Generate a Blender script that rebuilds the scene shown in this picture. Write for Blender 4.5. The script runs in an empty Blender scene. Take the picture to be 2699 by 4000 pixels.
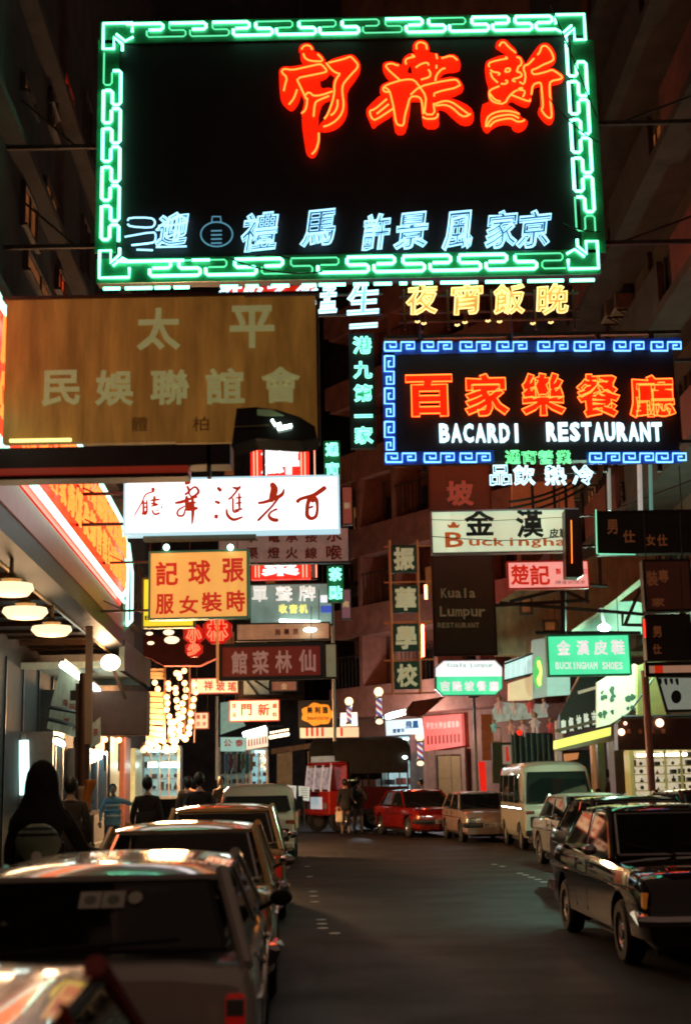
import bpy, math, random
from mathutils import Vector, Matrix
from mathutils.geometry import tessellate_polygon
random.seed(7)
C = bpy.context.scene.collection
SC = bpy.context.scene
R = math.radians
# ------------------------------------------------------------------ camera, world, exposure
F = 5312.0; PITCH = R(11.08); ROLL = R(1.1); CAMZ = 1.75
cam = bpy.data.cameras.new('camera'); camo = bpy.data.objects.new('camera', cam); C.objects.link(camo)
CM = Matrix.Rotation(math.pi/2 + PITCH, 3, 'X') @ Matrix.Rotation(-ROLL, 3, 'Z')
camo.matrix_world = Matrix.Translation((0, 0, CAMZ)) @ CM.to_4x4()
cam.sensor_fit = 'VERTICAL'; cam.sensor_height = 36; cam.lens = 36*F/4000
cam.clip_start = 0.05; cam.clip_end = 600
cam.dof.use_dof = True; cam.dof.focus_distance = 25; cam.dof.aperture_fstop = 1.9; cam.dof.aperture_blades = 7
SC.camera = camo
w = bpy.data.worlds.new('World'); SC.world = w; w.use_nodes = True
bg = w.node_tree.nodes['Background']
sky = w.node_tree.nodes.new('ShaderNodeTexSky'); sky.sky_type = 'NISHITA'; sky.sun_disc = False
sky.sun_elevation = R(-3); sky.sun_rotation = R(200)
mixn = w.node_tree.nodes.new('ShaderNodeMix'); mixn.data_type = 'RGBA'; mixn.inputs[0].default_value = 0.9
w.node_tree.links.new(sky.outputs[0], mixn.inputs[6]); mixn.inputs[7].default_value = (0.30, 0.17, 0.12, 1)  # city glow on low cloud
w.node_tree.links.new(mixn.outputs[2], bg.inputs[0]); bg.inputs[1].default_value = 0.20
SC.view_settings.view_transform = 'Standard'; SC.view_settings.look = 'None'
SC.view_settings.exposure = 0.2; SC.view_settings.gamma = 1
SC.cycles.use_denoising = True; SC.cycles.max_bounces = 5; SC.cycles.diffuse_bounces = 2; SC.cycles.glossy_bounces = 3
SC.cycles.transparent_max_bounces = 12
SC.cycles.sample_clamp_indirect = 4; SC.cycles.sample_clamp_direct = 0; SC.cycles.filter_width = 1.9
SC.cycles.caustics_reflective = False; SC.cycles.caustics_refractive = False

# ------------------------------------------------------------------ projection of photo pixels onto real planes
CP = Vector((0, 0, CAMZ))
def ray(px, py):
    return CM @ Vector(((px-1349.5)/F, (2000-py)/F, -1))
def W(px, py, Y):
    d = ray(px, py); return CP + d*(Y/d.y)
def onz(px, py, z):
    d = ray(px, py); return CP + d*((z-CAMZ)/d.z)

# ------------------------------------------------------------------ materials
MATS = {}
def mat(name, col, rough=.6, metal=0, emit=None, es=0, noise=.25, scale=4, coat=0, alpha=1, spec=.5, bump=0, trans=0, stretch=None, evar=0):
    if name in MATS: return MATS[name]
    m = bpy.data.materials.new(name); m.use_nodes = True; nt = m.node_tree; b = nt.nodes['Principled BSDF']
    c4 = (*col, 1)
    b.inputs['Base Color'].default_value = c4
    b.inputs['Roughness'].default_value = rough; b.inputs['Metallic'].default_value = metal
    b.inputs['Specular IOR Level'].default_value = spec
    if coat: b.inputs['Coat Weight'].default_value = coat; b.inputs['Coat Roughness'].default_value = .04
    if alpha < 1: b.inputs['Alpha'].default_value = alpha
    if trans: b.inputs['Transmission Weight'].default_value = trans
    if noise or bump or evar:
        tc = nt.nodes.new('ShaderNodeTexCoord'); mp = nt.nodes.new('ShaderNodeMapping'); nz = nt.nodes.new('ShaderNodeTexNoise')
        nt.links.new(tc.outputs['Object'], mp.inputs[0]); nt.links.new(mp.outputs[0], nz.inputs[0])
        if stretch: mp.inputs['Scale'].default_value = stretch
        nz.inputs['Scale'].default_value = scale; nz.inputs['Detail'].default_value = 6; nz.inputs['Roughness'].default_value = .65
        if noise:
            mr = nt.nodes.new('ShaderNodeMapRange'); mr.inputs[1].default_value = .3; mr.inputs[2].default_value = .7
            mr.inputs[3].default_value = 1-noise; mr.inputs[4].default_value = 1+noise*.4
            nt.links.new(nz.outputs[0], mr.inputs[0])
            mx = nt.nodes.new('ShaderNodeVectorMath'); mx.operation = 'SCALE'; mx.inputs[0].default_value = col
            nt.links.new(mr.outputs[0], mx.inputs['Scale']); nt.links.new(mx.outputs[0], b.inputs['Base Color'])
        if bump:
            bp = nt.nodes.new('ShaderNodeBump'); bp.inputs['Strength'].default_value = bump; bp.inputs['Distance'].default_value = .02
            nt.links.new(nz.outputs[0], bp.inputs['Height']); nt.links.new(bp.outputs[0], b.inputs['Normal'])
        if emit and evar:
            mr2 = nt.nodes.new('ShaderNodeMapRange'); mr2.inputs[1].default_value = .3; mr2.inputs[2].default_value = .7
            mr2.inputs[3].default_value = es*(1-evar); mr2.inputs[4].default_value = es*(1+evar)
            nt.links.new(nz.outputs[0], mr2.inputs[0]); nt.links.new(mr2.outputs[0], b.inputs['Emission Strength'])
    if emit:
        b.inputs['Emission Color'].default_value = (*emit, 1)
        if not evar: b.inputs['Emission Strength'].default_value = es
    MATS[name] = m
    return m
def glow(name, col, s, evar=0, scale=3):       # a lit face or a lit tube
    return mat(name, tuple(min(.8, c*.8) for c in col), .5, 0, col, s, 0, scale, evar=evar)
def paint(name, col, rough=.22, metal=.25):
    return mat(name, col, rough, metal, noise=.06, scale=9, coat=1)

K_STEEL = mat('rusty steel', (.09, .055, .04), .6, .4, noise=.5, scale=6)
K_DARK = mat('dark metal', (.03, .028, .027), .5, .3, noise=.3)
K_BLACK = mat('black rubber', (.015, .015, .015), .7, 0, noise=.2)
K_CHROME = mat('chrome', (.75, .75, .75), .12, 1, noise=.05)
K_GALV = mat('galvanised steel', (.42, .40, .37), .45, .7, noise=.2)
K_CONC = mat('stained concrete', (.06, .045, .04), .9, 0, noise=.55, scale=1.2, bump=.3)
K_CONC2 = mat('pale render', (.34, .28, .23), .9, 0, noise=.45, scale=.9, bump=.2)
K_GLASS = mat('car glass', (.012, .014, .014), .03, 0, noise=0, alpha=.72, spec=.8)
K_PANE = mat('window pane', (.02, .02, .022), .06, 0, noise=.0, spec=.7)
K_TUBEW = glow('fluorescent tube', (.75, 1, .92), 9)
K_WARM = glow('warm bulb glass', (1, .66, .34), 14)

# ------------------------------------------------------------------ geometry helpers
class G:
    def __init__(s): s.v = []; s.f = []; s.m = []; s.cm = 0
    def add(s, vs, fs):
        o = len(s.v); s.v += [tuple(x) for x in vs]
        for f in fs: s.f.append(tuple(i+o for i in f)); s.m.append(s.cm)
        return s
    def box(s, x0, x1, y0, y1, z0, z1):
        vs = [(x, y, z) for z in (z0, z1) for y in (y0, y1) for x in (x0, x1)]
        return s.add(vs, [(0,2,3,1), (4,5,7,6), (0,1,5,4), (2,6,7,3), (0,4,6,2), (1,3,7,5)])
    def bbox(s, x0, x1, y0, y1, z0, z1, b=.01):      # box with chamfered vertical and horizontal edges
        if x0 > x1: x0, x1 = x1, x0
        if y0 > y1: y0, y1 = y1, y0
        b = min(b, (x1-x0)/2.1, (y1-y0)/2.1, (z1-z0)/2.1)
        vs = []
        for x, sx in ((x0, 1), (x1, -1)):
            for y, sy in ((y0, 1), (y1, -1)):
                for z, sz in ((z0, 1), (z1, -1)):
                    vs += [(x, y+sy*b, z+sz*b), (x+sx*b, y, z+sz*b), (x+sx*b, y+sy*b, z)]
        def c(i, j, k): return (i*4+j*2+k)*3
        fs = []
        for i in (0, 1): fs.append((c(i,0,0), c(i,1,0), c(i,1,1), c(i,0,1)))
        for j in (0, 1): fs.append((c(0,j,0)+1, c(1,j,0)+1, c(1,j,1)+1, c(0,j,1)+1))
        for k in (0, 1): fs.append((c(0,0,k)+2, c(1,0,k)+2, c(1,1,k)+2, c(0,1,k)+2))
        for i in (0, 1):
            for j in (0, 1): fs.append((c(i,j,0), c(i,j,0)+1, c(i,j,1)+1, c(i,j,1)))
            for k in (0, 1): fs.append((c(i,0,k), c(i,0,k)+2, c(i,1,k)+2, c(i,1,k)))
        for j in (0, 1):
            for k in (0, 1): fs.append((c(0,j,k)+1, c(0,j,k)+2, c(1,j,k)+2, c(1,j,k)+1))
        for i in (0, 1):
            for j in (0, 1):
                for k in (0, 1): fs.append((c(i,j,k), c(i,j,k)+1, c(i,j,k)+2))
        return s.add(vs, fs)
    def quad(s, a, b, c, d): return s.add([a, b, c, d], [(0, 1, 2, 3)])
    def bar(s, p, q, wx=.02, wy=None):
        wy = wy or wx; p = Vector(p); q = Vector(q); d = (q-p)
        if d.length < 1e-6: return s
        d.normalize(); up = Vector((0, 0, 1)) if abs(d.z) < .95 else Vector((0, 1, 0))
        a = d.cross(up).normalized(); b = a.cross(d)
        vs = [pt + a*sx*wx/2 + b*sy*wy/2 for pt in (p, q) for sx, sy in ((-1,-1), (1,-1), (1,1), (-1,1))]
        return s.add(vs, [(0,1,2,3), (7,6,5,4), (0,4,5,1), (1,5,6,2), (2,6,7,3), (3,7,4,0)])
    def tube(s, pts, r=.01, n=6, closed=False, rs=None):
        P = [Vector(p) for p in pts]
        Q = [P[0]]
        for p in P[1:]:
            if (p-Q[-1]).length > 1e-4: Q.append(p)
        P = Q; L = len(P)
        if L < 2: return s
        vs = []
        for i, p in enumerate(P):
            if closed: t = (P[(i+1) % L]-P[i-1])
            else: t = P[min(i+1, L-1)]-P[max(i-1, 0)]
            if t.length < 1e-7: t = Vector((0, 0, 1))
            t.normalize(); up = Vector((0, 1, 0)) if abs(t.y) < .9 else Vector((0, 0, 1))
            a = t.cross(up).normalized(); b = a.cross(t); rr = rs[i] if rs else r
            vs += [p + (a*math.cos(k*2*math.pi/n)+b*math.sin(k*2*math.pi/n))*rr for k in range(n)]
        fs = []
        for i in range(L if closed else L-1):
            j = (i+1) % L
            for k in range(n): fs.append((i*n+k, i*n+(k+1) % n, j*n+(k+1) % n, j*n+k))
        if not closed: fs += [tuple(range(n))[::-1], tuple((L-1)*n+k for k in range(n))]
        return s.add(vs, fs)
    def lathe(s, prof, n=14, M=None, cap=True):      # prof: (r, z)
        vs = []; L = len(prof)
        for r_, z_ in prof:
            for k in range(n):
                a = 2*math.pi*k/n; v = Vector((r_*math.cos(a), r_*math.sin(a), z_)); vs.append(M @ v if M else v)
        fs = [(i*n+k, i*n+(k+1) % n, (i+1)*n+(k+1) % n, (i+1)*n+k) for i in range(L-1) for k in range(n)]
        if cap: fs += [tuple(range(n))[::-1], tuple((L-1)*n+k for k in range(n))]
        return s.add(vs, fs)
    def ball(s, c, r, n=10, sc=(1, 1, 1), lim=None):
        m = n//2+1; vs = []
        for i in range(m+1):
            t = math.pi*i/m
            for k in range(n):
                a = 2*math.pi*k/n
                vs.append((c[0]+r*sc[0]*math.sin(t)*math.cos(a), c[1]+r*sc[1]*math.sin(t)*math.sin(a), c[2]+r*sc[2]*math.cos(t)))
        return s.add(vs, [(i*n+k, i*n+(k+1) % n, (i+1)*n+(k+1) % n, (i+1)*n+k) for i in range(m) for k in range(n)])
    def prism(s, poly, w0, w1, mp=None):      # 2D polygon in the board plane, from w0 (back) to w1 (front)
        mp = mp or (lambda u, v, w: (u, -w, v))
        n = len(poly)
        vs = [mp(u, v, w1) for u, v in poly] + [mp(u, v, w0) for u, v in poly]
        tr = tessellate_polygon([[Vector((u, v, 0)) for u, v in poly]])
        fs = [tuple(t) for t in tr] + [(i, (i+1) % n, (i+1) % n+n, i+n) for i in range(n)]
        return s.add(vs, fs)

def mesh_of(name, g, mats, smooth=False):
    me = bpy.data.meshes.new(name); me.from_pydata(g.v, [], g.f)
    mats = mats if isinstance(mats, (list, tuple)) else [mats]
    for m in mats: me.materials.append(m)
    if len(mats) > 1: me.polygons.foreach_set('material_index', g.m)
    if smooth:
        me.polygons.foreach_set('use_smooth', [True]*len(me.polygons))
        if smooth != 'all':
            try: me.set_sharp_from_angle(angle=R(38))
            except Exception: pass
    me.update()
    return me
def link(name, me, parent=None, loc=(0, 0, 0), rot=None):
    o = bpy.data.objects.new(name, me); C.objects.link(o)
    if parent: o.parent = parent
    o.location = loc
    if rot: o.rotation_euler = rot
    return o
def part(name, g, m, parent, smooth=False, label=None):
    o = link(name, mesh_of(name, g, m, smooth), parent)
    if label: o['label'] = label
    return o
def thing(name, label, cat, loc=(0, 0, 0), yaw=0, group=None):
    o = bpy.data.objects.new(name, None); C.objects.link(o); o.location = loc; o.rotation_euler = (0, 0, yaw)
    o.empty_display_size = .2
    o['label'] = label; o['category'] = cat
    if group: o['group'] = group
    return o
def solo(name, g, m, label, cat, group=None, smooth=False, loc=None):
    if loc is not None:
        L = Vector(loc); g.v = [(v[0]-L.x, v[1]-L.y, v[2]-L.z) for v in g.v]
    o = link(name, mesh_of(name, g, m, smooth), None, loc or (0, 0, 0)); o['label'] = label; o['category'] = cat
    if group: o['group'] = group
    return o
def struct(name, g, m, smooth=False):
    o = link(name, mesh_of(name, g, m, smooth)); o['kind'] = 'structure'; return o

# ------------------------------------------------------------------ glyphs from Blender's built-in lettering
_cu = bpy.data.curves.new('glyph_source', 'FONT'); _ob = bpy.data.objects.new('glyph_source', _cu); C.objects.link(_ob)
_cu.resolution_u = 2; _cu.fill_mode = 'FRONT'
GL = {}
def glyph(ch, off=0.0, shear=0.0):
    """outline and fill of one character; off thickens every stroke outwards (em units)"""
    key = (ch, off)
    if key in GL: return GL[key]
    _cu.body = ch
    bpy.context.view_layer.update()
    dg = bpy.context.evaluated_depsgraph_get(); ev = _ob.evaluated_get(dg); me = ev.to_mesh()
    vs = [(v.co.x, v.co.y) for v in me.vertices]; fs = [tuple(p.vertices) for p in me.polygons]
    ev.to_mesh_clear()
    idx = {}; mp = []; uv = []
    for x, y in vs:
        k = (round(x, 4), round(y, 4))
        if k not in idx: idx[k] = len(uv); uv.append((x, y))
        mp.append(idx[k])
    fs = [tuple(mp[i] for i in f) for f in fs]; fs = [f for f in fs if len(set(f)) == len(f)]
    tot = sum(uv[f[i]][0]*uv[f[(i+1) % len(f)]][1]-uv[f[(i+1) % len(f)]][0]*uv[f[i]][1] for f in fs for i in range(len(f)))
    F2 = fs if tot >= 0 else [f[::-1] for f in fs]
    fs = F2; cnt = {}
    for f in fs:
        for i in range(len(f)):
            a, b = f[i], f[(i+1) % len(f)]; cnt.setdefault((min(a, b), max(a, b)), []).append((a, b))
    be = [e[0] for e in cnt.values() if len(e) == 1]
    nxt = {}
    for a, b in be: nxt.setdefault(a, []).append(b)
    loops = []; be2 = []
    while nxt:
        a = next(iter(nxt)); lp = [a]; cur = a
        while cur in nxt:
            b = nxt[cur].pop()
            if not nxt[cur]: del nxt[cur]
            if b == a: break
            lp.append(b); cur = b
        if len(lp) < 3: continue
        if off <= 0:
            loops.append([uv[i] for i in lp]); be2 += [(lp[i], lp[(i+1) % len(lp)]) for i in range(len(lp))]; continue
        n = len(lp); o = len(uv); ring = []
        for i in range(n):
            p0, p1, p2 = uv[lp[i-1]], uv[lp[i]], uv[lp[(i+1) % n]]
            d1 = Vector((p1[0]-p0[0], p1[1]-p0[1])); d2 = Vector((p2[0]-p1[0], p2[1]-p1[1]))
            if d1.length < 1e-6 or d2.length < 1e-6: ring.append(p1); continue
            d1.normalize(); d2.normalize(); n1 = Vector((d1.y, -d1.x)); n2 = Vector((d2.y, -d2.x)); m = n1+n2
            m = n1 if m.length < .3 else m.normalized(); k = min(1.5, 1/max(.4, m.dot(n1)))
            ring.append((p1[0]+m.x*off*k, p1[1]+m.y*off*k))
        uv += ring; loops.append(ring)
        for i in range(n):
            j = (i+1) % n; fs.append((lp[i], o+i, o+j, lp[j])); be2.append((o+i, o+j))
    xs = [p[0] for p in uv] or [0, 1]; ys = [p[1] for p in uv] or [0, 1]
    GL[key] = (uv, fs, be2, loops, (min(xs), min(ys), max(xs), max(ys)))
    return GL[key]

class Board:
    """A flat upright plane in the street that photo pixels are projected on; local x runs along it, local z up, -y outward."""
    def __init__(s, px, py, Y=None, yaw=0, P=None, yb=None):
        s.yaw = yaw; s.P = Vector(P) if P is not None else W(px, py, Y)
        s.U = Vector((math.cos(yaw), math.sin(yaw), 0)); s.N = Vector((math.sin(yaw), -math.cos(yaw), 0))
        s.O = s.P.copy()
        if yb is not None:
            u, v = s.uv(px, yb); s.O = s.P + Vector((0, 0, v))
    def uv(s, px, py, w=0):
        d = ray(px, py); t = (s.P + s.N*w - CP).dot(s.N)/d.dot(s.N)
        q = CP + d*t - s.O
        return q.dot(s.U), q.z
    def root(s, name, label, cat, group=None):
        return thing(name, label, cat, s.O, s.yaw, group)
    def rect(s, x0, y0, x1, y1, w=0):
        cy = (y0+y1)/2; cx = (x0+x1)/2
        return s.uv(x0, cy, w)[0], s.uv(x1, cy, w)[0], s.uv(cx, y1, w)[1], s.uv(cx, y0, w)[1]
    def box(s, g, x0, y0, x1, y1, w0, w1, b=0):
        a, c, z0, z1 = s.rect(x0, y0, x1, y1, w1)
        return g.bbox(a, c, -w1, -w0, z0, z1, b) if b else g.box(a, c, -w1, -w0, z0, z1)
    def frame(s, g, x0, y0, x1, y1, t, w0, w1):
        a, c, z0, z1 = s.rect(x0, y0, x1, y1, w1)
        g.box(a, c, -w1, -w0, z1-t, z1); g.box(a, c, -w1, -w0, z0, z0+t)
        g.box(a, a+t, -w1, -w0, z0+t, z1-t); g.box(c-t, c, -w1, -w0, z0+t, z1-t); return g
    def char(s, g, ch, cx, cy, wd, ht, w0, w1, off=0.0, fit=True, jit=0):
        uv, fs, be, lp, bb = glyph(ch, off)
        a, c, z0, z1 = s.rect(cx-wd/2, cy-ht/2, cx+wd/2, cy+ht/2, w1)
        sx = (c-a)/max(.01, bb[2]-bb[0]); sy = (z1-z0)/max(.01, bb[3]-bb[1])
        if not fit or ch in '一': sy = sx if ch in '一' else min(sx, sy)
        mx = (bb[0]+bb[2])/2; my = (bb[1]+bb[3])/2; ux = (a+c)/2; vz = (z0+z1)/2
        def T(p):
            x = (p[0]-mx)*sx; y = (p[1]-my)*sy
            if jit: x, y = x*(1+jit*y) + jit*.6*y, y + jit*.5*x + jit*.35*math.sin(x*7/(c-a))*(z1-z0)*.3
            return ux+x, vz+y
        n = len(uv); q = [T(p) for p in uv]
        vs = [(u, -w1, v) for u, v in q] + [(u, -w0, v) for u, v in q]
        g.add(vs, list(fs) + [(a_, b_, b_+n, a_+n) for a_, b_ in be])
        return T, lp
    def neon_char(s, g, ch, cx, cy, wd, ht, w, r=.012, off=0.0, n=5, step=.03, jit=0):
        uv, fs, be, lps, bb = glyph(ch, off)
        a, c, z0, z1 = s.rect(cx-wd/2, cy-ht/2, cx+wd/2, cy+ht/2, w)
        sx = (c-a)/max(.01, bb[2]-bb[0]); sy = (z1-z0)/max(.01, bb[3]-bb[1])
        if ch == '一': sy = sx
        mx = (bb[0]+bb[2])/2; my = (bb[1]+bb[3])/2; ux = (a+c)/2; vz = (z0+z1)/2
        step = min(step, (c-a)*.07)
        for lp in lps:
            Q = []
            for p in lp:
                x = (p[0]-mx)*sx; y = (p[1]-my)*sy
                if jit: x, y = x+jit*y, y+jit*.6*x
                q = (ux+x, -w, vz+y)
                if not Q or math.hypot(q[0]-Q[-1][0], q[2]-Q[-1][2]) > step: Q.append(q)
            if len(Q) > 2: g.tube(Q, r, n, True)
    def line(s, g, pts, w, r, n=6, closed=False):
        P = []
        for p in pts:
            u, v = s.uv(p[0], p[1], w); P.append((u, -w, v))
        return g.tube(P, r, n, closed)
    def poly(s, g, pts, w0, w1):
        return g.prism([s.uv(x, y, w1) for x, y in pts], w0, w1)
    def brush(s, g, st, w0, w1):      # brush stroke: (px, py, width px)
        L = []; Rr = []
        pts = []
        for i in range(len(st)-1):
            for k in range(4):
                t = k/4; a = st[max(i-1, 0)]; b = st[i]; c = st[i+1]; d = st[min(i+2, len(st)-1)]
                pts.append(tuple(.5*((2*b[j])+(-a[j]+c[j])*t+(2*a[j]-5*b[j]+4*c[j]-d[j])*t*t+(-a[j]+3*b[j]-3*c[j]+d[j])*t**3) for j in range(3)))
        pts.append(st[-1])
        n = len(pts)
        for i, (x, y, wd) in enumerate(pts):
            x0, y0, _ = pts[max(i-1, 0)]; x1, y1, _ = pts[min(i+1, n-1)]; dx, dy = x1-x0, y1-y0; l = math.hypot(dx, dy) or 1
            nx, ny = -dy/l, dx/l; e = .5 if 0 < i < n-1 else .3
            L.append(s.uv(x+nx*wd*e, y+ny*wd*e, w1)); Rr.append(s.uv(x-nx*wd*e, y-ny*wd*e, w1))
        vs = [(u, -w1, v) for u, v in L+Rr] + [(u, -w0, v) for u, v in L+Rr]
        fs = []
        for i in range(n-1):
            fs.append((i, i+1, n+i+1, n+i)); fs.append((i, i+1, 2*n+i+1, 2*n+i)); fs.append((n+i, n+i+1, 3*n+i+1, 3*n+i))
        g.add(vs, fs)
# ------------------------------------------------------------------ street surfaces
def nodes_asphalt():
    m = mat('asphalt', (.024, .019, .016), .5, 0, noise=.8, scale=14, spec=.35)
    nt = m.node_tree; b = nt.nodes['Principled BSDF']
    n = nt.nodes.new('ShaderNodeTexNoise'); n.inputs['Scale'].default_value = 140; n.inputs['Detail'].default_value = 4
    tc = nt.nodes.new('ShaderNodeTexCoord'); nt.links.new(tc.outputs['Object'], n.inputs[0])
    bp = nt.nodes.new('ShaderNodeBump'); bp.inputs['Strength'].default_value = .7; bp.inputs['Distance'].default_value = .01
    nt.links.new(n.outputs[0], bp.inputs['Height']); nt.links.new(bp.outputs[0], b.inputs['Normal'])
    n2 = nt.nodes.new('ShaderNodeTexNoise'); n2.inputs['Scale'].default_value = .8; nt.links.new(tc.outputs['Object'], n2.inputs[0])
    mr = nt.nodes.new('ShaderNodeMapRange'); mr.inputs[1].default_value = .35; mr.inputs[2].default_value = .65; mr.inputs[3].default_value = .55; mr.inputs[4].default_value = .68
    nt.links.new(n2.outputs[0], mr.inputs[0]); nt.links.new(mr.outputs[0], b.inputs['Roughness'])
    return m
ASPH = nodes_asphalt()
def add_repairs(m):
    nt = m.node_tree; b = nt.nodes['Principled BSDF']; src = b.inputs['Base Color'].links[0].from_socket
    tc = nt.nodes.new('ShaderNodeTexCoord'); vo = nt.nodes.new('ShaderNodeTexVoronoi'); vo.feature = 'DISTANCE_TO_EDGE'; vo.inputs['Scale'].default_value = .22
    nz = nt.nodes.new('ShaderNodeTexNoise'); nz.inputs['Scale'].default_value = 1.3; mx = nt.nodes.new('ShaderNodeMix'); mx.data_type = 'RGBA'; mx.inputs[0].default_value = .12
    nt.links.new(tc.outputs['Object'], mx.inputs[6]); nt.links.new(tc.outputs['Object'], nz.inputs[0]); nt.links.new(nz.outputs[1], mx.inputs[7]); nt.links.new(mx.outputs[2], vo.inputs[0])
    mr = nt.nodes.new('ShaderNodeMapRange'); mr.inputs[1].default_value = 0; mr.inputs[2].default_value = .012; mr.inputs[3].default_value = .35; mr.inputs[4].default_value = 1
    v2 = nt.nodes.new('ShaderNodeTexVoronoi'); v2.inputs['Scale'].default_value = .22; nt.links.new(mx.outputs[2], v2.inputs[0])
    mr2 = nt.nodes.new('ShaderNodeMapRange'); mr2.inputs[3].default_value = .75; mr2.inputs[4].default_value = 1.25; sp = nt.nodes.new('ShaderNodeSeparateColor'); nt.links.new(v2.outputs['Color'], sp.inputs[0]); nt.links.new(sp.outputs[0], mr2.inputs[0])
    nt.links.new(vo.outputs[0], mr.inputs[0]); mu = nt.nodes.new('ShaderNodeMath'); mu.operation = 'MULTIPLY'; nt.links.new(mr.outputs[0], mu.inputs[0]); nt.links.new(mr2.outputs[0], mu.inputs[1])
    sc = nt.nodes.new('ShaderNodeVectorMath'); sc.operation = 'SCALE'; nt.links.new(src, sc.inputs[0]); nt.links.new(mu.outputs[0], sc.inputs['Scale']); nt.links.new(sc.outputs[0], b.inputs['Base Color'])
add_repairs(ASPH)
g = G(); g.quad((-60, -30, 0), (60, -30, 0), (60, 140, 0), (-60, 140, 0)); struct('road', g, ASPH)
PAVE = mat('worn paving', (.13, .115, .10), .7, 0, noise=.4, scale=1.5)
def lx(d): return -2.45-.045*d          # left kerb line
def rx(d): return 4.55+.06*d if d < 36 else 6.7
g = G()
P = [(lx(-5), -5), (lx(48), 48), (-12, 56), (-30, 56), (-30, -5)]
g.prism(P, -.1, .125, lambda u, v, w: (u, v, w)); struct('pavement_left', g, PAVE)
g = G()
P = [(rx(-5), -5), (30, -5), (30, 54), (5.0, 54.5), (0.6, 60), (-.6, 59), (3.9, 48.4), (6.2, 44.5), (rx(36), 36)]
g.prism(P, -.1, .13, lambda u, v, w: (u, v, w)); struct('pavement_right', g, PAVE)
KERB = mat('kerb stone', (.30, .28, .25), .8, noise=.3, scale=3)
def kerb(name, pts):
    g = G()
    for a, b in zip(pts, pts[1:]):
        a = Vector((*a, 0)); b = Vector((*b, 0)); n = max(1, int((b-a).length/1.0)); d = (b-a).normalized(); s = Vector((-d.y, d.x, 0))
        for i in range(n):
            p = a+(b-a)*(i/n)+d*.006; q = a+(b-a)*((i+1)/n)-d*.006
            vs = [p-s*.075, p+s*.075, q+s*.075, q-s*.075]
            g.add([(v.x, v.y, -.05) for v in vs]+[(v.x, v.y, .14) for v in vs], [(0,1,2,3), (4,7,6,5), (0,4,5,1), (1,5,6,2), (2,6,7,3), (3,7,4,0)])
    struct(name, g, KERB)
kerb('kerb_left', [(lx(-5)+.08, -5), (lx(48)+.08, 48)])
kerb('kerb_right', [(rx(-5)-.08, -5), (rx(36)-.08, 36), (6.12, 44.45), (3.85, 48.3), (-.6, 58.8)])
# painted dashes of the parking bays
WHT = mat('road paint', (.62, .62, .6), .6, noise=.45, scale=14)
marks = [(1201,3384), (1210,3424), (1223,3482), (1226,3500), (1230,3522), (1255,3592), (1258,3608), (1261,3625), (1308,3645),
         (1192,3345), (1930,3376), (1962,3384), (2030,3411), (2052,3418), (2075,3427), (2100,3435), (2124,3445)]
me0 = None
for i, (x, y) in enumerate(marks):
    p = onz(x, y, .004)
    if me0 is None:
        g = G(); n = 10; g.add([(.065*math.cos(2*math.pi*k/n)*(1+.15*(k % 2)), .11*math.sin(2*math.pi*k/n), 0) for k in range(n)], [tuple(range(n))]); me0 = mesh_of('road_stud_dash', g, WHT)
    o = link('bay_marking', me0, None, p, (0, 0, .04)); o['kind'] = 'structure'

# ------------------------------------------------------------------ buildings
GLOW_RED = mat('red curtain glow', (.3, .05, .02), .8, emit=(1, .10, .02), es=.45, evar=.35, noise=0)
GLOW_DIM = mat('dim curtain glow', (.25, .1, .04), .8, emit=(1, .30, .08), es=.10, evar=.5, noise=0)
GLOW_HOT = glow('bright red curtain', (1, .03, .01), .9, .2)
K_FRAME = mat('window frame paint', (.10, .08, .07), .5, .1, noise=.3)
def window(bd, root, x0, y0, x1, y1, pane, w=.0, bars=1, tr=.05):
    g = G(); bd.frame(g, x0, y0, x1, y1, tr, w, w+.09)
    a, c, z0, z1 = bd.rect(x0, y0, x1, y1, w+.06)
    for i in range(1, bars+1):
        t = a+(c-a)*i/(bars+1); g.box(t-.02, t+.02, -w-.075, -w-.01, z0+tr, z1-tr)
    f = part('window', g, K_FRAME, root)
    g = G(); g.box(a+tr*.9, c-tr*.9, -w-.035, -w-.012, z0+tr*.9, z1-tr*.9); part('pane', g, pane, f)
    return f
def block(name, label, poly, h, m):
    """building mass from a ground outline, rooted at its first corner"""
    x0, y0 = poly[0]; r = thing(name, label, 'building', (x0, y0, 0))
    g = G(); g.prism([(x-x0, y-y0) for x, y in poly], -.2, h, lambda u, v, w: (u, v, w)); part('wall', g, m, r)
    return r
def along(r, bd):
    """places a board-aligned child frame under a building: returns a wrapper root for parts"""
    e = bd
    return e
class Sub:
    """lets parts drawn on a Board be parented to a building root"""
    def __init__(s, bd, root): s.bd = bd; s.root = root
LF = Board(200, 3000, P=(-4.8-.045*25, 25, 0), yaw=R(92.6))
RF = Board(2300, 3000, P=(8, 30, 0), yaw=R(-90))
RB = Board(1800, 3000, P=(8, 51, 0), yaw=math.atan2(-11, 7.7))
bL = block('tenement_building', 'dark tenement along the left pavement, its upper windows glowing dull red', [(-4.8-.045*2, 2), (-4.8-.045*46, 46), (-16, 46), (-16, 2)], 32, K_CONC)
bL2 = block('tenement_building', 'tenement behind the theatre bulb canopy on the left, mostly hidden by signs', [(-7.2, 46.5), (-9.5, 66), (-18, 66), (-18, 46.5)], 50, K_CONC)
bR = block('tenement_building', 'greenish stained tenement over the shoe shop and restaurant on the right', [(8, 18), (22, 18), (22, 51), (8, 51)], 36, mat('greenish render', (.09, .065, .05), .9, noise=.5, scale=.8, bump=.2))
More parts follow.
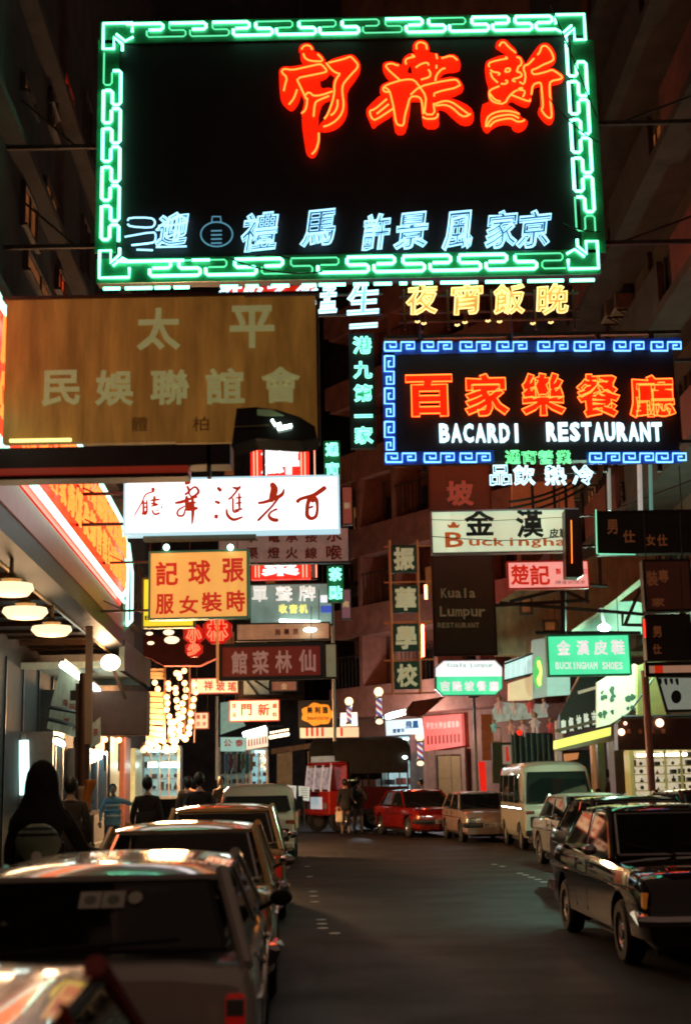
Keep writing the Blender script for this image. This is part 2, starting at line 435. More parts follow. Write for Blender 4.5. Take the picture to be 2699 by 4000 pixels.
bB = block('tenement_building', 'tenement tinted with neon glow, open balconies at the bend, above the barber shop', [(8, 51.3), (22, 52), (22, 75), (2, 75), (.3, 62.3)], 48, mat('neon tinted render', (.36, .15, .10), .9, noise=.5, scale=.7, bump=.2))  # red neon glow put into the wall colour
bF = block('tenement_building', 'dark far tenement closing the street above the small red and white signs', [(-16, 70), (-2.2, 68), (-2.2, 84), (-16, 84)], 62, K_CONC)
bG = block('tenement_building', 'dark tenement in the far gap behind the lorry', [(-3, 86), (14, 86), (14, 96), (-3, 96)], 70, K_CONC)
# children drawn on boards need the building as parent: a part with its own yaw
def bpart(name, g, m, bd, root, smooth=False):
    o = link(name, mesh_of(name, g, m, smooth), root)
    o.location = bd.O - Vector(root.location); o.rotation_euler = (0, 0, bd.yaw); return o
def bwin(bd, root, x0, y0, x1, y1, pane, w=0.0, bars=1, tr=.05, rectm=None):
    if rectm: a, c, z0, z1 = rectm
    else: a, c, z0, z1 = bd.rect(x0, y0, x1, y1, w)
    g = G()
    g.box(a, c, -w-.09, -w, z1-tr, z1); g.box(a-.04, c+.04, -w-.14, -w, z0, z0+tr)
    g.box(a, a+tr, -w-.09, -w, z0+tr, z1-tr); g.box(c-tr, c, -w-.09, -w, z0+tr, z1-tr)
    for i in range(1, bars+1):
        t = a+(c-a)*i/(bars+1); g.box(t-.02, t+.02, -w-.075, -w, z0+tr, z1-tr)
    f = bpart('window', g, K_FRAME, bd, root)
    g = G(); g.box(a+tr*.9, c-tr*.9, -w-.03, -w-.004, z0+tr*.9, z1-tr*.9); part('pane', g, pane, f)
for x0, y0, x1, y1, p in [(80,340,130,420,GLOW_DIM), (188,345,215,440,GLOW_DIM), (188,445,215,530,GLOW_DIM), (240,325,280,398,GLOW_HOT), (80,760,135,940,GLOW_DIM),
                          (165,740,218,930,GLOW_DIM), (90,1065,205,1165,GLOW_DIM), (215,1065,245,1165,GLOW_RED)]:
    bwin(LF, bL, x0, y0, x1, y1, p, bars=1)
for z in (7.2, 10.4, 13.6, 16.8):          # storeys along the left facade, unlit windows and ledges
    g = G(); g.box(-22, 17.5, -.35, 0, z-.9, z-.75); bpart('ledge', g, K_CONC, LF, bL)
    for i in range(7):
        u = -1+i*2.6
        if z < 10.5 and u < 0: continue
        bwin(LF, bL, 0, 0, 0, 0, K_PANE, rectm=(u+6.5, u+7.6, z, z+1.5))
# right facade storeys
PARA = mat('balcony parapet', (.055, .042, .035), .85, noise=.45, scale=1.6, bump=.2)
PARAD = mat('dark red lit parapet', (.16, .045, .035), .85, noise=.4, scale=1.5, bump=.2)  # red light on the balconies put into this dark colour
PARAR = mat('neon tinted balcony parapet', (.50, .17, .11), .85, noise=.4, scale=1.5, bump=.2)  # red neon glow put into slab, parapet and pier colour
for k, z in enumerate((4.9, 8.3, 11.7, 15.1, 18.5, 21.9)):
    g = G(); g.box(-20.5, 9, -1.15, 0, z-.22, z); bpart('balcony_slab', g, PARA, RF, bR)
    for j in range(5):
        u = -20+j*5.8
        g = G(); g.box(u, u+4.6, -1.15, -1.03, z+.003, z+.95); bpart('parapet', g, PARA if j % 2 else PARAD, RF, bR)
        for q in range(2):
            bwin(RF, bR, 0, 0, 0, 0, GLOW_DIM if (j*3+k+q) % 4 == 0 else K_PANE, rectm=(u+.4+q*2.1, u+2.1+q*2.1, z+.9, z+2.5), bars=2)
        g = G(); g.tube([(u-.5, -.08, z-.2), (u-.5, -.08, z+3.2)], .06, 6); bpart('drain_pipe', g, K_STEEL, RF, bR)
# bend building storeys
for k, z in enumerate((4.6, 8.1, 11.6, 15.1, 18.6, 22.1, 25.6)):
    g = G(); g.box(-2.1, 10.9, -1.3, 0, z-.25, z)
    # local u runs towards the camera from the far end; origin of RB is the near end
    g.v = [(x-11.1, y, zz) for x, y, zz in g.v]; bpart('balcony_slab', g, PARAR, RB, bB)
    for j in range(-1, 4):
        u = -11.0+j*2.6
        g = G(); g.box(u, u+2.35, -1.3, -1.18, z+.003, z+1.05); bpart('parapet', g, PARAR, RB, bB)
        g = G()
        for i in range(9): g.box(u+.1+i*.27, u+.125+i*.27, -1.27, -1.245, z+1.05, z+2.4)
        g.box(u, u+2.4, -1.28, -1.24, z+2.4, z+2.45)
        if (j+k) % 2: bpart('window_grille', g, K_STEEL, RB, bB)
        bwin(RB, bB, 0, 0, 0, 0, GLOW_DIM if (j+k*2) % 3 == 0 else K_PANE, rectm=(u+.3, u+2.1, z+.8, z+2.5), bars=2)
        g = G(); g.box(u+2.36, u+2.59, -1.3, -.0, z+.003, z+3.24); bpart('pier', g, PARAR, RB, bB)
for k, z in enumerate((4.4, 7.6, 10.8, 14, 17.2)):
    for i in range(6):
        x = -14.6+i*2.1
        g = G(); g.box(0, 1.3, -.06, .06, 0, 1.5)
        f = link('window', mesh_of('window', G().box(0, 1.3, -.1, .0, -.1, 0).box(0, 1.3, -.1, 0, 1.5, 1.58).box(-.06, 0, -.1, 0, -.1, 1.58).box(1.3, 1.36, -.1, 0, -.1, 1.58), K_FRAME), bF)
        yy = 70+(x+16)*(-2/13.8); f.location = (x+16, yy-70-.02, z)
        part('pane', G().box(0.01, 1.29, -.05, -.03, 0.01, 1.49), GLOW_DIM if (i*2+k) % 3 == 0 else K_PANE, f)

# ------------------------------------------------------------------ the big green framed neon sign
GREENT = glow('green neon tube', (.42, 2.2, 1.25), 2.0)
GREEND = glow('failing green neon tube', (.14, .95, .45), 1.0)
GREENB = mat('green enamel band', (.03, .24, .10), .35, 0, noise=.45, scale=3, spec=.6)
BLACKP = mat('black enamel panel', (.016, .012, .012), .55, 0, noise=.4, scale=2)
REDT = glow('red neon tube', (2.9, .40, .055), 1.25)
REDF = mat('lit red letter tray', (.5, .02, .01), .5, emit=(1, .012, .001), es=1.0, evar=.2, noise=0, scale=2)
REDS = glow('dim red letter tray', (1, .02, .002), .35)
BLUET = glow('pale blue neon tube', (.42, .85, 1.15), 1.35)
BLUEL = mat('blue enamel letter tray', (.05, .16, .26), .5, noise=.3)
B1 = Board(1350, 600, 22, yb=1075)
r = B1.root('neon_signboard', 'giant black neon sign in a green key pattern frame, three red calligraphic characters top right', 'neon sign')
g = G(); _a = B1.uv(388, 1040)[0]; _c = B1.uv(2338, 1040)[0]; g.box(_a-.03, _c+.03, 0, .28, B1.uv(1350, 1088)[1], B1.uv(1350, 68)[1]); part('panel', g, BLACKP, r)
# box steel backing frame
g = G()
for xx in (500, 900, 1350, 1800, 2200): B1.box(g, xx-8, 60, xx+8, 1100, -.42, -.285)
for yy in (200, 600, 1000): B1.box(g, 395, yy-8, 2320, yy+8, -.56, -.425)
part('backing_frame', g, K_STEEL, r)
for nm, rc in (('top', (388, 68, 2300, 152)), ('bottom', (378, 992, 2345, 1088)), ('l', (385, 156, 470, 988)), ('r', (2235, 156, 2335, 988))):
    g = G(); a, c, z0, z1 = B1.rect(*rc, w=.03)
    if nm == 'l': a, _, z0, z1 = B1.rect(378, 156, 465, 988, .03); c = a+.37
    if nm == 'r': c = B1.rect(2240, 156, 2342, 988, .03)[1]; a = c-.40
    if nm in ('top', 'bottom'): a, c = B1.uv(378, 1040, .03)[0], B1.uv(2345, 1040, .03)[0]
    g.box(a, c, -.03, -.002, z0, z1)
    # pressed ribs on the enamel
    part('enamel_band', g, GREENB, r)
# meander tubes: u along the band, in metres
ua, ub = B1.uv(388, 1040)[0], B1.uv(2338, 1040)[0]
zt, zb = B1.uv(1350, 112)[1], B1.uv(1350, 1040)[1]
bw = .33
def meander(org, along_v, across_v, length, hgt, T, start=0, skip=()):
    """separate tubes that read as one key pattern"""
    n = int(length/T); T = length/n
    for i in range(n):
        if i in skip: continue
        segs = [[(0, 1), (.85, 1), (.85, .52), (.53, .52)], [(.48, .46), (.48, 0), (1.38, 0), (1.38, .48), (1.0, .48), (1.0, .90)]]
        if i == n-1: segs = [[(0, 1), (.85, 1), (.85, .52), (.48, .52), (.48, 0), (.9, 0)]]
        for sg in segs:
            g = G(); rr = .028 if random.random() > .18 else .014
            P = []
            for (a, b) in sg:
                P.append((a, b))
            Q = []
            for k, (a, b) in enumerate(P):        # small rounded corners
                if 0 < k < len(P)-1:
                    for t in (-.05, .05):
                        if t < 0: q = (P[k-1][0]-a, P[k-1][1]-b)
                        else: q = (P[k+1][0]-a, P[k+1][1]-b)
                        l = math.hypot(q[0]*T, q[1]*hgt); Q.append((a+q[0]*.035/l, b+q[1]*.035/l))
                else: Q.append((a, b))
            pts = []
            for a, b in Q:
                v = Vector(org) + Vector(along_v)*((a+i)*T) + Vector(across_v)*((b-.5)*hgt); pts.append(v)
            g.tube(pts, rr, 6); part('neon_tube', g, GREENT if rr > .02 else GREEND, r)
wl = ub-ua
meander((ua+.42, -.07, zt), (1, 0, 0), (0, 0, 1), wl-.9, .26, .76)
meander((ua+.42, -.07, zb), (1, 0, 0), (0, 0, 1), wl-.9, .27, .88)
meander((ua+.19, -.07, zt-.42), (0, 0, -1), (-1, 0, 0), zt-zb-.85, .30, .66)
meander((ub-.20, -.07, zt-.42), (0, 0, -1), (-1, 0, 0), zt-zb-.85, .32, .66)
for (cx, cz, sx, sz) in ((ua+.19, zt, 1, -1), (ub-.19, zt, -1, -1), (ua+.19, zb, 1, 1), (ub-.19, zb, -1, 1)):
    P = [(.34, .02), (.34, -.15), (-.17, -.15), (-.17, .34), (.02, .34), (.02, .12), (.17, .26), (.17, .38)]
    g = G(); g.tube([(cx+sx*a, -.07, cz-.0+sz*b) for a, b in P], .026, 6); part('neon_tube', g, GREENT, r)
    g = G(); g.tube([(cx+sx*a, -.07, cz+sz*b) for a, b in [(.06, .06), (.22, .2), (.36, .12)]], .022, 6); part('neon_tube', g, GREENT, r)
# straight tubes along the lower edge
for x0, x1 in [(405,470), (490,595), (605,665), (680,740), (862,930), (960,1010), (1060,1130), (1180,1235), (1245,1350), (1380,1440), (1460,1530), (1560,1590), (1610,1690), (1720,1865), (1895,2035), (2060,2200), (2225,2320)]:
    g = G(); B1.line(g, [(x0, 1128-.018*(x0-400)), (x1, 1128-.018*(x1-400))], .02, .03); part('neon_tube', g, GREENT, r)
for x0, x1 in [(455,550), (575,720), (750,820)]:
    g = G(); B1.line(g, [(x0, 1022-.016*(x0-400)), (x1, 1022-.016*(x1-400))], .10, .026); part('neon_tube', g, GREENT, r)
# red calligraphic characters: trays and tubes
def conv(pts, k, ox, oy): return [(ox+x*k, oy+y*k) for x, y in pts]
CA = dict(k=.2232, ox=1080, oy=140, polys=[
 [(390,250),(400,180),(470,130),(560,120),(630,160),(670,240),(655,262),(400,262)],
 [(420,290),(700,270),(780,310),(840,390),(860,440),(820,480),(560,480),(450,450),(420,380)],
 [(40,640),(60,570),(130,530),(280,540),(740,440),(850,430),(930,560),(920,680),(760,770),(420,800),(60,760)],
 [(45,650),(400,700),(430,900),(420,1050),(370,1180),(280,1290),(200,1260),(80,1130),(55,950)],
 [(330,740),(760,760),(780,930),(900,900),(1000,930),(980,1080),(800,1150),(740,1350),(720,1450),(600,1500),(470,1430),(430,1360),(470,1250),(490,1100),(400,950)],
 [(440,1400),(740,1400),(730,1560),(770,1750),(740,1950),(680,2090),(600,2110),(520,2040),(490,1850),(450,1600)],
 [(860,440),(1290,310),(1380,350),(1470,480),(1470,590),(1400,720),(1240,930),(1230,1100),(1245,1320),(1180,1480),(1050,1600),(880,1655),(750,1640),(740,1560),(850,1450),(950,1220),(990,1000),(980,800),(1040,700),(900,600)]],
 tubes=[[(440,235),(470,180),(540,160),(600,185),(625,240)], [(470,310),(500,390),(580,435),(700,445),(790,445)], [(720,320),(800,395),(800,435)],
 [(130,960),(150,860),(190,730),(100,650),(95,600),(150,575),(270,600),(500,550),(760,490),(800,510),(880,600),(870,635),(600,690),(350,740),(400,850),(450,950),(520,1100)],
 [(910,470),(1200,400),(1290,355),(1340,400),(1430,500),(1410,570),(1330,650),(1180,820),(1150,900),(1155,1030),(1180,1200),(1150,1350),(1050,1480),(920,1560),(820,1590)],
 [(870,475),(970,600),(1060,655),(1120,660),(1050,740),(1010,860),(1015,980),(980,1150),(900,1370),(840,1450)],
 [(520,1030),(540,990),(600,1000),(640,1050),(780,1040),(980,970)], [(540,1090),(530,1220),(500,1310),(440,1355)], [(650,1410),(670,1180),(720,1130),(920,1050)],
 [(360,940),(310,1090),(220,1200)], [(740,1700),(740,1850),(690,2000),(620,2070)], [(1070,1120),(1070,1230),(1020,1340),(950,1390)]])
CB = dict(k=.287, ox=1420, oy=140, polys=[
 [(665,200),(670,110),(730,55),(830,55),(890,120),(895,212)],
 [(530,300),(640,225),(1000,225),(1040,300),(1210,235),(1300,300),(1330,430),(1270,470),(1100,480),(1030,560),(960,640),(690,640),(660,500),(650,380),(620,380),(590,500),(520,400)],
 [(250,400),(290,350),(420,345),(560,420),(600,510),(700,520),(700,640),(400,640),(290,520)],
 [(215,720),(260,640),(500,590),(700,570),(960,600),(1260,540),(1370,680),(1330,770),(1000,870),(400,870),(240,800)],
 [(250,780),(420,860),(430,960),(400,1060),(200,1180),(130,1250),(90,1160),(30,1020),(60,960)],
 [(360,800),(640,820),(640,950),(600,1200),(560,1320),(440,1320),(410,1180)],
 [(780,850),(1000,850),(1020,1080),(1030,1240),(820,1240),(790,1050)],
 [(940,880),(1100,840),(1250,860),(1450,960),(1510,1080),(1480,1180),(1350,1200),(1230,1110),(1100,980),(980,980)]],
 tubes=[[(720,180),(715,110),(770,80),(850,110),(860,180)], [(700,280),(580,310),(565,350),(580,385)], [(655,255),(690,280)], [(710,430),(780,380),(870,360),(885,400)],
 [(880,460),(910,500),(905,560),(780,595)], [(975,610),(990,530),(1060,450),(1110,440)], [(1060,305),(1200,265),(1275,330)], [(985,250),(1000,310)], [(990,400),(990,440)],
 [(480,400),(440,400),(400,375),(310,385),(300,430),(490,600)],
 [(350,760),(290,765),(255,720),(300,670),(480,610),(600,590),(690,600),(760,690),(850,820),(840,950),(825,1070),(970,1070),(950,920)],
 [(290,700),(350,740),(380,850),(410,980),(440,1190),(490,1220),(545,1220),(560,1080),(600,950),(630,830),(720,820),(780,850),(800,950),(810,1060)],
 [(640,800),(760,690),(1000,630),(1240,590),(1280,610),(1325,690),(960,770),(960,820)], [(315,860),(140,1010),(85,1010),(90,1080),(120,1130),(160,1150),(400,990)],
 [(340,930),(180,1060)], [(960,930),(1100,880),(1200,900),(1300,970),(1420,1060)], [(980,950),(1100,935),(1200,970),(1330,1095),(1400,1095),(1455,1060)], [(805,1100),(840,1130),(960,1130),(1005,1100),(1010,1060)]])
CC = dict(k=.2551, ox=1850, oy=140, polys=[
 [(330,150),(350,80),(430,50),(500,60),(560,130),(640,200),(670,280),(520,270),(400,200)],
 [(170,430),(210,370),(440,285),(700,285),(760,370),(790,430),(800,700),(880,900),(880,1010),(820,1080),(700,1040),(560,960),(500,1080),(350,1060),(240,1000),(215,850),(230,760),(190,650)],
 [(140,1000),(500,1040),(700,1170),(720,1250),(820,1280),(820,1380),(700,1460),(600,1420),(580,1340),(420,1330),(280,1400),(210,1480),(130,1400),(100,1200)],
 [(820,380),(960,180),(1020,120),(1120,100),(1200,170),(1260,290),(1250,400),(1130,470),(900,560),(800,600),(790,450)],
 [(790,560),(1180,480),(1300,540),(1390,630),(1340,700),(1200,730),(900,760),(880,900),(800,900)],
 [(1010,700),(1180,700),(1200,1000),(1240,1230),(1200,1330),(1120,1330),(1000,1200),(980,1110),(1030,1080)]],
 tubes=[[(390,155),(420,100),(470,95),(520,160),(640,260)], [(240,475),(220,440),(250,400),(480,350),(520,350),(485,320)],
 [(650,325),(700,330),(735,400),(720,450),(680,470),(670,510),(650,550),(710,555),(740,610),(690,640),(600,660),(590,690),(640,700)],
 [(480,550),(490,500),(550,495),(560,530),(520,555),(480,550)], [(250,520),(300,555),(370,560),(405,580),(370,600)], [(255,560),(280,640),(365,715)], [(410,735),(500,735),(520,690),(480,680)],
 [(390,770),(260,820),(230,870),(250,970),(320,1025),(470,1045),(540,920),(620,850),(670,830)], [(250,890),(320,980),(410,1005)], [(570,900),(700,955),(860,1010),(860,970)],
 [(750,930),(780,880),(770,830),(690,830),(690,800),(750,800)], [(700,705),(770,750),(795,600),(755,500),(780,445),(820,450),(920,345)],
 [(975,290),(1015,240),(1030,170),(1080,145),(1130,170),(1190,250),(1225,350),(1190,390),(1060,440),(960,500),(885,520),(890,570),(930,595),(1130,545),(1190,515),(1270,560),(1360,630),(1320,665),(1170,690),(1155,780),(1170,1000),(1195,1240),(1160,1265),(1090,1220),(1025,1120),(1060,1100),(1045,900),(1030,730),(1000,710),(900,745),(880,900)],
 [(185,1390),(190,1300),(230,1220),(350,1160),(520,1145),(650,1175),(695,1200)], [(200,1390),(240,1300),(320,1240),(500,1205),(600,1210),(690,1260)],
 [(240,1390),(310,1310),(420,1280),(560,1260),(620,1290),(660,1315),(740,1310),(775,1285)]])
def chaikin(P, n=2):
    for _ in range(n):
        Q = [P[0]]
        for a, b in zip(P, P[1:]): Q += [(a[0]*.75+b[0]*.25, a[1]*.75+b[1]*.25), (a[0]*.25+b[0]*.75, a[1]*.25+b[1]*.75)]
        P = Q+[P[-1]]
    return P
def chaikinc(P):
    Q = []
    for a, b in zip(P, P[1:]+P[:1]): Q += [(a[0]*.75+b[0]*.25, a[1]*.75+b[1]*.25), (a[0]*.25+b[0]*.75, a[1]*.25+b[1]*.75)]
    return Q
for ch in (CA, CB, CC):
    g = G()
    for i, p in enumerate(ch['polys']): B1.poly(g, conv(chaikinc(p), ch['k'], ch['ox'], ch['oy']), .02, .10+i*.0025)
    o = part('character', g, REDF, r)
    g = G()
    for t in ch['tubes']: B1.line(g, chaikin(conv(t, ch['k'], ch['ox'], ch['oy']), 1), .15, .0165, 6)
    part('neon_tube', g, REDT, o)
# pale blue row of characters
for c_, x, y, wd, ht in [('京',2085,893,130,145), ('家',1960,895,125,145), ('風',1790,900,115,150), ('景',1608,900,130,140), ('許',1470,905,105,140), ('馬',1245,890,130,140), ('禮',1015,905,140,150), ('迎',675,895,120,130)]:
    g = G(); B1.char(g, c_, x, y, wd, ht, .01, .05, .02, jit=.14); o = part('character', g, BLUEL, r)
    g = G(); B1.neon_char(g, c_, x, y, wd, ht, .11, .0115, .045, 5, .035, jit=.14); B1.neon_char(g, c_, x, y, wd*.95, ht*.95, .11, .009, .0, 4, .035, jit=.14); part('neon_tube', g, BLUET, o)
g = G()
for P in ([(500,862),(505,850),(590,850),(607,862),(605,880),(590,890),(510,885),(500,875)], [(488,925),(600,905),(610,915),(608,940),(595,950),(515,958)], [(515,958),(600,948)], [(535,975),(598,977)], [(610,965),(730,962)], [(610,900),(640,870),(700,840),(735,860),(730,870),(640,885)]):
    B1.line(g, chaikin(P, 1), .11, .017)
part('neon_tube', g, BLUET, r)
BLUED = glow('dying blue tube', (.10, .30, .42), .75)
g = G(); cx, cy = 847, 915
B1.line(g, [(cx+62*math.cos(t*math.pi/12), cy+48*math.sin(t*math.pi/12)) for t in range(24)], .11, .013, closed=True)
for k in range(4): B1.line(g, [(cx-22, 902+k*16), (cx+20, 901+k*16)], .11, .014)
B1.line(g, [(828,868),(830,846),(862,846),(864,868)], .11, .013)
part('lantern_tube', g, BLUED, r)
# hanging wires across the front of the sign
# ------------------------------------------------------------------ lower tier of characters
YELT = glow('warm yellow neon tube', (1.7, 1.02, .36), 1.15)
WHT_T = glow('white neon tube', (.62, .95, 1.1), 1.5)
B2 = Board(1900, 1180, 22.1, yb=1290)
r2 = B2.root('neon_lettering', 'four yellow white neon characters on an open rack under the giant green framed sign', 'neon sign')
g = G()
for y in (1150, 1215, 1250): B2.box(g, 1560, y-3, 2260, y+3, -.12, -.07)
for x in (1580, 1750, 1920, 2090, 2240): B2.box(g, x-4, 1130, x+4, 1285, -.07, -.01)
part('rack', g, K_STEEL, r2)
YT = mat('cream letter tray', (.5, .42, .2), .5, emit=(1, .55, .15), es=.35, noise=0)
for c_, x in (('夜', 1648), ('宵', 1822), ('飯', 1988), ('晚', 2158)):
    g = G(); B2.char(g, c_, x, 1168, 122, 118, .02, .06, .03, jit=.08); o = part('character', g, YT, r2)
    g = G(); B2.neon_char(g, c_, x, 1168, 122, 118, .10, .013, .02, 5, .04, jit=.08); part('neon_tube', g, YELT, o)
for x, y in [(1630,1255),(1655,1262),(1785,1268),(1815,1258),(1950,1255),(2080,1262),(2150,1258),(1905,1252)]:
    g = G(); B2.line(g, [(x-9, y), (x, y+4), (x+9, y-1)], .05, .017); part('neon_tube', g, YELT, r2)
B2b = Board(1360, 1180, 22.15, yb=1290)
r2 = B2b.root('neon_lettering', 'white blue neon characters on a rack just left of the yellow white ones', 'neon sign')
g = G()
for y in (1150, 1230): B2b.box(g, 1235, y-3, 1495, y+3, -.1, -.05)
part('rack', g, K_STEEL, r2)
WT = mat('white letter tray', (.3, .5, .6), .5, emit=(.3, .7, 1), es=.5, noise=0)
for c_, x, wd, y, ht in (('孟', 1282, 70, 1170, 100), ('生', 1420, 125, 1170, 110), ('一', 1420, 110, 1272, 30)):
    g = G(); B2b.char(g, c_, x, y, wd, ht, .02, .05, .03, jit=.08); o = part('character', g, WT, r2)
    g = G(); B2b.neon_char(g, c_, x, y, wd, ht, .09, .016, .02, 5, .04, jit=.08); part('neon_tube', g, WHT_T, o)
B2c = Board(1040, 1130, 23.5, yb=1180)
r2 = B2c.root('neon_lettering', 'red panel with white neon characters mostly hidden behind the top of the ochre billboard', 'neon sign')
g = G(); B2c.box(g, 900, 1118, 1230, 1190, -.1, 0); part('panel', g, REDS, r2)
for c_, x in (('紅', 900), ('火', 985), ('乙', 1085), ('煲', 1200)):
    g = G(); B2c.neon_char(g, c_, x, 1150, 85, 80, .06, .02, .02, 5, .05, jit=.1); part('neon_tube', g, WHT_T, r2)
# vertical green characters 港九第一家
def vertical(x, ys, chars, Y, wd, ht, tubem, traym, label, name='neon_signboard', panel=None, cat='neon sign', r_=.011, off=.0, back=K_DARK, pw=None):
    b = Board(x, ys[0], Y, yb=ys[-1]+ht*.9); rt = b.root(name, label, cat)
    pw = pw or wd*1.35
    g = G(); b.box(g, x-pw/2-2, ys[0]-ht*.7, x+pw/2+2, ys[-1]+ht*.75, -.14, 0); part('panel', g, panel or back, rt)
    for c_, y in zip(chars, ys):
        xx = x+(y-ys[0])*.017
        g = G(); b.char(g, c_, xx, y, wd, ht, .0, .03, off+.02); o = part('character', g, traym, rt)
        if tubem:
            g = G(); b.neon_char(g, c_, xx, y, wd, ht, .06, r_, off+.02, 5, .04); part('neon_tube', g, tubem, o)
    return b, rt
GT2 = glow('sea green neon tube', (.40, 1.5, 1.0), 1.2)
GTR = mat('green letter tray', (.1, .4, .25), .5, emit=(.1, 1, .5), es=.16, noise=0)
vertical(1415, (1348, 1445, 1535, 1625, 1700), '港九第一家', 22.5, 72, 66, GT2, GTR, 'narrow vertical neon sign with five pale green characters left of the blue key framed sign', back=BLACKP, pw=96)
bD, rD = vertical(1297, (1756, 1832), '通宵', 24, 50, 50, GT2, GTR, 'two green neon characters on a narrow sign above the white lightbox right end', back=GREENB, pw=60)
vertical(1310, (2243, 2315), '茶點', 24.3, 50, 50, GT2, GTR, 'two pale green neon characters hanging below the right end of the white lightbox', back=GREENB, pw=60)

# ------------------------------------------------------------------ blue framed Bacardi sign
BT = glow('blue neon tube', (.22, .62, 1.5), 1.7)
BB = mat('blue enamel strip', (.03, .10, .34), .4, noise=.3)
B3 = Board(2062, 1570, 24, yb=1830)
r = B3.root('neon_signboard', 'black neon sign with blue spiral key border, red Chinese characters and white BACARDI RESTAURANT', 'neon sign')
g = G(); B3.box(g, 1530, 1350, 2640, 1800, -.26, 0); part('panel', g, BLACKP, r)
g = G()
for xx in (1650, 2000, 2350, 2560): B3.box(g, xx-9, 1300, xx+9, 1840, -.40, -.265)
B3.box(g, 1500, 1300, 2660, 1312, -.40, -.30); part('backing_frame', g, K_STEEL, r)
for rc in ((1495, 1330, 2660, 1376), (1500, 1762, 1930, 1812), (2290, 1762, 2660, 1812), (1496, 1378, 1545, 1760)):
    g = G(); B3.box(g, *rc, .003, .02); part('enamel_strip', g, BB, r)
# unseen red tubes added on the back to light the bend facade
for yy in (1480, 1580): part('rear_fill_tube', B3.line(G(), [(1600, yy), (2560, yy)], -.45, .02), glow('rear red fill light', (1, .10, .03), 60), r)
def key(g, x, y, wd, ht, w, r_, flip=False, vert=False):
    P = [(.02,.15),(.02,1),(.40,1),(.40,.42),(.2,.42),(.2,.66)] ; Q = [(.02,.15),(.02,0),(.56,0),(.56,1),(1,1),(1,.22),(.74,.22),(.74,.64),(.88,.64)]
    for S in (P, Q):
        T = [(a, 1-b) if flip else (a, b) for a, b in S]
        if vert: T = [(b, 1-a) for a, b in T]
        B3.line(g, [(x+a*wd, y+ht-b*ht) for a, b in T], w, r_, 5)
for x in (1500, 1645, 1795, 1938, 2098, 2240, 2395, 2540):
    g = G(); key(g, x, 1336, 118, 34, .08, .017); part('neon_tube', g, BT, r)
for x in (1505, 1655, 1795, 2300, 2432, 2560):
    g = G(); key(g, x, 1771, 118, 34, .08, .017); part('neon_tube', g, BT, r)
for y in (1388, 1514, 1645):
    g = G(); key(g, 1502, y, 36, 112, .08, .017, vert=True); part('neon_tube', g, BT, r)
for c_, x, y, wd, ht in (('百',1676,1545,185,165), ('家',1900,1542,175,168), ('樂',2120,1540,175,168), ('餐',2336,1545,170,170), ('廳',2545,1548,180,168)):
    g = G(); B3.char(g, c_, x, y, wd, ht, .01, .06, .055); o = part('character', g, REDF, r)
    g = G(); B3.neon_char(g, c_, x, y, wd*.98, ht*.98, .12, .0115, .042, 5, .035); part('neon_tube', g, REDT, o)
WHL = mat('lit white letter', (.6, .7, .75), .5, emit=(.72, .93, 1), es=1.0, evar=.15, noise=0)
def latin(bd, g, s, x0, x1, y0, y1, w0, w1, off=.02):
    n = len(s); st = (x1-x0)/n
    for i, c_ in enumerate(s):
        if c_ == ' ': continue
        uv, fs, be, lp, bb = glyph(c_, off); asp = (bb[2]-bb[0])
        wd = st*(.86 if asp > .2 else .28)
        hh = y1-y0
        if c_ in 'acemnorsuvwxz': yy0 = y0+hh*.26; yy1 = y1
        elif c_ in 'gpqy': yy0 = y0+hh*.26; yy1 = y1+hh*.25
        else: yy0, yy1 = y0, y1
        bd.char(g, c_, x0+st*(i+.5), (yy0+yy1)/2, wd, yy1-yy0, w0, w1, off)
for s, x0, x1, ya in (('BACARDI', 1712, 2040, 1655), ('RESTAURANT', 2130, 2588, 1650)):
    n = len(s); st = (x1-x0)/n
    for i, c_ in enumerate(s):
        g = G(); B3.char(g, c_, x0+st*(i+.5), ya+36, st*(.84 if c_ != 'I' else .26), 74, .01, .05, .035); o = part('letter', g, WHL, r)
        g = G(); B3.neon_char(g, c_, x0+st*(i+.5), ya+36, st*(.80 if c_ != 'I' else .2), 70, .08, .010, .02, 5, .05); part('neon_tube', g, WHT_T, o)
B3b = Board(2100, 1786, 23.6, yb=1830)
r = B3b.root('neon_lettering', 'four small green neon characters on a thin rail below the blue key framed sign', 'neon sign')
g = G(); B3b.box(g, 1960, 1797, 2245, 1800, -.03, 0); part('rail', g, K_STEEL, r)
for c_, x in (('通',2002), ('宵',2066), ('營',2130), ('業',2200)):
    g = G(); B3b.neon_char(g, c_, x, 1786, 58, 52, .05, .009, .01, 5, .04); part('character', g, glow('leaf green neon tube', (.25, 1.3, .5), .95), r)
B3c = Board(2110, 1852, 23.7, yb=1900)
r = B3c.root('neon_lettering', 'row of four blue white neon characters on a rail under the small green ones', 'neon sign')
g = G(); B3c.box(g, 1910, 1848, 2330, 1852, -.03, 0); part('rail', g, K_STEEL, r)
for c_, x in (('品',1954), ('飲',2046), ('熱',2168), ('冷',2276)):
    g = G(); B3c.neon_char(g, c_, x, 1856, 82, 76, .05, .014, .01, 5, .04); part('character', g, WHT_T, r)

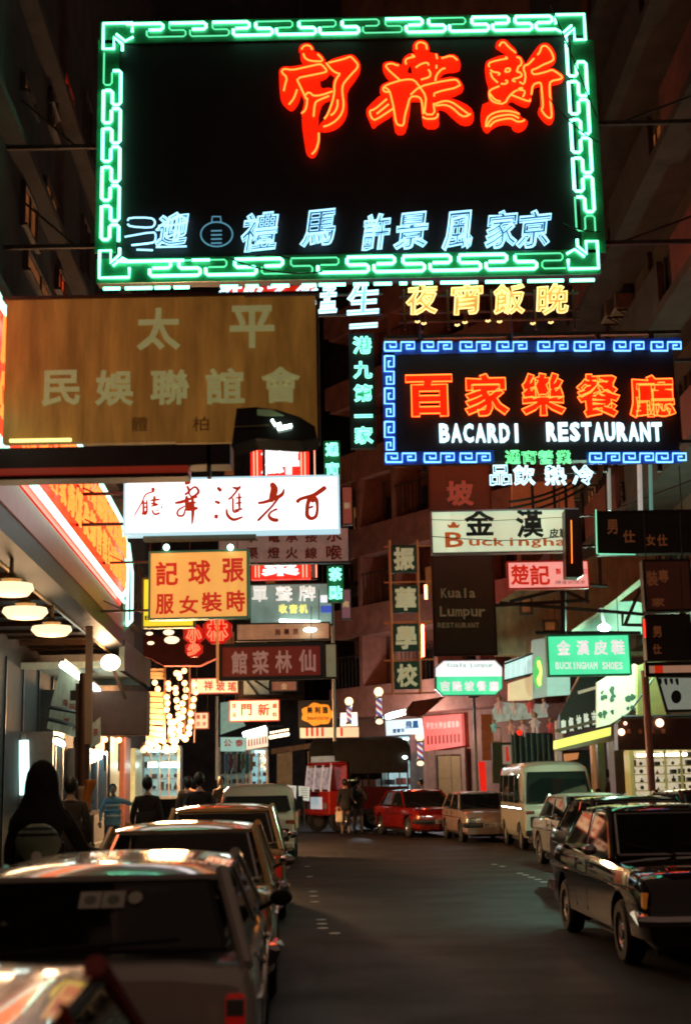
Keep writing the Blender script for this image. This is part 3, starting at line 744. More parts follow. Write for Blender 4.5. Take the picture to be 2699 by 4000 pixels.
# ------------------------------------------------------------------ ochre billboard at upper left
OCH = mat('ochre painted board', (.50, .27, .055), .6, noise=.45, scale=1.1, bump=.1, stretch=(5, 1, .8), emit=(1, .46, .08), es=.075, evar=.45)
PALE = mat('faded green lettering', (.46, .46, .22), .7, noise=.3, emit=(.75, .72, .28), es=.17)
B4 = Board(660, 1440, 11.5, yb=1740)
r = B4.root('billboard', 'large dim ochre billboard with faded green Chinese characters hanging at upper left', 'billboard')
for i, (x0, x1) in enumerate(((20, 330), (330, 690), (690, 960), (960, 1238))):
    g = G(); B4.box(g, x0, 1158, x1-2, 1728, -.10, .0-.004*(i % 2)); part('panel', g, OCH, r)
g = G(); B4.box(g, 10, 1146, 1246, 1158, -.12, .02); B4.box(g, 1238, 1158, 1247, 1728, -.12, .02); part('rim', g, K_STEEL, r)
for c_, x, y, wd, ht in (('太',620,1285,170,165), ('平',985,1275,175,165), ('民',240,1515,150,140), ('娛',447,1515,150,140), ('聯',664,1512,152,140), ('誼',880,1507,152,140), ('會',1097,1502,152,140)):
    g = G(); B4.char(g, c_, x, y, wd, ht, .0, .012, .025); part('character', g, PALE, r)
g = G()
for c_, x in (('體', 545), ('柏', 785)): B4.char(g, c_, x, 1655, 62, 55, 0, .006, .0)
part('faint_lettering', g, mat('faint lettering', (.42, .24, .05), .7), r)
g = G(); B4.line(g, [(40, 1722), (280, 1718)], .10, .016); part('strip_lamp', g, glow('yellow strip lamp', (1, .85, .25), 1.6), r)
g = G(); B4.poly(g, [(105,1385),(125,1368),(150,1365),(165,1375),(158,1440),(140,1480),(135,1440),(128,1400),(105,1400)], .014, .02); part('reflection_patch', g, mat('orange reflection mark', (.8, .25, .02), .5, emit=(1, .3, .02), es=.22), r) if False else None  # orange reflection as a coloured patch, switched off
# dark beam under it with a red edge
B4b = Board(400, 1800, 11.3, yb=1850)
r = B4b.root('sign_girder', 'dark steel girder with a dull red edge carrying the ochre billboard', 'girder')
g = G(); B4b.box(g, -20, 1742, 900, 1822, -.25, 0); part('beam', g, K_DARK, r)
g = G(); B4b.box(g, -20, 1824, 735, 1848, -.22, .03); part('edge_strip', g, mat('red enamel strip', (.35, .04, .02), .35, emit=(1, .08, .03), es=.10), r)
g = G(); B4b.box(g, -20, 1850, 735, 1868, -.25, -.02); part('lower_flange', g, K_DARK, r)
g = G(); B4b.box(g, 808, 1742, 822, 1862, -.1, .0); part('hanger', g, K_STEEL, r)

# ------------------------------------------------------------------ red lantern-like fish sign behind
B5 = Board(1090, 2000, 29, yb=2290)
r = B5.root('neon_signboard', 'tall red neon sign with bold white characters, half hidden behind the white lightbox', 'neon sign')
RP = mat('lit red acrylic', (.5, .02, .01), .4, emit=(1, .03, .015), es=.75, evar=.2, noise=0, scale=2)
g = G(); B5.box(g, 980, 1722, 1210, 2262, -.2, 0); part('panel', g, RP, r)
WB = mat('lit white acrylic', (.7, .7, .7), .4, emit=(1, .97, .95), es=1.25, noise=0)
g = G(); B5.char(g, '鮮', 1095, 1790, 150, 130, .0, .05, .05); part('character', g, WB, r)
g = G(); B5.char(g, '菜', 1095, 2218, 150, 60, .0, .05, .05); part('character', g, WB, r)
for x in (995, 1008, 1180, 1194, 1232):
    g = G(); B5.line(g, [(x-4, 1735), (x+4, 2255)], .06, .014); part('neon_tube', g, glow('orange red tube', (2.2, .5, .3), 1.1), r)
# dark sheet metal hood above it
B5b = Board(1080, 1670, 11.2, yb=1745)
r = B5b.root('metal_hood', 'black shiny bent metal hood at the lower right corner of the ochre billboard', 'hood')
g = G(); B5b.poly(g, [(905,1740),(925,1595),(1000,1590),(1080,1600),(1170,1628),(1230,1665),(1240,1712),(1180,1722),(1100,1718),(1000,1712)], .05, .45); part('shell', g, mat('glossy black metal', (.03, .03, .025), .12, .6, noise=.3), r)
g = G(); B5b.poly(g, [(1005,1598),(1060,1600),(1110,1622),(1040,1624),(1005,1620)], .455, .47); part('panel', g, mat('olive panel', (.10, .13, .06), .5, emit=(.4, .5, .2), es=.1), r)
g = G(); B5b.line(g, [(915,1668),(1050,1662)], .47, .008); part('trim', g, mat('dull brass', (.35, .3, .12), .4, .7), r)
g = G(); B5b.line(g, [(1062,1640),(1075,1660),(1098,1655)], .49, .010); B5b.line(g, [(1085,1675),(1140,1662)], .49, .015); part('lamp', g, K_TUBEW, r)

# ------------------------------------------------------------------ lightbox helper for the many smaller signs
def lightbox(x0, y0, x1, y1, Y, label, face, edge=K_DARK, chars=(), cm=None, depth=.22, fr=.03, name='shop_sign', cat='sign', yaw=0, coff=.03, hang=True, lat=(), cw=.008, group=None):
    b = Board((x0+x1)/2, (y0+y1)/2, Y, yaw=yaw, yb=y1); rt = b.root(name, label, cat, group)
    g = G(); b.box(g, x0, y0, x1, y1, -depth, -.004, .015); part('casing', g, edge, rt)
    a, c, z0, z1 = b.rect(x0, y0, x1, y1, 0)
    g = G(); g.box(a+fr, c-fr, -.006, 0.001, z0+fr, z1-fr); part('face', g, face, rt)
    g = G(); g.box(a, c, -.02, -.0, z1-fr, z1+.001); g.box(a, c, -.02, 0, z0-.001, z0+fr); g.box(a-.001, a+fr, -.02, 0, z0+fr, z1-fr); g.box(c-fr, c+.001, -.02, 0, z0+fr, z1-fr); part('frame', g, edge, rt)
    for c_, x, y, wd, ht in chars:
        g = G(); b.char(g, c_, x, y, wd, ht, .0, cw, coff); part('character', g, cm, rt)
    for s, xa, xb, ya, yb_, m in lat:
        g = G(); latin(b, g, s, xa, xb, ya, yb_, .0, cw+.001); part('lettering', g, m, rt)
    if hang:
        g = G(); zc = z1
        for u in (a+.12*(c-a), c-.12*(c-a)): part('hanger', G().tube([(u, depth/2, zc-.01), (u+.01, depth/2, zc+.7)], .008, 5), K_STEEL, rt)
    return b, rt
# white dance hall lightbox
WFACE = mat('bright white acrylic', (.75, .78, .8), .4, emit=(1, .96, .97), es=1.5, evar=.03, noise=0, scale=1.5)
BLUEE = mat('pale blue lit edge', (.3, .5, .6), .4, emit=(.55, .85, .95), es=.75, noise=0)
B6, r = lightbox(485, 1863, 1327, 2082, 18, 'long glowing white lightbox with five red brush calligraphy characters', WFACE, BLUEE, fr=.03, depth=.28, hang=False)
RBR = mat('red brush paint', (.48, .035, .015), .5, emit=(1, .07, .02), es=.24, noise=.2)
K6 = .5612
ST = [
 [(1432,128,28),(1380,165,27),(1340,188,24),(1255,212,20),(1228,238,24)], [(1325,195,30),(1305,245,24),(1300,290,24),(1303,330,26),(1330,348,22),(1362,330,20),(1372,270,18),(1362,212,24),(1325,200,20)], [(1312,275,14),(1345,262,13)], [(1335,205,30),(1350,235,30)],
 [(1050,100,26),(1072,140,44),(1062,190,42),(1045,235,24)], [(957,240,14),(1000,235,18),(1060,215,22),(1125,182,22),(1140,140,8)], [(1112,190,14),(1060,258,14),(1010,310,14),(955,366,17)], [(1095,280,14),(1050,302,12),(1035,330,18),(1060,355,24),(1102,360,22)],
 [(676,130,18),(704,158,24)], [(658,228,14),(696,242,20)], [(655,330,24),(682,338,26)], [(780,132,10),(822,138,18),(838,120,9)], [(826,135,14),(800,170,12),(772,202,12),(752,215,12)], [(785,205,12),(785,250,12),(790,302,12),(830,292,10)], [(740,280,10),(748,325,18),(790,356,18),(855,335,10)], [(800,205,8),(848,200,10)], [(828,168,12),(830,282,16)], [(800,242,8),(846,236,10)], [(795,290,10),(852,280,12)],
 [(466,72,8),(470,102,34),(472,112,20)], [(465,120,12),(480,160,14),(448,182,10)], [(478,158,9),(522,128,10),(546,165,14),(500,196,8),(478,168,8)], [(380,240,10),(430,232,16),(490,210,12),(540,196,8)], [(463,190,18),(465,282,22)], [(503,200,12),(507,290,18),(500,392,5)], [(450,240,10),(530,236,10)], [(450,262,6),(405,290,8),(402,325,10),(440,325,9),(455,275,6)], [(458,286,20),(542,275,16)], [(485,240,14),(490,285,14)],
 [(228,132,16),(231,157,20)], [(240,160,6),(180,180,6),(150,240,5),(97,332,4)], [(163,220,8),(165,310,12),(186,302,9),(186,216,7)], [(150,242,6),(190,240,8)], [(162,270,6),(188,268,6)], [(210,222,8),(278,214,9)], [(240,190,14),(235,252,8)], [(213,242,7),(262,250,8),(214,262,6)], [(150,317,12),(192,297,10)], [(222,288,7),(240,318,9),(278,308,8)], [(283,270,9),(295,268,9)], [(255,285,7),(262,295,7)]]
cuts = [0, 4, 8, 19, 29, 42]
for a, b in zip(cuts, cuts[1:]):
    g = G()
    for i, s in enumerate(ST[a:b]): B6.brush(g, [(470+x*K6, 1830+y*K6, wd*K6*1.15+(2.6 if a >= 19 else .8)) for x, y, wd in s], .001, .010+i*.0012)
    part('character', g, RBR, r)
g = G(); B6.line(g, [(500,2060),(1310,2060)], .004, .004); B6.line(g, [(500,1880),(500,2045)], .004, .004); B6.line(g, [(1313,1880),(1313,2045)], .004, .004); part('trim_line', g, mat('teal trim', (.15, .35, .35), .5, emit=(.3, .6, .6), es=.4), r)
g = G(); B6.box(g, 560, 2090, 1000, 2108, -.2, -.05); part('lower_rail', g, mat('green grey rail', (.14, .18, .12), .5, .3), r)
for x in (740, 1030): part('hanger', G().tube([(B6.uv(x, 1863)[0], .1, B6.uv(x, 1864)[1]), (B6.uv(x, 1863)[0], .1, B6.uv(x, 1600)[1])], .02, 6), K_STEEL, r)
# grey sign behind with red characters
REDP = mat('dull red paint', (.22, .03, .02), .6, noise=.3)
GREYF = mat('pinkish grey board', (.36, .30, .26), .7, noise=.4, scale=3, emit=(.8, .5, .4), es=.10)
lightbox(850, 2062, 1366, 2202, 27, 'dull grey board with two rows of dark red characters, below the white lightbox', GREYF, K_DARK,
   [(c_, x, y, 48, 46) for y, s in ((2096, '水電承接'), (2160, '渠燈火線')) for c_, x in zip(s, (985, 1070, 1140, 1215))]+[('水', 1305, 2088, 62, 58), ('喉', 1305, 2158, 62, 58)], REDP)
# orange tailor sign
ORF = mat('orange lit acrylic', (.7, .4, .12), .5, emit=(1, .46, .09), es=.60, evar=.12, noise=0, scale=2, stretch=(3, 1, .6))
GEDGE = mat('green sign rim', (.04, .20, .10), .4, noise=.3, emit=(.1, .5, .25), es=.06)
REDL = mat('red letter paint', (.5, .02, .01), .5, emit=(1, .04, .01), es=.35)
B7, r = lightbox(582, 2150, 972, 2418, 21, 'orange lightbox in a green rim with six red characters in two rows', ORF, GEDGE,
   [('記',653,2240,88,95), ('球',780,2235,88,95), ('張',912,2228,85,95), ('服',645,2360,72,80), ('女',737,2362,75,72), ('裝',828,2352,82,78), ('時',922,2348,72,85)], REDL, yaw=R(-2))
g = G()
for x in (650, 900):
    u, v = B7.uv(x, 2142, .1); g.ball((u, -.08, v+.02), .05, 10)
part('bulb', g, glow('small cool bulb', (.6, 1, .9), 5), r)
YF = mat('yellow lit acrylic', (.7, .6, .05), .5, emit=(1, .78, .03), es=.72, evar=.1, noise=0)
BK = mat('black sign paint', (.02, .02, .02), .6)
lightbox(556, 2256, 762, 2452, 23, 'yellow lightbox mostly hidden behind the orange one, letter B at its lower left', YF, mat('olive rim', (.2, .18, .03), .5), (), None, lat=(('B', 565, 590, 2405, 2422, BK),))
# red neon characters on black
for k, (c_, x, y, s_, lb) in enumerate((('林', 850, 2462, 100, 'glowing red neon character in a cloud shaped tray under the orange lightbox'), ('小', 758, 2478, 72, 'small red neon character left of the larger one under the orange lightbox'), ('少', 758, 2535, 60, 'dim red neon character hanging lowest of the red ones above the bulb canopy'))):
    b = Board(x, y, 26, yb=y+s_/2); rt = b.root('neon_lettering', lb, 'neon sign')
    P = [(x+s_*.56*math.cos(t*math.pi/8)*(1+.12*(t % 2)), y+s_*.52*math.sin(t*math.pi/8)*(1+.12*(t % 2))) for t in range(16)]
    g = G(); b.poly(g, P, -.08, 0); part('tray', g, mat('red neon tray', (.35, .01, .005), .5, emit=(1, .02, .01), es=.22, noise=0), rt)
    g = G(); b.neon_char(g, c_, x, y, s_*.8, s_*.8, .05, .014, .05, 5, .05); part('neon_tube', g, glow('soft red tube', (2.6, .22, .10), 1.1), rt)
# radio sign
TF = mat('grey teal lit board', (.2, .25, .22), .4, emit=(.35, .6, .5), es=.28, evar=.5, noise=0, scale=2)
WL = mat('white letter paint lit', (.8, .8, .75), .5, emit=(.9, 1, .9), es=.65)
YL = mat('yellow letter paint lit', (.8, .75, .1), .5, emit=(1, .95, .25), es=.8)
B8, r = lightbox(975, 2278, 1300, 2445, 29.5, 'grey teal sign, white characters over three yellow ones, tube along its foot', TF, K_DARK, [('單',1015,2320,60,62), ('聲',1110,2320,66,62), ('牌',1200,2318,66,62)], WL)
for c_, x in (('收',1106), ('音',1146), ('机',1185)):
    g = G(); B8.char(g, c_, x, 2378, 34, 36, 0, .01, .04); part('character', g, YL, r)
g = G(); B8.line(g, [(1092,2424),(1250,2430)], .12, .03); part('strip_lamp', g, K_TUBEW, r)
g = G(); B8.box(g, 1252, 2325, 1296, 2352, .003, .05); part('panel', g, mat('white lamp box', (.6, .6, .6), .5, emit=(.9, .95, 1), es=.8), r)
g = G(); B8.box(g, 1254, 2366, 1296, 2392, .003, .05); part('panel', g, mat('blue patch', (.05, .08, .4), .5, emit=(.1, .2, 1), es=.35), r)
# tan sign below
TANF = mat('tan lit board', (.45, .27, .16), .6, noise=.3, emit=(1, .42, .2), es=.22, evar=.25)
B9, r = lightbox(922, 2432, 1290, 2502, 29, 'plain tan board with three small brown characters above the dark red sign', TANF, K_STEEL, [('局',1085,2470,22,24), ('藥',1120,2468,22,24), ('京',1155,2466,22,24)], REDP)
g = G(); u, v = B9.uv(1212, 2462, .1); g.ball((u, -.2, v), .09, 10, (1.6, .8, .55)); part('lamp', g, K_TUBEW, r)
# dark red wooden sign
DR = mat('dark red lacquer board', (.16, .02, .012), .35, noise=.3, spec=.6, emit=(1, .06, .02), es=.055)
PKL = mat('dull pink letter', (.5, .3, .24), .6, emit=(1, .5, .4), es=.14)
B10, r = lightbox(855, 2512, 1266, 2655, 26, 'dark red lacquered board with black fretted rim and four dull pink characters', DR, mat('black lacquer', (.02, .02, .018), .4), [('館',935,2588,62,92), ('菜',1018,2588,66,92), ('林',1108,2585,66,88), ('仙',1200,2580,66,88)], PKL, fr=.07)
g = G()
for k in range(23):
    x = 872+k*17
    for y in (2520, 2648): B10.line(g, [(x-6, y+3), (x, y-4), (x+6, y+3)], .012, .008, 4)
part('fretwork', g, mat('bronze fret', (.10, .08, .05), .5, .4), r)
b = Board(852, 2500, 25.9, yb=2660); g = G(); b.box(g, 845, 2400, 855, 2665, 0, .05)
r = b.root('sign_post', 'thin orange lit upright at the left edge of the dark red sign', 'post'); part('shaft', g, mat('orange lit steel', (.5, .22, .08), .5, .2, emit=(1, .35, .1), es=.35), r)  # orange light put into the upright's colour and glow
# pale panel to its right
lightbox(1268, 2512, 1318, 2650, 27, 'blank pale side panel right of the dark red lacquered sign', mat('pale plaster board', (.35, .33, .24), .8, noise=.3, emit=(.8, .75, .4), es=.13), K_STEEL, hang=False)
CRF = mat('cream lit acrylic', (.7, .6, .5), .5, emit=(1, .66, .42), es=.50, evar=.08, noise=0)
RED2 = mat('deep red letter', (.4, .03, .02), .5, emit=(1, .05, .02), es=.12)
REDE = mat('red rim', (.3, .03, .02), .5, emit=(1, .05, .02), es=.1)
lightbox(745, 2648, 932, 2710, 42, 'cream lightbox with red characters just left of and behind the dark red sign', CRF, REDE, [('祥',815,2678,34,38), ('玻',862,2680,34,38), ('瑤',907,2682,34,38)], RED2)
lightbox(896, 2734, 1092, 2818, 40, 'cream lightbox with two large red characters and four tiny ones, in a red rim', CRF, REDE, [('門',963,2772,42,46), ('新',1030,2772,46,48), ('煤',914,2757,18,20), ('油',914,2792,18,20), ('顧',1074,2757,18,20), ('料',1074,2792,18,20)], RED2)
lightbox(760, 2782, 816, 2848, 44, 'small square cream sign with four red characters beside the bulbs', CRF, REDE, [('建',775,2800,16,18), ('業',798,2800,16,18), ('衣',775,2828,16,18), ('冷',798,2828,16,18)], RED2)
# orange cloud sign
b = Board(1240, 2790, 43, yb=2840); r = b.root('shop_sign', 'orange flower shaped sign with black characters and script on a black board', 'sign')
g = G(); b.box(g, 1165, 2735, 1318, 2840, -.15, 0); part('board', g, BK, r)
P = [(1240+62*math.cos(t*math.pi/14)*(1+.09*math.cos(t*math.pi/14*7)), 2790+43*math.sin(t*math.pi/14)*(1+.09*math.cos(t*math.pi/14*7))) for t in range(28)]
g = G(); b.poly(g, P, .001, .05); part('face', g, mat('orange lit flower', (.7, .25, .02), .5, emit=(1, .30, .02), es=.70, noise=0), r)
for c_, x in (('美',1210), ('利',1240), ('雅',1270)):
    g = G(); b.char(g, c_, x, 2774, 22, 28, .05, .06, .05); part('character', g, BK, r)
g = G(); latin(b, g, 'BeautySalon', 1200, 1285, 2797, 2812, .05, .06, .01); part('lettering', g, BK, r)
# white banner with red strokes
B11, r = lightbox(1168, 2838, 1405, 2885, 42.5, 'white banner with broken red strokes under the orange flower sign', CRF, K_DARK, (), None, hang=False)
g = G()
for x in (1195, 1215, 1235, 1255, 1300, 1330): B11.box(g, x, 2843, x+9, 2876, .002, .01)
part('lettering', g, REDL, r)

# ------------------------------------------------------------------ right hand signs
VB = mat('dark green enamel', (.018, .045, .028), .45, noise=.3, spec=.6)
CR2 = mat('weathered cream character', (.50, .42, .27), .7, noise=.2, emit=(1, .75, .4), es=.17)
b = Board(1580, 2400, 31, yb=2712); r = b.root('vertical_sign', 'tall open frame sign of four dark square panels with cream characters', 'sign')
g = G()
for x in (1527, 1634): B_ = b.line(g, [(x-6, 2110), (x+8, 2712)], 0, .035, 4)
for y in (2130, 2270, 2425, 2430, 2575, 2705): b.line(g, [(1500, y+6), (1700, y)], -.06, .02, 4)
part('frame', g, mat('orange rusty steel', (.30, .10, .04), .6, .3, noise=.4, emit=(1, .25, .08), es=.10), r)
for c_, x, y in (('振',1578,2183), ('華',1584,2339), ('學',1586,2490), ('校',1590,2638)):
    g = G(); b.box(g, x-50, y-54, x+50, y+54, -.05, .03, .01); o = part('panel', g, VB, r)
    g = G(); b.char(g, c_, x, y, 82, 92, .03, .04, .045); part('character', g, CR2, o)
b = Board(1805, 2170, 28, yb=2565); r = b.root('vertical_sign', 'tall dark green unlit board reading Kuala Lumpur Restaurant behind the shoe sign', 'sign')
DGL = mat('dull olive letter', (.15, .14, .08), .6, emit=(.5, .45, .2), es=.08)
g = G(); b.box(g, 1684, 1790, 1926, 2560, -.2, 0, .02); part('board', g, VB, r)
g = G(); b.frame(g, 1682, 1788, 1928, 2562, .05, .0, .02); part('rim', g, K_DARK, r)
g = G(); b.char(g, '坡', 1795, 1927, 110, 100, 0, .02, .04); part('character', g, mat('dull red letter', (.25, .08, .05), .6, emit=(1, .25, .15), es=.10), r)
for s, x0, x1, y0, y1 in (('Kuala', 1720, 1858, 2297, 2335), ('Lumpur', 1715, 1898, 2368, 2408), ('RESTAURANT', 1708, 1872, 2432, 2452)):
    g = G(); latin(b, g, s, x0, x1, y0, y1, 0, .012, .02); part('lettering', g, DGL, r)
# shoe shop lightbox
SF = mat('pale green lit acrylic', (.6, .65, .5), .5, emit=(.68, .86, .55), es=.62, evar=.25, noise=0, scale=1.2, stretch=(2, 1, .5))
DGC = mat('dark green letter', (.02, .05, .04), .5)
ORL = mat('orange letter', (.6, .14, .02), .5, emit=(1, .22, .04), es=.22)
B12, r = lightbox(1682, 1990, 2262, 2160, 25, 'pale green lightbox reading Buckingham with a large orange B under a crown and black characters', SF, mat('aluminium', (.5, .5, .5), .4, .7), [('金',1872,2040,118,105), ('漢',2068,2045,108,112), ('皮',2163,2082,38,36), ('鞋',2203,2082,38,36)], DGC,
   lat=(('B', 1732, 1816, 2078, 2138, ORL), ('uckingham', 1828, 2262, 2100, 2132, ORL)))
g = G(); B12.poly(g, [(1752,2062),(1745,2046),(1759,2052),(1765,2040),(1771,2038),(1777,2040),(1783,2052),(1797,2046),(1790,2062)], .0, .01); part('crown_emblem', g, ORL, r)
g = G(); B12.line(g, [(1684,2095),(1800,2104),(1950,2112),(2100,2106),(2250,2090)], .25, .008, 4); B12.line(g, [(1684,2030),(1900,2035),(2250,2018)], .25, .006, 4); part('cable', g, BK, r)
# brown upright box in front
b = Board(2235, 2120, 24.4, yb=2255); r = b.root('vertical_sign', 'narrow dark brown upright sign box with a thin red lit line', 'sign')
g = G(); b.poly(g, [(2205,1990),(2262,1990),(2279,2245),(2262,2256),(2210,2254)], -.35, 0); part('casing', g, mat('brown sign metal', (.07, .03, .02), .4, .2, noise=.3), r)
g = G(); b.line(g, [(2230,2032),(2233,2200)], .02, .007); part('tube', g, REDT, r)
# pink sign
PF = mat('pink lit acrylic', (.75, .4, .36), .5, emit=(1, .42, .36), es=.62, evar=.06, noise=0)
lightbox(1980, 2190, 2300, 2300, 26.5, 'pink lightbox with two bold red characters and a line of tiny lettering', PF, REDE, [('楚',2030,2246,72,80), ('記',2108,2246,78,80), ('製',2180,2232,22,24), ('衣',2207,2232,22,24), ('公',2284,2232,18,20)], REDL, lat=(('CHOR KEE KNITTING GMT', 2168, 2284, 2268, 2281, mat('violet letter', (.15, .04, .12), .5)),))
# dark sign at the right edge
DB = mat('unlit dark board', (.025, .022, .018), .5, noise=.3)
BRL = mat('dull orange letter', (.22, .07, .02), .6, emit=(1, .3, .1), es=.05)
B13, r = lightbox(2330, 1994, 2720, 2162, 20, 'wide unlit black board with barely visible dull orange characters at the right edge', DB, K_DARK, [('男',2390,2058,42,58), ('仕',2455,2095,48,50), ('女',2540,2110,36,44), ('仕',2585,2110,40,46)], BRL)
g = G(); B13.line(g, [(2326,1990),(2330,2162)], .03, .008); B13.line(g, [(2332,2163),(2480,2166)], .03, .006); part('neon_tube', g, glow('thin green tube', (.25, 1.1, .6), .9), r)
lightbox(2512, 2185, 2700, 2388, 19.5, 'unlit dark brown board with faint characters below the wide black one at the right edge', mat('brown board', (.04, .018, .012), .5, noise=.3, emit=(1, .2, .1), es=.012), K_DARK, [('裝',2545,2260,48,60), ('專',2590,2250,40,50), ('家',2570,2352,50,34)], BRL)
lightbox(2520, 2400, 2700, 2580, 19.3, 'lowest of the dark boards at the right edge, with a red tube down its side', DB, K_DARK, [('男',2565,2468,34,44), ('仕',2565,2535,34,40)], BRL)
b = Board(2514, 2400, 19.2, yb=2500); r = b.root('neon_tube', 'short red neon tube standing beside the lowest dark board at right', 'neon tube'); g = G(); b.line(g, [(2514,2418),(2518,2490)], .02, .012); part('tube', g, glow('deep red tube', (1.6, .05, .03), 1), r)
b = Board(2560, 2620, 18.8, yb=2660)
r = b.root('shop_sign', 'square cream and red board with dark rim under the lowest dark board at right', 'sign')
g = G(); b.frame(g, 2520, 2585, 2720, 2642, .05, -.1, .02); part('rim', g, K_DARK, r)
g = G(); b.box(g, 2528, 2590, 2720, 2638, -.08, 0); part('face', g, mat('cream board dim', (.4, .25, .15), .6, emit=(1, .5, .3), es=.22, noise=.3), r)
g = G(); b.box(g, 2556, 2598, 2588, 2630, .001, .012); part('patch', g, REDL, r)
# green shoe lightbox
GF = mat('green lit acrylic', (.1, .6, .35), .4, emit=(.10, .92, .42), es=.85, evar=.22, noise=0, scale=1.3)
PKW = mat('pink white lit letter', (.8, .7, .7), .5, emit=(1, .86, .86), es=.78)
lightbox(2136, 2478, 2462, 2640, 25, 'glowing green lightbox reading BUCKINGHAM SHOES under four pinkish white characters', GF, mat('dark green rim', (.02, .12, .06), .4, emit=(.02, .4, .15), es=.12),
   [('金',2200,2530,52,58), ('漢',2275,2530,50,58), ('皮',2345,2530,54,56), ('鞋',2412,2528,52,58)], PKW, lat=(('BUCKINGHAM SHOES', 2168, 2432, 2586, 2614, PKW),))
# octagonal Kuala Lumpur sign on a pole
b = Board(1828, 2645, 50, yb=2716); r = b.root('shop_sign', 'octagonal lightbox, white over green, reading Kuala Lumpur, on a tall pale pole', 'sign')
oc = [(1697,2608),(1730,2578),(1935,2576),(1964,2606),(1964,2690),(1936,2717),(1728,2719),(1697,2690)]
g = G(); b.poly(g, oc, -.22, -.02); part('casing', g, mat('white metal', (.7, .7, .7), .4, .1), r)
g = G(); b.poly(g, [(1702,2610),(1733,2583),(1932,2581),(1959,2608),(1959,2641),(1702,2643)], -.02, .0); part('upper_face', g, mat('white lit octagon', (.8, .8, .8), .4, emit=(1, .98, .98), es=.93, noise=0), r)
g = G(); b.poly(g, [(1706,2644),(1959,2642),(1959,2688),(1933,2712),(1731,2714),(1706,2690)], -.02, .0); part('lower_face', g, GF, r)
g = G(); latin(b, g, 'Kuala Lumpur', 1745, 1928, 2590, 2606, 0, .008, .0); part('lettering', g, mat('teal letter', (.05, .35, .28), .5, emit=(.1, .6, .45), es=.5), r)
g = G(); latin(b, g, 'CAFE BAKERY', 1765, 1918, 2623, 2633, 0, .006, .0); part('faint_lettering', g, mat('pale pink letter', (.7, .6, .6), .5, emit=(1, .8, .8), es=.68), r)
for c_, x in zip('吉隆坡餐廳', (1738, 1786, 1832, 1880, 1928)):
    g = G(); b.char(g, c_, x, 2680, 38, 40, 0, .008, .035); part('character', g, PKW, r)
p0 = W(1850, 2718, 50); base = Vector((p0.x, 50.05, .13))
g = G(); g.tube([(0, 0, 0), (0, 0, p0.z-.13)], .055, 10); g.tube([(0, 0, 0), (0, 0, .25)], .12, 10); g.box(-.2, .2, -.02, .02, p0.z-.2, p0.z-.13)
solo('sign_post', g, mat('pale pole paint', (.45, .42, .34), .5, .2, noise=.3), 'tall pale pole carrying the octagonal white and green sign', 'pole', loc=None, smooth=True).location = base
# wires strung between the buildings
CAB = mat('cable', (.02, .02, .02), .8, noise=0)
def wire(a, b, Y0, Y1, sag, rr, label):
    p = W(*a, Y0); q = W(*b, Y1); g = G(); P = []
    for i in range(13):
        t = i/12; P.append(tuple((p+(q-p)*t) - Vector((0, 0, sag*4*t*(1-t))) - p))
    g.tube(P, rr, 5); o = solo('cable', g, CAB, label, 'cable'); o.location = p
wire((2150, 20), (2330, 460), 21.3, 21.3, -.02, .012, 'thin cable crossing the upper right corner of the giant neon sign')
wire((2140, 380), (2345, 560), 21.3, 21.3, .1, .012, 'cable sagging in front of the right green border, mid height')
wire((2200, 870), (2345, 905), 21.3, 21.3, .05, .012, 'cable across the lower right border of the giant neon sign')
wire((900, 1010), (1260, 1060), 21.4, 21.4, .12, .014, 'loose cable drooping over the bottom green border')
wire((1000, 1002), (1130, 1010), 21.4, 21.4, -.05, .014, 'short stray cable above the bottom green border')
wire((1640, 1120), (1640, 1320), 21.9, 23.8, 0, .02, 'thin green stay between the giant sign and the blue framed sign')
wire((1990, 1120), (2000, 1320), 21.9, 23.8, 0, .02, 'second thin stay between the giant sign and the blue framed sign')
for i, (a, b) in enumerate((((1990, 1960), (2250, 1875)), ((1990, 1985), (2280, 1880)), ((2000, 2010), (2290, 1900)))):
    wire(a, b, 30, 34, .1, .03, ['uppermost of three sagging cables below the blue framed sign', 'middle one of three sagging cables below the blue framed sign', 'lowest of three sagging cables below the blue framed sign'][i])
# steel bracket truss over the green sign
b = Board(2250, 2380, 27.5, yb=2480); r = b.root('sign_bracket', 'dark steel truss bracket spanning above the green shoe sign', 'bracket')
g = G()
for P in ([(1950,2355),(2520,2400)], [(1930,2365),(2285,2345)], [(1990,2350),(2190,2300)], [(2190,2300),(2300,2352)], [(2205,2300),(2205,2480)], [(2290,2300),(2290,2352)], [(2090,2472),(2500,2472)], [(2430,2395),(2430,2440),(2510,2442)], [(2440,2440),(2500,2300)], [(2340,2180),(2345,2290)], [(2300,2285),(2370,2290)]):
    b.line(g, P, 0, .035, 4)
part('girder', g, K_DARK, r)
g = G(); b.box(g, 2190, 2300, 2212, 2478, -.3, -.05); part('upright', g, K_DARK, r)
# lamp above green sign
p = W(2358, 2452, 28.5); r = thing('bracket_lamp', 'single lit bulb hanging over the green shoe lightbox', 'lamp', p)
part('bulb', G().ball((0, 0, 0), .10, 12, (1.35, 1, .8)), K_TUBEW, r, smooth='all'); part('rod', G().tube([(0, 0, .08), (-.04, 0, .42)], .05, 8), K_DARK, r)
li = bpy.data.lights.new('bracket_lamp_light', 'POINT'); li.energy = 60; li.color = (.55, 1, .75); li.shadow_soft_size = .12; lo = bpy.data.objects.new('lamp_light', li); C.objects.link(lo); lo.parent = r; lo.location = (0, -.25, -.05); li.energy = 420

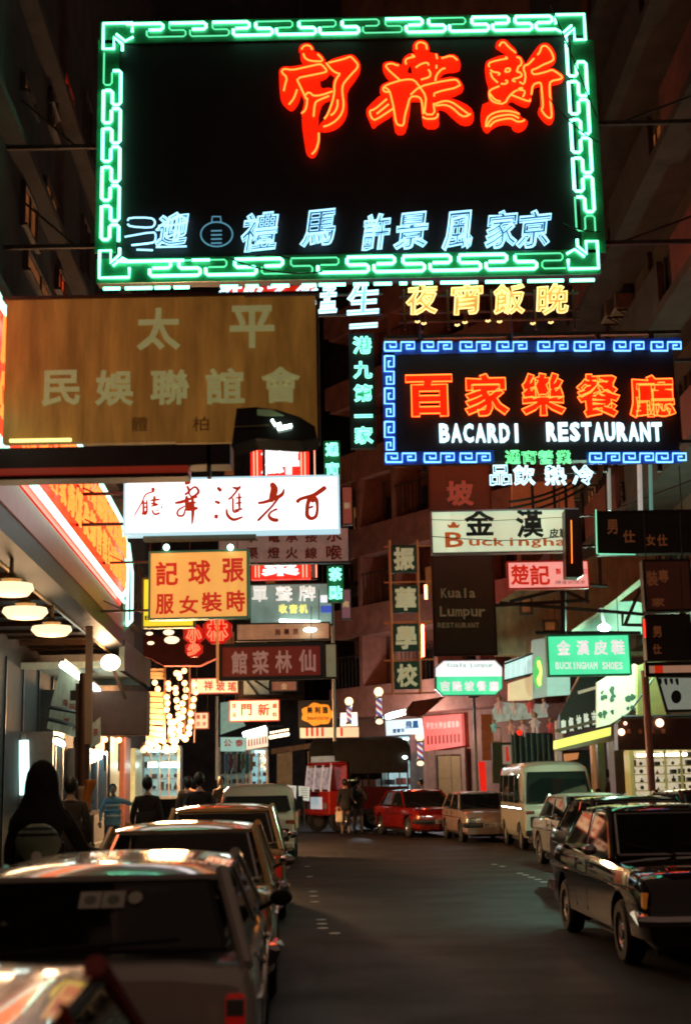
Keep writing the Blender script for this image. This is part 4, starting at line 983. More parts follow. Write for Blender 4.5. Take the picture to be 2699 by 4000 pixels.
b = Board(2400, 2400, 29.5, yb=2478); r = b.root('lit_soffit', 'green lit sloping canopy soffit above the glowing green shoe sign', 'canopy')
GS = mat('green lit soffit colour', (.34, .50, .40), .6, noise=.3)  # green light under the canopy put into the soffit colour
g = G(); b.poly(g, [(2225,2476),(2235,2462),(2395,2352),(2480,2348),(2520,2360),(2525,2476)], -.5, -.3); part('soffit', g, GS, r)
g = G(); b.poly(g, [(2228,2466),(2395,2345),(2530,2236),(2534,2262),(2400,2362),(2246,2474)], -.3, 0); part('edge_beam', g, mat('grey green beam', (.30, .32, .22), .6, noise=.35), r)
b = Board(2250, 2350, 33.5, yb=2600); r = b.root('stained_wall', 'stained beige gable wall behind the truss over the shoe sign', 'wall')
g = G(); b.poly(g, [(1935,2560),(1935,2360),(2010,2310),(2330,2165),(2560,2150),(2560,2560)], -.4, 0); part('render', g, mat('stained beige render', (.40, .30, .17), .9, noise=.5, scale=2.2, bump=.3, stretch=(1.5, 1, .7)), r)
for x0, y0, x1, y1 in ((2030,2330,2080,2400), (2120,2420,2180,2470)):
    g = G(); b.frame(g, x0, y0, x1, y1, .06, 0, .08); f = part('window_frame', g, K_FRAME, r); g = G(); b.box(g, x0+4, y0+4, x1-4, y1-4, .01, .03); part('pane', g, GLOW_DIM, f)

# red neon tubes on the bend facade
for i, (x, y0, y1) in enumerate(((1650, 2440, 2565), (1662, 2285, 2340), (1638, 2520, 2570))):
    b = Board(x, y1, [50.5, 51, 50.2][i], yb=y1); r = b.root('neon_tube', ['longest upright red neon tube between the school sign and the dark green board', 'short upright red neon tube beside the second panel of the school sign', 'red neon tube standing low behind the third panel of the school sign'][i], 'neon tube')
    g = G(); b.line(g, [(x, y0), (x+2, y1)], 0, .05); part('tube', g, glow('strong red tube', (1, .09, .03), 30), r)
    g = G(); b.box(g, x-5, y0, x+5, y1, -.2, -.08); part('backing', g, K_DARK, r)
# air conditioners, pipes and laundry on the facades
AC = mat('air conditioner casing', (.30, .27, .22), .6, .1, noise=.4, scale=5)
acm = None
def ac(bd, u, v, label):
    global acm
    r = thing('air_conditioner', label, 'air conditioner', bd.O+bd.U*u+Vector((0, 0, v))+bd.N*.0, bd.yaw, 'air conditioners on the facades')
    g = G(); g.bbox(-.35, .35, -.55, 0, 0, .45, .02); part('casing', g, AC, r)
    g = G()
    for i in range(7): g.box(-.30, .30, -.565, -.551, .05+i*.055, .08+i*.055)
    part('grille', g, K_DARK, r)
    for s in (-.3, .3): part('bracket', G().bar((s, -.5, -.03), (s, 0, -.03), .04).bar((s, -.48, -.03), (s, 0, -.35), .03), K_STEEL, r)
for i, (px, py) in enumerate(((2330, 1900), (2440, 1890), (2270, 1950), (2380, 1180), (2470, 1220), (2430, 1250))):
    u, v = RF.uv(px, py); ac(RF, u, v, ['greenish lit air conditioner left of the pale pipes above the black board', 'air conditioner between the pale pipes above the black board', 'lower air conditioner left of the wide black board', 'air conditioner high on the right facade beside the giant sign', 'air conditioner right of the giant sign near the corner', 'lowest air conditioner just above the blue framed sign'][i])
for i, (px, py) in enumerate(((1440, 2060), (1420, 2330), (1470, 2300), (1440, 1870))):
    u, v = RB.uv(px, py); ac(RB, u, v, ['air conditioner on the bend facade above the red parapet', 'left air conditioner behind the grille left of the school sign', 'right air conditioner behind the grille left of the school sign', 'highest air conditioner on the bend facade left of the school sign'][i])
# pale pipes behind the black board at right
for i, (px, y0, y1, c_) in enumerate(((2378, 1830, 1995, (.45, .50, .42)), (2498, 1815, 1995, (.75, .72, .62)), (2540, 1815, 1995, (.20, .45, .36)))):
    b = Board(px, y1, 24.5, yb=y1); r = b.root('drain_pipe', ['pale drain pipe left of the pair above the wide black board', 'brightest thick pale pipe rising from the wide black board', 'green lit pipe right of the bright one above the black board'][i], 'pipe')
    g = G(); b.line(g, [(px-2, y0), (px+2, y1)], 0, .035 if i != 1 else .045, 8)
    part('pipe', g, mat('lit pipe glow %d' % i, c_, .4, .1, noise=.3, emit=c_, es=.35), r)  # light on the pipes put into their colour and glow

b = Board(2110, 1935, 38, yb=1995); r = b.root('lit_balcony', 'dim orange lit balcony wall behind three sagging cables below the blue framed sign', 'balcony')
g = G(); b.poly(g, [(2000,1890),(2230,1872),(2245,1985),(2000,1995)], -.3, 0); part('wall', g, mat('orange lit wall', (.5, .17, .07), .8, noise=.4, emit=(1, .2, .06), es=.10), r)  # orange light put into the wall's colour and glow
for x in (2075, 2160, 2205): g = G(); b.box(g, x, 1872, x+9, 1990, 0, .12); part('pier', g, K_DARK, r)

# steel beams carrying the signs to the walls
def beams(root, bd, px, py, side, n=1, dy=0, rr=.05):
    for i in range(n):
        u, v = bd.uv(px, py+dy*i); wx = bd.O.x+u
        tx_ = 8.0 if side > 0 else -5.9
        g = G(); g.bar((u, .12, v), (u+(tx_-wx), .12, v+.0), rr); part('support_beam', g, K_STEEL, root)
        g = G(); g.bar((u+.4*side, .12, v), (u+(tx_-wx)*.8, .12, v+.9), rr*.5); part('stay', g, K_STEEL, root)
RT = {o.get('label'): o for o in C.objects if o.get('category')}
def rt(s): return [o for k, o in RT.items() if s in k][0]
beams(rt('giant black neon sign'), B1, 2335, 470, 1, 2, 470, .07); beams(rt('giant black neon sign'), B1, 385, 560, -1, 2, 390, .07)
beams(rt('blue spiral key border'), B3, 2640, 1400, 1, 2, 320, .06)
beams(rt('long glowing white lightbox'), B6, 487, 1920, -1, 2, 120, .04)
beams(rt('orange lightbox in a green rim'), B7, 584, 2190, -1, 2, 190, .035)
beams(rt('pale green lightbox reading'), B12, 2258, 2010, 1, 2, 120, .04)
# dim grey panel and bracket in the middle distance
b = Board(1075, 2690, 41.5, yb=2735); r = b.root('sign_bracket', 'diagonal steel bracket before a dim grey panel, above the two character red sign', 'bracket')
g = G(); b.box(g, 952, 2650, 1050, 2712, -.1, 0); part('panel', g, mat('dim grey green panel', (.28, .30, .24), .7, noise=.35, emit=(.7, .75, .55), es=.09), r)
for P in ([(962,2655),(1010,2715)], [(990,2655),(1060,2700)], [(930,2716),(1190,2722)], [(934,2650),(936,2725)], [(944,2650),(946,2725)], [(930,2728),(1190,2732)]):
    part('strut', b.line(G(), P, .05, .03, 4), K_STEEL, r)
for k, (x0, y0, x1, y1, Y, lb, col, e) in enumerate(((1060, 2660, 1160, 2700, 47, 'dim reddish board with faint strokes behind the diagonal bracket', (.30, .12, .08), .06),
      (430, 2440, 505, 2470, 30, 'dim bronze board under the end of the left canopy', (.22, .10, .05), .05),
      (1330, 2300, 1372, 2420, 40, 'narrow dim violet board in the dark gap left of the school sign', (.16, .08, .12), .07),
      (1335, 1900, 1378, 2050, 38, 'narrow dim red board in the dark gap below the green vertical sign', (.28, .06, .04), .09),
      (1160, 2200, 1240, 2262, 33, 'small dim board behind the tall red neon sign', (.2, .1, .08), .06))):
    lightbox(x0, y0, x1, y1, Y, lb, mat('dim board %d' % k, col, .7, noise=.35, emit=col, es=e*5), K_DARK, [('金東南新行'[k], (x0+x1)/2, (y0+y1)/2, min(x1-x0, y1-y0)*.6, min(x1-x0, y1-y0)*.6)], CR2)
# ------------------------------------------------------------------ left canopies, neon fascia and shops
SOFF = mat('varnished timber soffit', (.07, .03, .012), .35, 0, noise=.6, scale=3, stretch=(1, 5, 1), spec=.6)
BEAM = mat('painted canopy beam', (.030, .028, .028), .5, .1, noise=.35, scale=6, stretch=(1, 4, 1))
def pt(px, py, z): return onz(px, py, z)
r = thing('shop_canopy', 'timber lined canopy over the left pavement with a broad grey beam along its outer edge', 'canopy', (-4.2, 18, 0))
o = Vector((-4.2, 18, 0))
def shift(g, o): g.v = [(v[0]-o.x, v[1]-o.y, v[2]-o.z) for v in g.v]; return g
def edge(d): return -2.80-.062*d
d0, d1 = 6.0, 26.5; zc = 4.2
for i in range(20):           # soffit boards, laid across
    a = d0+(d1-d0)*i/20; b_ = d0+(d1-d0)*(i+1)/20-.02; zz = .012*(i % 3)
    g = G(); vs = [(edge(a), a), (edge(b_), b_), (-6.4, b_), (-6.4, a)]
    g.prism(vs, zc+zz, zc+.05+zz, lambda u, v, w: (u, v, w)); part('soffit_board', shift(g, o), SOFF, r)
g = G(); vs = [(edge(d0)+.02, d0), (edge(d1)+.02, d1), (edge(d1)-.02-.3, d1), (edge(d0)-.32, d0)]
g.add([(edge(d0)+.28, d0, zc-.04), (edge(d1)+.28, d1, zc-.04), (edge(d1)+.28, d1, zc+.40), (edge(d0)+.28, d0, zc+.40),
       (edge(d0)-.02, d0, zc-.10), (edge(d1)-.02, d1, zc-.10), (edge(d1)-.02, d1, zc+.40), (edge(d0)-.02, d0, zc+.40)],
      [(0,1,2,3), (7,6,5,4), (0,4,5,1), (3,2,6,7), (1,5,6,2), (0,3,7,4)])
part('edge_beam', shift(g, o), BEAM, r)
g = G(); g.add([(edge(d)+dx, d, zc+dz) for d in (d0, d1) for dx, dz in ((-.04, -.12), (.0, -.12), (.0, -.07), (-.04, -.07))], [(0,1,2,3), (7,6,5,4), (0,4,5,1), (1,5,6,2), (2,6,7,3), (3,7,4,0)])
part('gilt_trim', shift(g, o), mat('brass trim', (.6, .38, .16), .35, .7, noise=.2), r)
# neon fascia standing on the beam
FN = Board(300, 2100, yaw=math.atan2(1, -.062), P=(edge(18)+.28, 18, 4.2))
r = FN.root('neon_fascia', 'slanting red and green neon fascia crowded with orange glyphs, standing on the left canopy beam', 'neon sign')
RG = mat('red enamel fascia', (.6, .02, .01), .35, emit=(1, .015, .005), es=.7, noise=.2, evar=.3)
u0, u1 = -9, 7.6
g = G(); g.prism([(u0, .62), (5.9, .62), (6.3, .80), (6.3, 1.9), (5.2, 2.15), (u0, 2.15)], -.15, 0); part('panel', g, RG, r)
g = G(); g.prism([(u0, .22), (6.2, .22), (6.2, .56), (u0, .56)], -.05, .02); part('lower_panel', g, mat('salmon enamel strip', (.28, .07, .05), .4, noise=.3, emit=(1, .2, .1), es=.08), r)
g = G(); g.prism([(6.4, .20), (7.5, .40), (7.5, 1.5), (6.7, 2.0), (6.4, 1.8)], -.12, 0); part('end_panel', g, GREENB, r)
GW = glow('mint white neon tube', (.55, 1.35, 1.0), 1.6)
g = G(); g.tube([(u0, -.08, .70), (5.4, -.08, .70), (6.1, -.08, .92), (6.1, -.08, 1.7), (5.0, -.08, 2.0), (u0, -.08, 2.0)], .035, 6); part('neon_tube', g, GW, r)
g = G(); g.tube([(u0, -.10, .64), (5.6, -.10, .64)], .028, 6); part('neon_tube', g, GW, r)
g = G(); g.tube([(6.5, -.06, .34), (7.35, -.06, .52), (7.35, -.06, 1.42), (6.6, -.06, 1.85), (6.5, -.06, .34)], .03, 6); part('neon_tube', g, GW, r)
OT = glow('orange neon tube', (2.2, .42, .07), .95)
rows = '龍鳳酒家海鮮夜總會餐舞廳歡迎光臨燕翅鮑魚'
k = 0
for row, (zz, h) in enumerate(((1.66, .46), (1.12, .46))):
    u = -6.6
    while u < 5.6:
        c_ = rows[k % len(rows)]; k += 1
        uv, fs, be, lps, bb = glyph(c_, .01); s = h/max(.3, bb[3]-bb[1]); g = G()
        for lp in lps:
            Q = []
            for p in lp:
                q = (u+(p[0]-bb[0])*s*1.25, -.10, zz-h/2+(p[1]-bb[1])*s)
                if not Q or math.hypot(q[0]-Q[-1][0], q[2]-Q[-1][2]) > .05: Q.append(q)
            if len(Q) > 2: g.tube(Q, .013, 4, True)
        part('neon_character', g, OT, r); u += .74
# pendant lamps under the canopy
def pendant(px, py, z, label, s=1.0, e=90):
    p = pt(px, py, z); t = thing('pendant_lamp', label, 'lamp', p, group='pendant lamps under the timber canopy')
    g = G(); g.lathe([(.02, -.09), (.20*s, -.07), (.27*s, .0), (.25*s, .05), (.10*s, .07)], 16); part('shade', g, glow('lit opal bowl', (1, .70, .38), 1.5), t, smooth='all')
    g = G(); g.lathe([(.10*s, .07), (.13*s, .10), (.06*s, .14), (.025, .17), (.02, zc-z)], 10); part('fitting', g, mat('brass fitting', (.4, .25, .12), .3, .8), t, smooth=True)
    l = bpy.data.lights.new('pendant_light', 'POINT'); l.energy = e; l.color = (1, .62, .32); l.shadow_soft_size = .22
    lo = bpy.data.objects.new('pendant_light', l); C.objects.link(lo); lo.parent = t; lo.location = (0, 0, -.2); return t
pendant(203, 2462, 3.75, 'lower right of the glowing opal bowl lamps under the timber canopy', 1, 22)
pendant(100, 2392, 3.75, 'larger opal bowl lamp under the timber canopy at the left edge', 1.0, 22)
pendant(45, 2300, 3.8, 'uppermost opal bowl lamp at the left edge, under the timber canopy', .9, 18)
p = pt(60, 2550, 3.3)
# second, lower canopy: cool lit, with a brown boxed fascia
CS = mat('painted soffit', (.42, .48, .40), .6, noise=.25)
r = thing('shop_canopy', 'lower flat canopy with cool lit pale green soffit and brown boxed end', 'canopy', (-4.5, 30, 0)); o = Vector((-4.5, 30, 0))
z2 = 3.78
g = G(); g.prism([(-4.10, 24.5), (-4.28, 29), (-6.3, 29), (-6.2, 24.5)], z2, z2+.12, lambda u, v, w: (u, v, w)); part('soffit', shift(g, o), CS, r)
BX = mat('brown fascia box', (.16, .055, .03), .5, .1, noise=.35)
b = Board(470, 2780, 26.8)
g = G(); b.box(g, 352, 2698, 574, 2872, -.5, 0, .02); q = link('fascia_box', mesh_of('fascia_box', g, BX), r); q.location = b.O-o
g = G(); g.prism([(-4.02, 24.5), (-4.20, 29), (-4.32, 29), (-4.12, 24.5)], z2-.06, z2+.5, lambda u, v, w: (u, v, w)); part('fascia', shift(g, o), mat('grey green fascia', (.12, .14, .12), .5, noise=.3), r)
def tube_lamp(p, q, label, rr=.035, name='fluorescent_lamp', m=None):
    p = Vector(p); q = Vector(q); t = thing(name, label, 'lamp', p)
    g = G(); g.tube([(0, 0, 0), q-p], rr, 8); part('tube', g, m or K_TUBEW, t)
    g = G(); g.bar((0, 0, rr+.03), (q-p)+Vector((0, 0, rr+.03)), .07, .04); part('batten', g, K_GALV, t); return t
tube_lamp(pt(245, 2598, 3.6), pt(385, 2697, 3.6), 'fluorescent tube fixed under the pale green soffit at left', .05)
t = thing('pavement_lamp', 'glaring warm bulb on a slanted rod in front of the pale green soffit', 'lamp', W(433, 2588, 24))
part('bulb', G().ball((0, 0, 0), .15, 14, (1.15, 1, .95)), glow('glaring warm bulb', (1, .70, .38), 14), t, smooth='all')
part('rod', G().tube([(0, 0, 0), (.22, .3, -.62)], .03, 6), K_STEEL, t)
l = bpy.data.lights.new('pavement_lamp_light', 'POINT'); l.energy = 60; l.color = (1, .58, .3); l.shadow_soft_size = .12
lo = bpy.data.objects.new('pavement_lamp_light', l); C.objects.link(lo); lo.parent = t; lo.location = (0, -.2, .0)
# hanging faded banners with red writing
BAN = mat('faded hanging banner', (.45, .42, .30), .8, noise=.4, scale=5, stretch=(4, 1, .6))
RFD = mat('faded red writing', (.30, .06, .03), .7)
def banner(pts, Y, label, chars, cm=RFD, fm=BAN, name='hanging_banner', group=None, wd=24, ht=30):
    cx = sum(p[0] for p in pts)/len(pts); cy = max(p[1] for p in pts)
    b = Board(cx, cy, Y, yb=cy); r = b.root(name, label, 'banner', group)
    g = G(); b.poly(g, pts, -.02, 0); part('cloth', g, fm, r)
    for c_, x, y in chars:
        g = G(); b.char(g, c_, x, y, wd, ht, 0, .006, .03); part('character', g, cm, r)
    return b, r
banner([(240,2598),(255,2600),(325,2685),(325,2890),(185,2845),(205,2730)], 23.5, 'slanted pale banner with faded red characters and two dark crossbars', [('海', 255, 2745), ('味', 285, 2760), ('藥', 260, 2820), ('行', 295, 2845)])
b = Board(260, 2800, 23.3, yb=2850); r = b.root('banner_frame', 'two dark bars holding the slanted pale banner', 'frame'); g = G(); b.line(g, [(192,2762),(322,2785)], 0, .035, 4); b.line(g, [(185,2808),(322,2838)], 0, .035, 4); part('bar', g, K_DARK, r)
banner([(352,2835),(393,2800),(395,2900),(356,2922)], 24, 'small pinkish banner between the post and the brown boxed canopy end', [('茶', 375, 2860)], wd=20)
# street post with pipes at left
p = W(345, 3300, 20.5); r = thing('steel_post', 'tall rusty post with a brighter square pipe strapped to it on the left pavement', 'post', (p.x, 20.5, .12))
k = 20.5/F
g = G(); g.tube([(-.06, 0, 0), (-.09, 0, 3.25)], .085, 10); part('shaft', g, mat('brown painted post', (.14, .07, .045), .4, .3, noise=.3), r, smooth=True)
g = G(); g.bar((.0, -.08, 2.2), (-.02, -.08, 3.95), .10, .08); part('pipe_cover', g, mat('tan pipe cover', (.40, .25, .15), .5, .2, noise=.2), r)
g = G(); g.tube([(-.16, -.02, .2), (-.19, -.02, 3.1)], .03, 6); part('pipe', g, K_STEEL, r)
g = G(); g.box(-.3, -.05, -.03, .03, 2.85, 3.0); part('clamp', g, K_DARK, r)
# clothing hung on the post: pale raincoat and orange bag
def drape(px, pyt, pyb, wt, wb, Y, m, label, name, seed=1, thick=.10):
    t = W(px, pyt, Y); bt = W(px, pyb, Y); H = t.z-bt.z; rnd = random.Random(seed); g = G(); n = 12; L = 10; vs = []
    for i in range(L+1):
        f = i/L; ww = wt+(wb-wt)*f; off = .03*math.sin(f*4+seed)
        for k in range(n):
            a = 2*math.pi*k/n; rr = 1+.14*math.sin(a*4+seed+f*2)
            vs.append((off+ww/2*math.cos(a)*rr, thick*math.sin(a)*rr, H-H*f))
    fs = [(i*n+k, i*n+(k+1) % n, (i+1)*n+(k+1) % n, (i+1)*n+k) for i in range(L) for k in range(n)]+[tuple(range(n))[::-1], tuple(L*n+k for k in range(n))]
    g.add(vs, fs); o = solo(name, g, m, label, name.split('_')[-1], smooth='all'); o.location = bt; return o
drape(322, 3070, 3285, .20, .09, 20.1, mat('tan raincoat cloth', (.45, .30, .20), .8, noise=.25), 'long tan raincoat hanging on the rusty post', 'hanging_coat', 1)
drape(348, 3045, 3172, .15, .11, 20.0, mat('orange cloth', (.55, .17, .02), .8, noise=.25), 'bright orange cloth bundle tied to the rusty post', 'hanging_cloth', 2)
g = G(); g.box(-23, 19, -.02, -.004, .0, 4.1); bpart('darkening_cladding', g, mat('darkening tile cladding', (.022, .018, .015), .75, noise=.5, scale=3), LF, bL)  # dark sheet added to darken the too bright ground floor wall
for i in range(26):
    g = G(); u = -22+i*1.55; g.box(u, u+.05, -.05, -.021, 0.12, 3.9); bpart('cladding_joint', g, K_DARK, LF, bL)
# shop fronts on the left facade
def shop_interior(bd, x0, y0, x1, y1, label, col, es, goods=24, mull=3, name='shop_window', tube=True, rectm=None, seed=3, rows=4, base=.13, framec=None):
    """recessed lit bay with shelves of goods, a ceiling tube and a glazed front"""
    a, c, z0, z1 = rectm or bd.rect(x0, y0, x1, y1); rnd = random.Random(seed)
    r = thing(name, label, 'shop window', bd.O, bd.yaw)
    fm = framec or mat('aluminium shop frame', (.35, .33, .30), .35, .7, noise=.2)
    D = .55
    wallm = mat('lit wall %s' % label[:18], tuple(.7*x for x in col), .8, emit=col, es=es*.5, evar=.3, noise=0)
    g = G(); g.box(a, c, -.03, -.008, z0, z1); part('back_wall', g, wallm, r)
    g = G(); g.box(a-.05, c+.05, -D-.06, .02, z1, z1+.08); g.box(a-.05, c+.05, -D-.06, .02, z0-.08, z0); g.box(a-.07, a, -D-.06, .02, z0, z1); g.box(c, c+.07, -D-.06, .02, z0, z1); part('surround', g, fm, r)
    for i in range(rows):
        z = z0+(z1-z0)*(.12+.72*i/max(1, rows-1))
        g = G(); g.box(a, c, -.32, .0, z, z+.02); sh = part('shelf', g, fm, r)
        n = max(2, goods//rows)
        for j in range(n):
            w_ = (c-a)/n; x = a+w_*(j+.15); hh = min(.28, (z1-z0)/rows*.7)*rnd.uniform(.5, 1)
            g = G(); kk = rnd.random(); rr_ = min(w_*.3, hh*.5)
            if kk < .4: g.bbox(x, x+w_*.65, -.26, -.06, z+.021, z+.021+hh, .01)
            elif kk < .75: g.lathe([(rr_*.8, z+.021), (rr_, z+.03+hh*.3), (rr_*.9, z+hh*.6), (rr_*.3, z+hh*.8), (rr_*.3, z+.02+hh)], 7, Matrix.Translation((x+w_*.3, -.18, 0)))
            else: g.ball((x+w_*.3, -.18, z+.03+rr_), rr_, 7)
            part('goods', g, mat('goods %d' % rnd.randrange(9), rnd.choice([(.5,.1,.06),(.5,.4,.2),(.15,.2,.35),(.6,.55,.5),(.1,.25,.15),(.45,.25,.1),(.05,.05,.06),(.6,.6,.62),(.3,.05,.05)]), .5, noise=.2), sh)
    if tube:
        g = G(); g.tube([(a+.15, -.3, z1-.08), (c-.15, -.3, z1-.08)], .03, 6); part('tube', g, glow('shop tube %s' % label[:12], col, es*9), r)
    for i in range(mull+1):
        u = a+(c-a)*i/mull
        g = G(); g.box(u-.025, u+.025, -D-.02, -D+.02, z0, z1); part('mullion', g, fm, r)
    g = G(); g.box(a+.01, c-.01, -D-.004, -D+.004, z0+.01, z1-.01); part('glass', g, mat('shop glass', (.05, .06, .06), .04, alpha=.16, noise=0, spec=.6), r)
    return r
CY = (.45, .95, 1.0); CW = (.85, 1, .92); WM = (1, .72, .38)
shop_interior(LF, 75, 2880, 118, 3120, 'narrow cyan lit shop window at the far left edge', (.6, 1, .95), 1.5, mull=2, goods=8, seed=1)
shop_interior(LF, 210, 2945, 315, 3170, 'blue lit shop window with a bright corner, between dark columns at left', (.30, .75, 1.0), 1.1, seed=2, goods=16)
tube_lamp(W(98, 3105, 24.6), W(94, 2892, 24.6), 'tall upright cyan white tube in the far left shop window', .09, m=glow('cyan white tube', (.62, 1, .95), 1.8))
tube_lamp(W(218, 2895, 23), W(248, 2908, 23.4), 'short bright tube above the blue lit shop window', .045)
COLM = mat('grey column render', (.13, .12, .10), .7, noise=.35)
def column(px0, px1, y0, label, m=COLM, d=.35):
    a, c, z0, z1 = LF.rect(px0, y0, px1, 3300, .0); g = G(); g.bbox(0, c-a, -d, .0, 0, z1-.12, .02)
    p = LF.O+LF.U*a; r = thing('shop_column', label, 'column', (p.x, p.y, .12), LF.yaw)
    part('shaft', g, m, r); g = G(); g.bbox(-.03, c-a+.03, -d-.03, 0.0, 0, .25, .01); part('plinth', g, COLM, r)
column(150, 195, 2700, 'wide dark column between the two blue lit shop windows at left', m=mat('dark brown render', (.045, .035, .028), .7, noise=.35))
column(330, 372, 2750, 'grey column behind the rusty post', d=.25)
column(392, 430, 2880, 'dark column right of the rusty post', m=mat('dark green tile column', (.06, .08, .07), .3, noise=.3), d=.25)
column(452, 476, 2880, 'reddish dark column behind the striped sweater person', m=mat('dark maroon column', (.09, .03, .02), .4, noise=.3), d=.25)
column(496, 524, 2925, 'pale green lit column near the theatre entrance', m=mat('pale green tile column', (.38, .48, .36), .35, noise=.25), d=.25)
column(532, 541, 2940, 'thin pale pilaster left of the theatre entrance', m=mat('pale pilaster', (.4, .42, .3), .4, noise=.2), d=.2)
column(553, 560, 2900, 'thin buff pilaster beside the theatre entrance doors', m=mat('buff pilaster', (.45, .33, .2), .4, noise=.2), d=.2)
for px, py in ((412, 2889), (466, 2891)):
    q = W(px, py, 27); t = thing('globe_lamp', ['small orange globe lamp, left one of the pair under the brown canopy box', 'small orange globe lamp, right one of the pair under the brown canopy box'][px > 430], 'lamp', q)
    part('globe', G().ball((0, 0, 0), .055, 10), glow('orange globe', (1, .45, .15), 6), t, smooth='all'); part('stem', G().tube([(0, 0, 0), (0, .0, -.6)], .015, 5), K_STEEL, t)
# theatre bulb canopy
CAN = Board(690, 2800, 38, yb=2945)
r = CAN.root('bulb_canopy', 'theatre entrance canopy hung with columns of glowing round bulbs', 'canopy')
RIB = mat('gold ribbed soffit', (.55, .34, .18), .35, .4, noise=.2, spec=.6)
for i in range(9):
    y = 2700+i*22
    g = G(); CAN.poly(g, [(572, y), (646, y+4+(i > 5)*6), (646, y+22+(i > 5)*6), (572, y+18)], -.6, -.5+.02*(i % 2)); part('soffit_rib', g, RIB, r)
for i in range(3):
    y = 2610+i*14
    g = G(); CAN.poly(g, [(574, y), (640-i*3, y+2), (650, y+15), (574+i*4, y+13)], -.6, -.5+.02*(i % 2)); part('soffit_rib', g, RIB, r)
g = G(); CAN.box(g, 640, 2600, 648, 2930, -.5, -.42); CAN.box(g, 738, 2600, 744, 2870, -.5, -.42); part('upright', g, mat('bronze upright', (.25, .12, .06), .4, .6), r)
bl = [(245,270),(245,310),(238,390),(238,440),(240,500),(250,555),(255,610),(265,665),(275,715),(285,770),(290,820),(305,310),(310,350),(318,415),(318,475),(325,535),(335,580),(350,630),(350,680),(345,725),
 (385,265),(390,320),(385,385),(372,445),(380,505),(365,560),(480,280),(487,345),(475,410),(465,470),(450,535),(440,600),(437,655),(432,705),(400,755),(60,790),(100,810),(130,790),(150,830),(195,770),(35,835),(220,830),
 (240,860),(295,850),(310,830),(20,850),(75,830),(135,265),(160,320),(300,605),(290,660),(310,770),(385,745),(270,690),(340,190),(310,180),(380,160),(335,215)]
bm = mesh_of('bulb', G().ball((0, 0, 0), .078, 10), glow('theatre bulb', (1, .50, .20), 3.2), 'all')
for x, y in bl:
    x = 550+x*.4464; y = 2550+y*.4464
    if y < 2660: x += 3
    u, v = CAN.uv(x, y, 0); dd = random.uniform(-.3, .2)
    o = link('bulb', bm, r, (u, dd, v)); 
for cx in (658, 690, 720, 760):
    g = G(); CAN.line(g, [(cx+8, 2650), (cx, 2900)], -.1, .015, 4); part('string_wire', g, K_STEEL, r)
l = bpy.data.lights.new('canopy_bulb_light', 'POINT'); l.energy = 2600; l.color = (1, .56, .26); l.shadow_soft_size = .6
lo = bpy.data.objects.new('canopy_bulb_light', l); C.objects.link(lo); lo.parent = r; lo.location = (0, -.4, .4)
# dark red valance above canopy
b = Board(650, 2560, 37, yb=2600); g = G(); b.poly(g, [(560,2480),(880,2490),(870,2560),(780,2600),(640,2600),(560,2560)], -.4, 0)
r = b.root('awning', 'dark red awning above the glowing bulb canopy', 'awning'); part('valance', g, mat('dark red canvas', (.16, .02, .012), .7, noise=.3), r)
b = Board(625, 2470, 30, yb=2510); r = b.root('hanging_lanterns', 'pair of small warm lanterns in wire cages above the dark red awning', 'lantern')
for x, y, s in ((585, 2475, 14), (660, 2470, 22), (672, 2500, 30), (590, 2512, 14)):
    g = G(); u, v = b.uv(x, y); g.ball((u, 0, v), s*30/F, 10, (1, .6, .5)); part('lantern', g, glow('small warm lantern', (1, .68, .42), 1.6), r, smooth='all')
# theatre entrance, cool lit
TH = Board(640, 3080, 46, yb=3110)
def frontal(px0, y0, px1, y1, Y, *a, **k):
    b = Board((px0+px1)/2, y1, Y, yb=y1); return shop_interior(b, px0, y0, px1, y1, *a, **k)
frontal(566, 2925, 705, 3110, 44, 'cool lit glass entrance under the glowing bulb canopy', (.42, .80, .85), .9, mull=4, goods=20, seed=5)
for i, x in enumerate((598, 648, 682)):
    q = W(x, 2988, 43); tube_lamp(q-Vector((.14, 0, 0)), q+Vector((.14, 0, 0)), ['left of three bright tubes in the cool lit entrance', 'middle one of three bright tubes in the cool lit entrance', 'right one of three bright tubes in the cool lit entrance'][i], .075)
# far shops across the bend
g1 = frontal(860, 2925, 1000, 3080, 62, 'dim far clothes shop with hanging garments, right of the thin pole', (.35, .55, .45), .35, mull=4, goods=26, seed=6, tube=False)
g1 = frontal(985, 2930, 1045, 3090, 60, 'narrow bright cyan shop behind the pale van', (.45, .9, .95), 1.3, mull=2, goods=12, seed=7)
FC = mat('pale teal canopy lit', (.35, .5, .42), .6, emit=(.5, .9, .75), es=.35, evar=.3, noise=0)
for k, (pts, Y, lb, m) in enumerate(((([(862,2880),(960,2880),(960,2935),(862,2935)]), 58, 'pale shop fascia with red characters beside a bright tube', FC), ([(962,2870),(1045,2840),(1048,2915),(962,2930)], 57, 'slanted fascia with vertical red strokes under a bright white tube', CRF))):
    b, r = banner(pts, Y, lb, (), fm=m, name='shop_fascia')
    if k == 0:
        for c_, x in (('公', 890), ('泰', 935)):
            g = G(); b.char(g, c_, x, 2902, 30, 28, 0, .01, .03); part('character', g, RED2, r)
    else:
        for i in range(7): 
            g = G(); x = 970+i*11; b.box(g, x, 2888-i*2, x+5, 2915-i*2, 0, .01); part('character', g, RED2, r)
p = W(950, 2870, 56.5); q = W(1040, 2845, 56.5); tube_lamp(p, q, 'bright white tube over the slanted far fascia', .10)
b, r = banner([(862,2745),(905,2740),(960,2835),(862,2870)], 60, 'slanted translucent awning lit pale green in the distance', (), fm=mat('lit awning cloth', (.3, .42, .35), .7, emit=(.5, .8, .6), es=.22, noise=.3), name='awning')
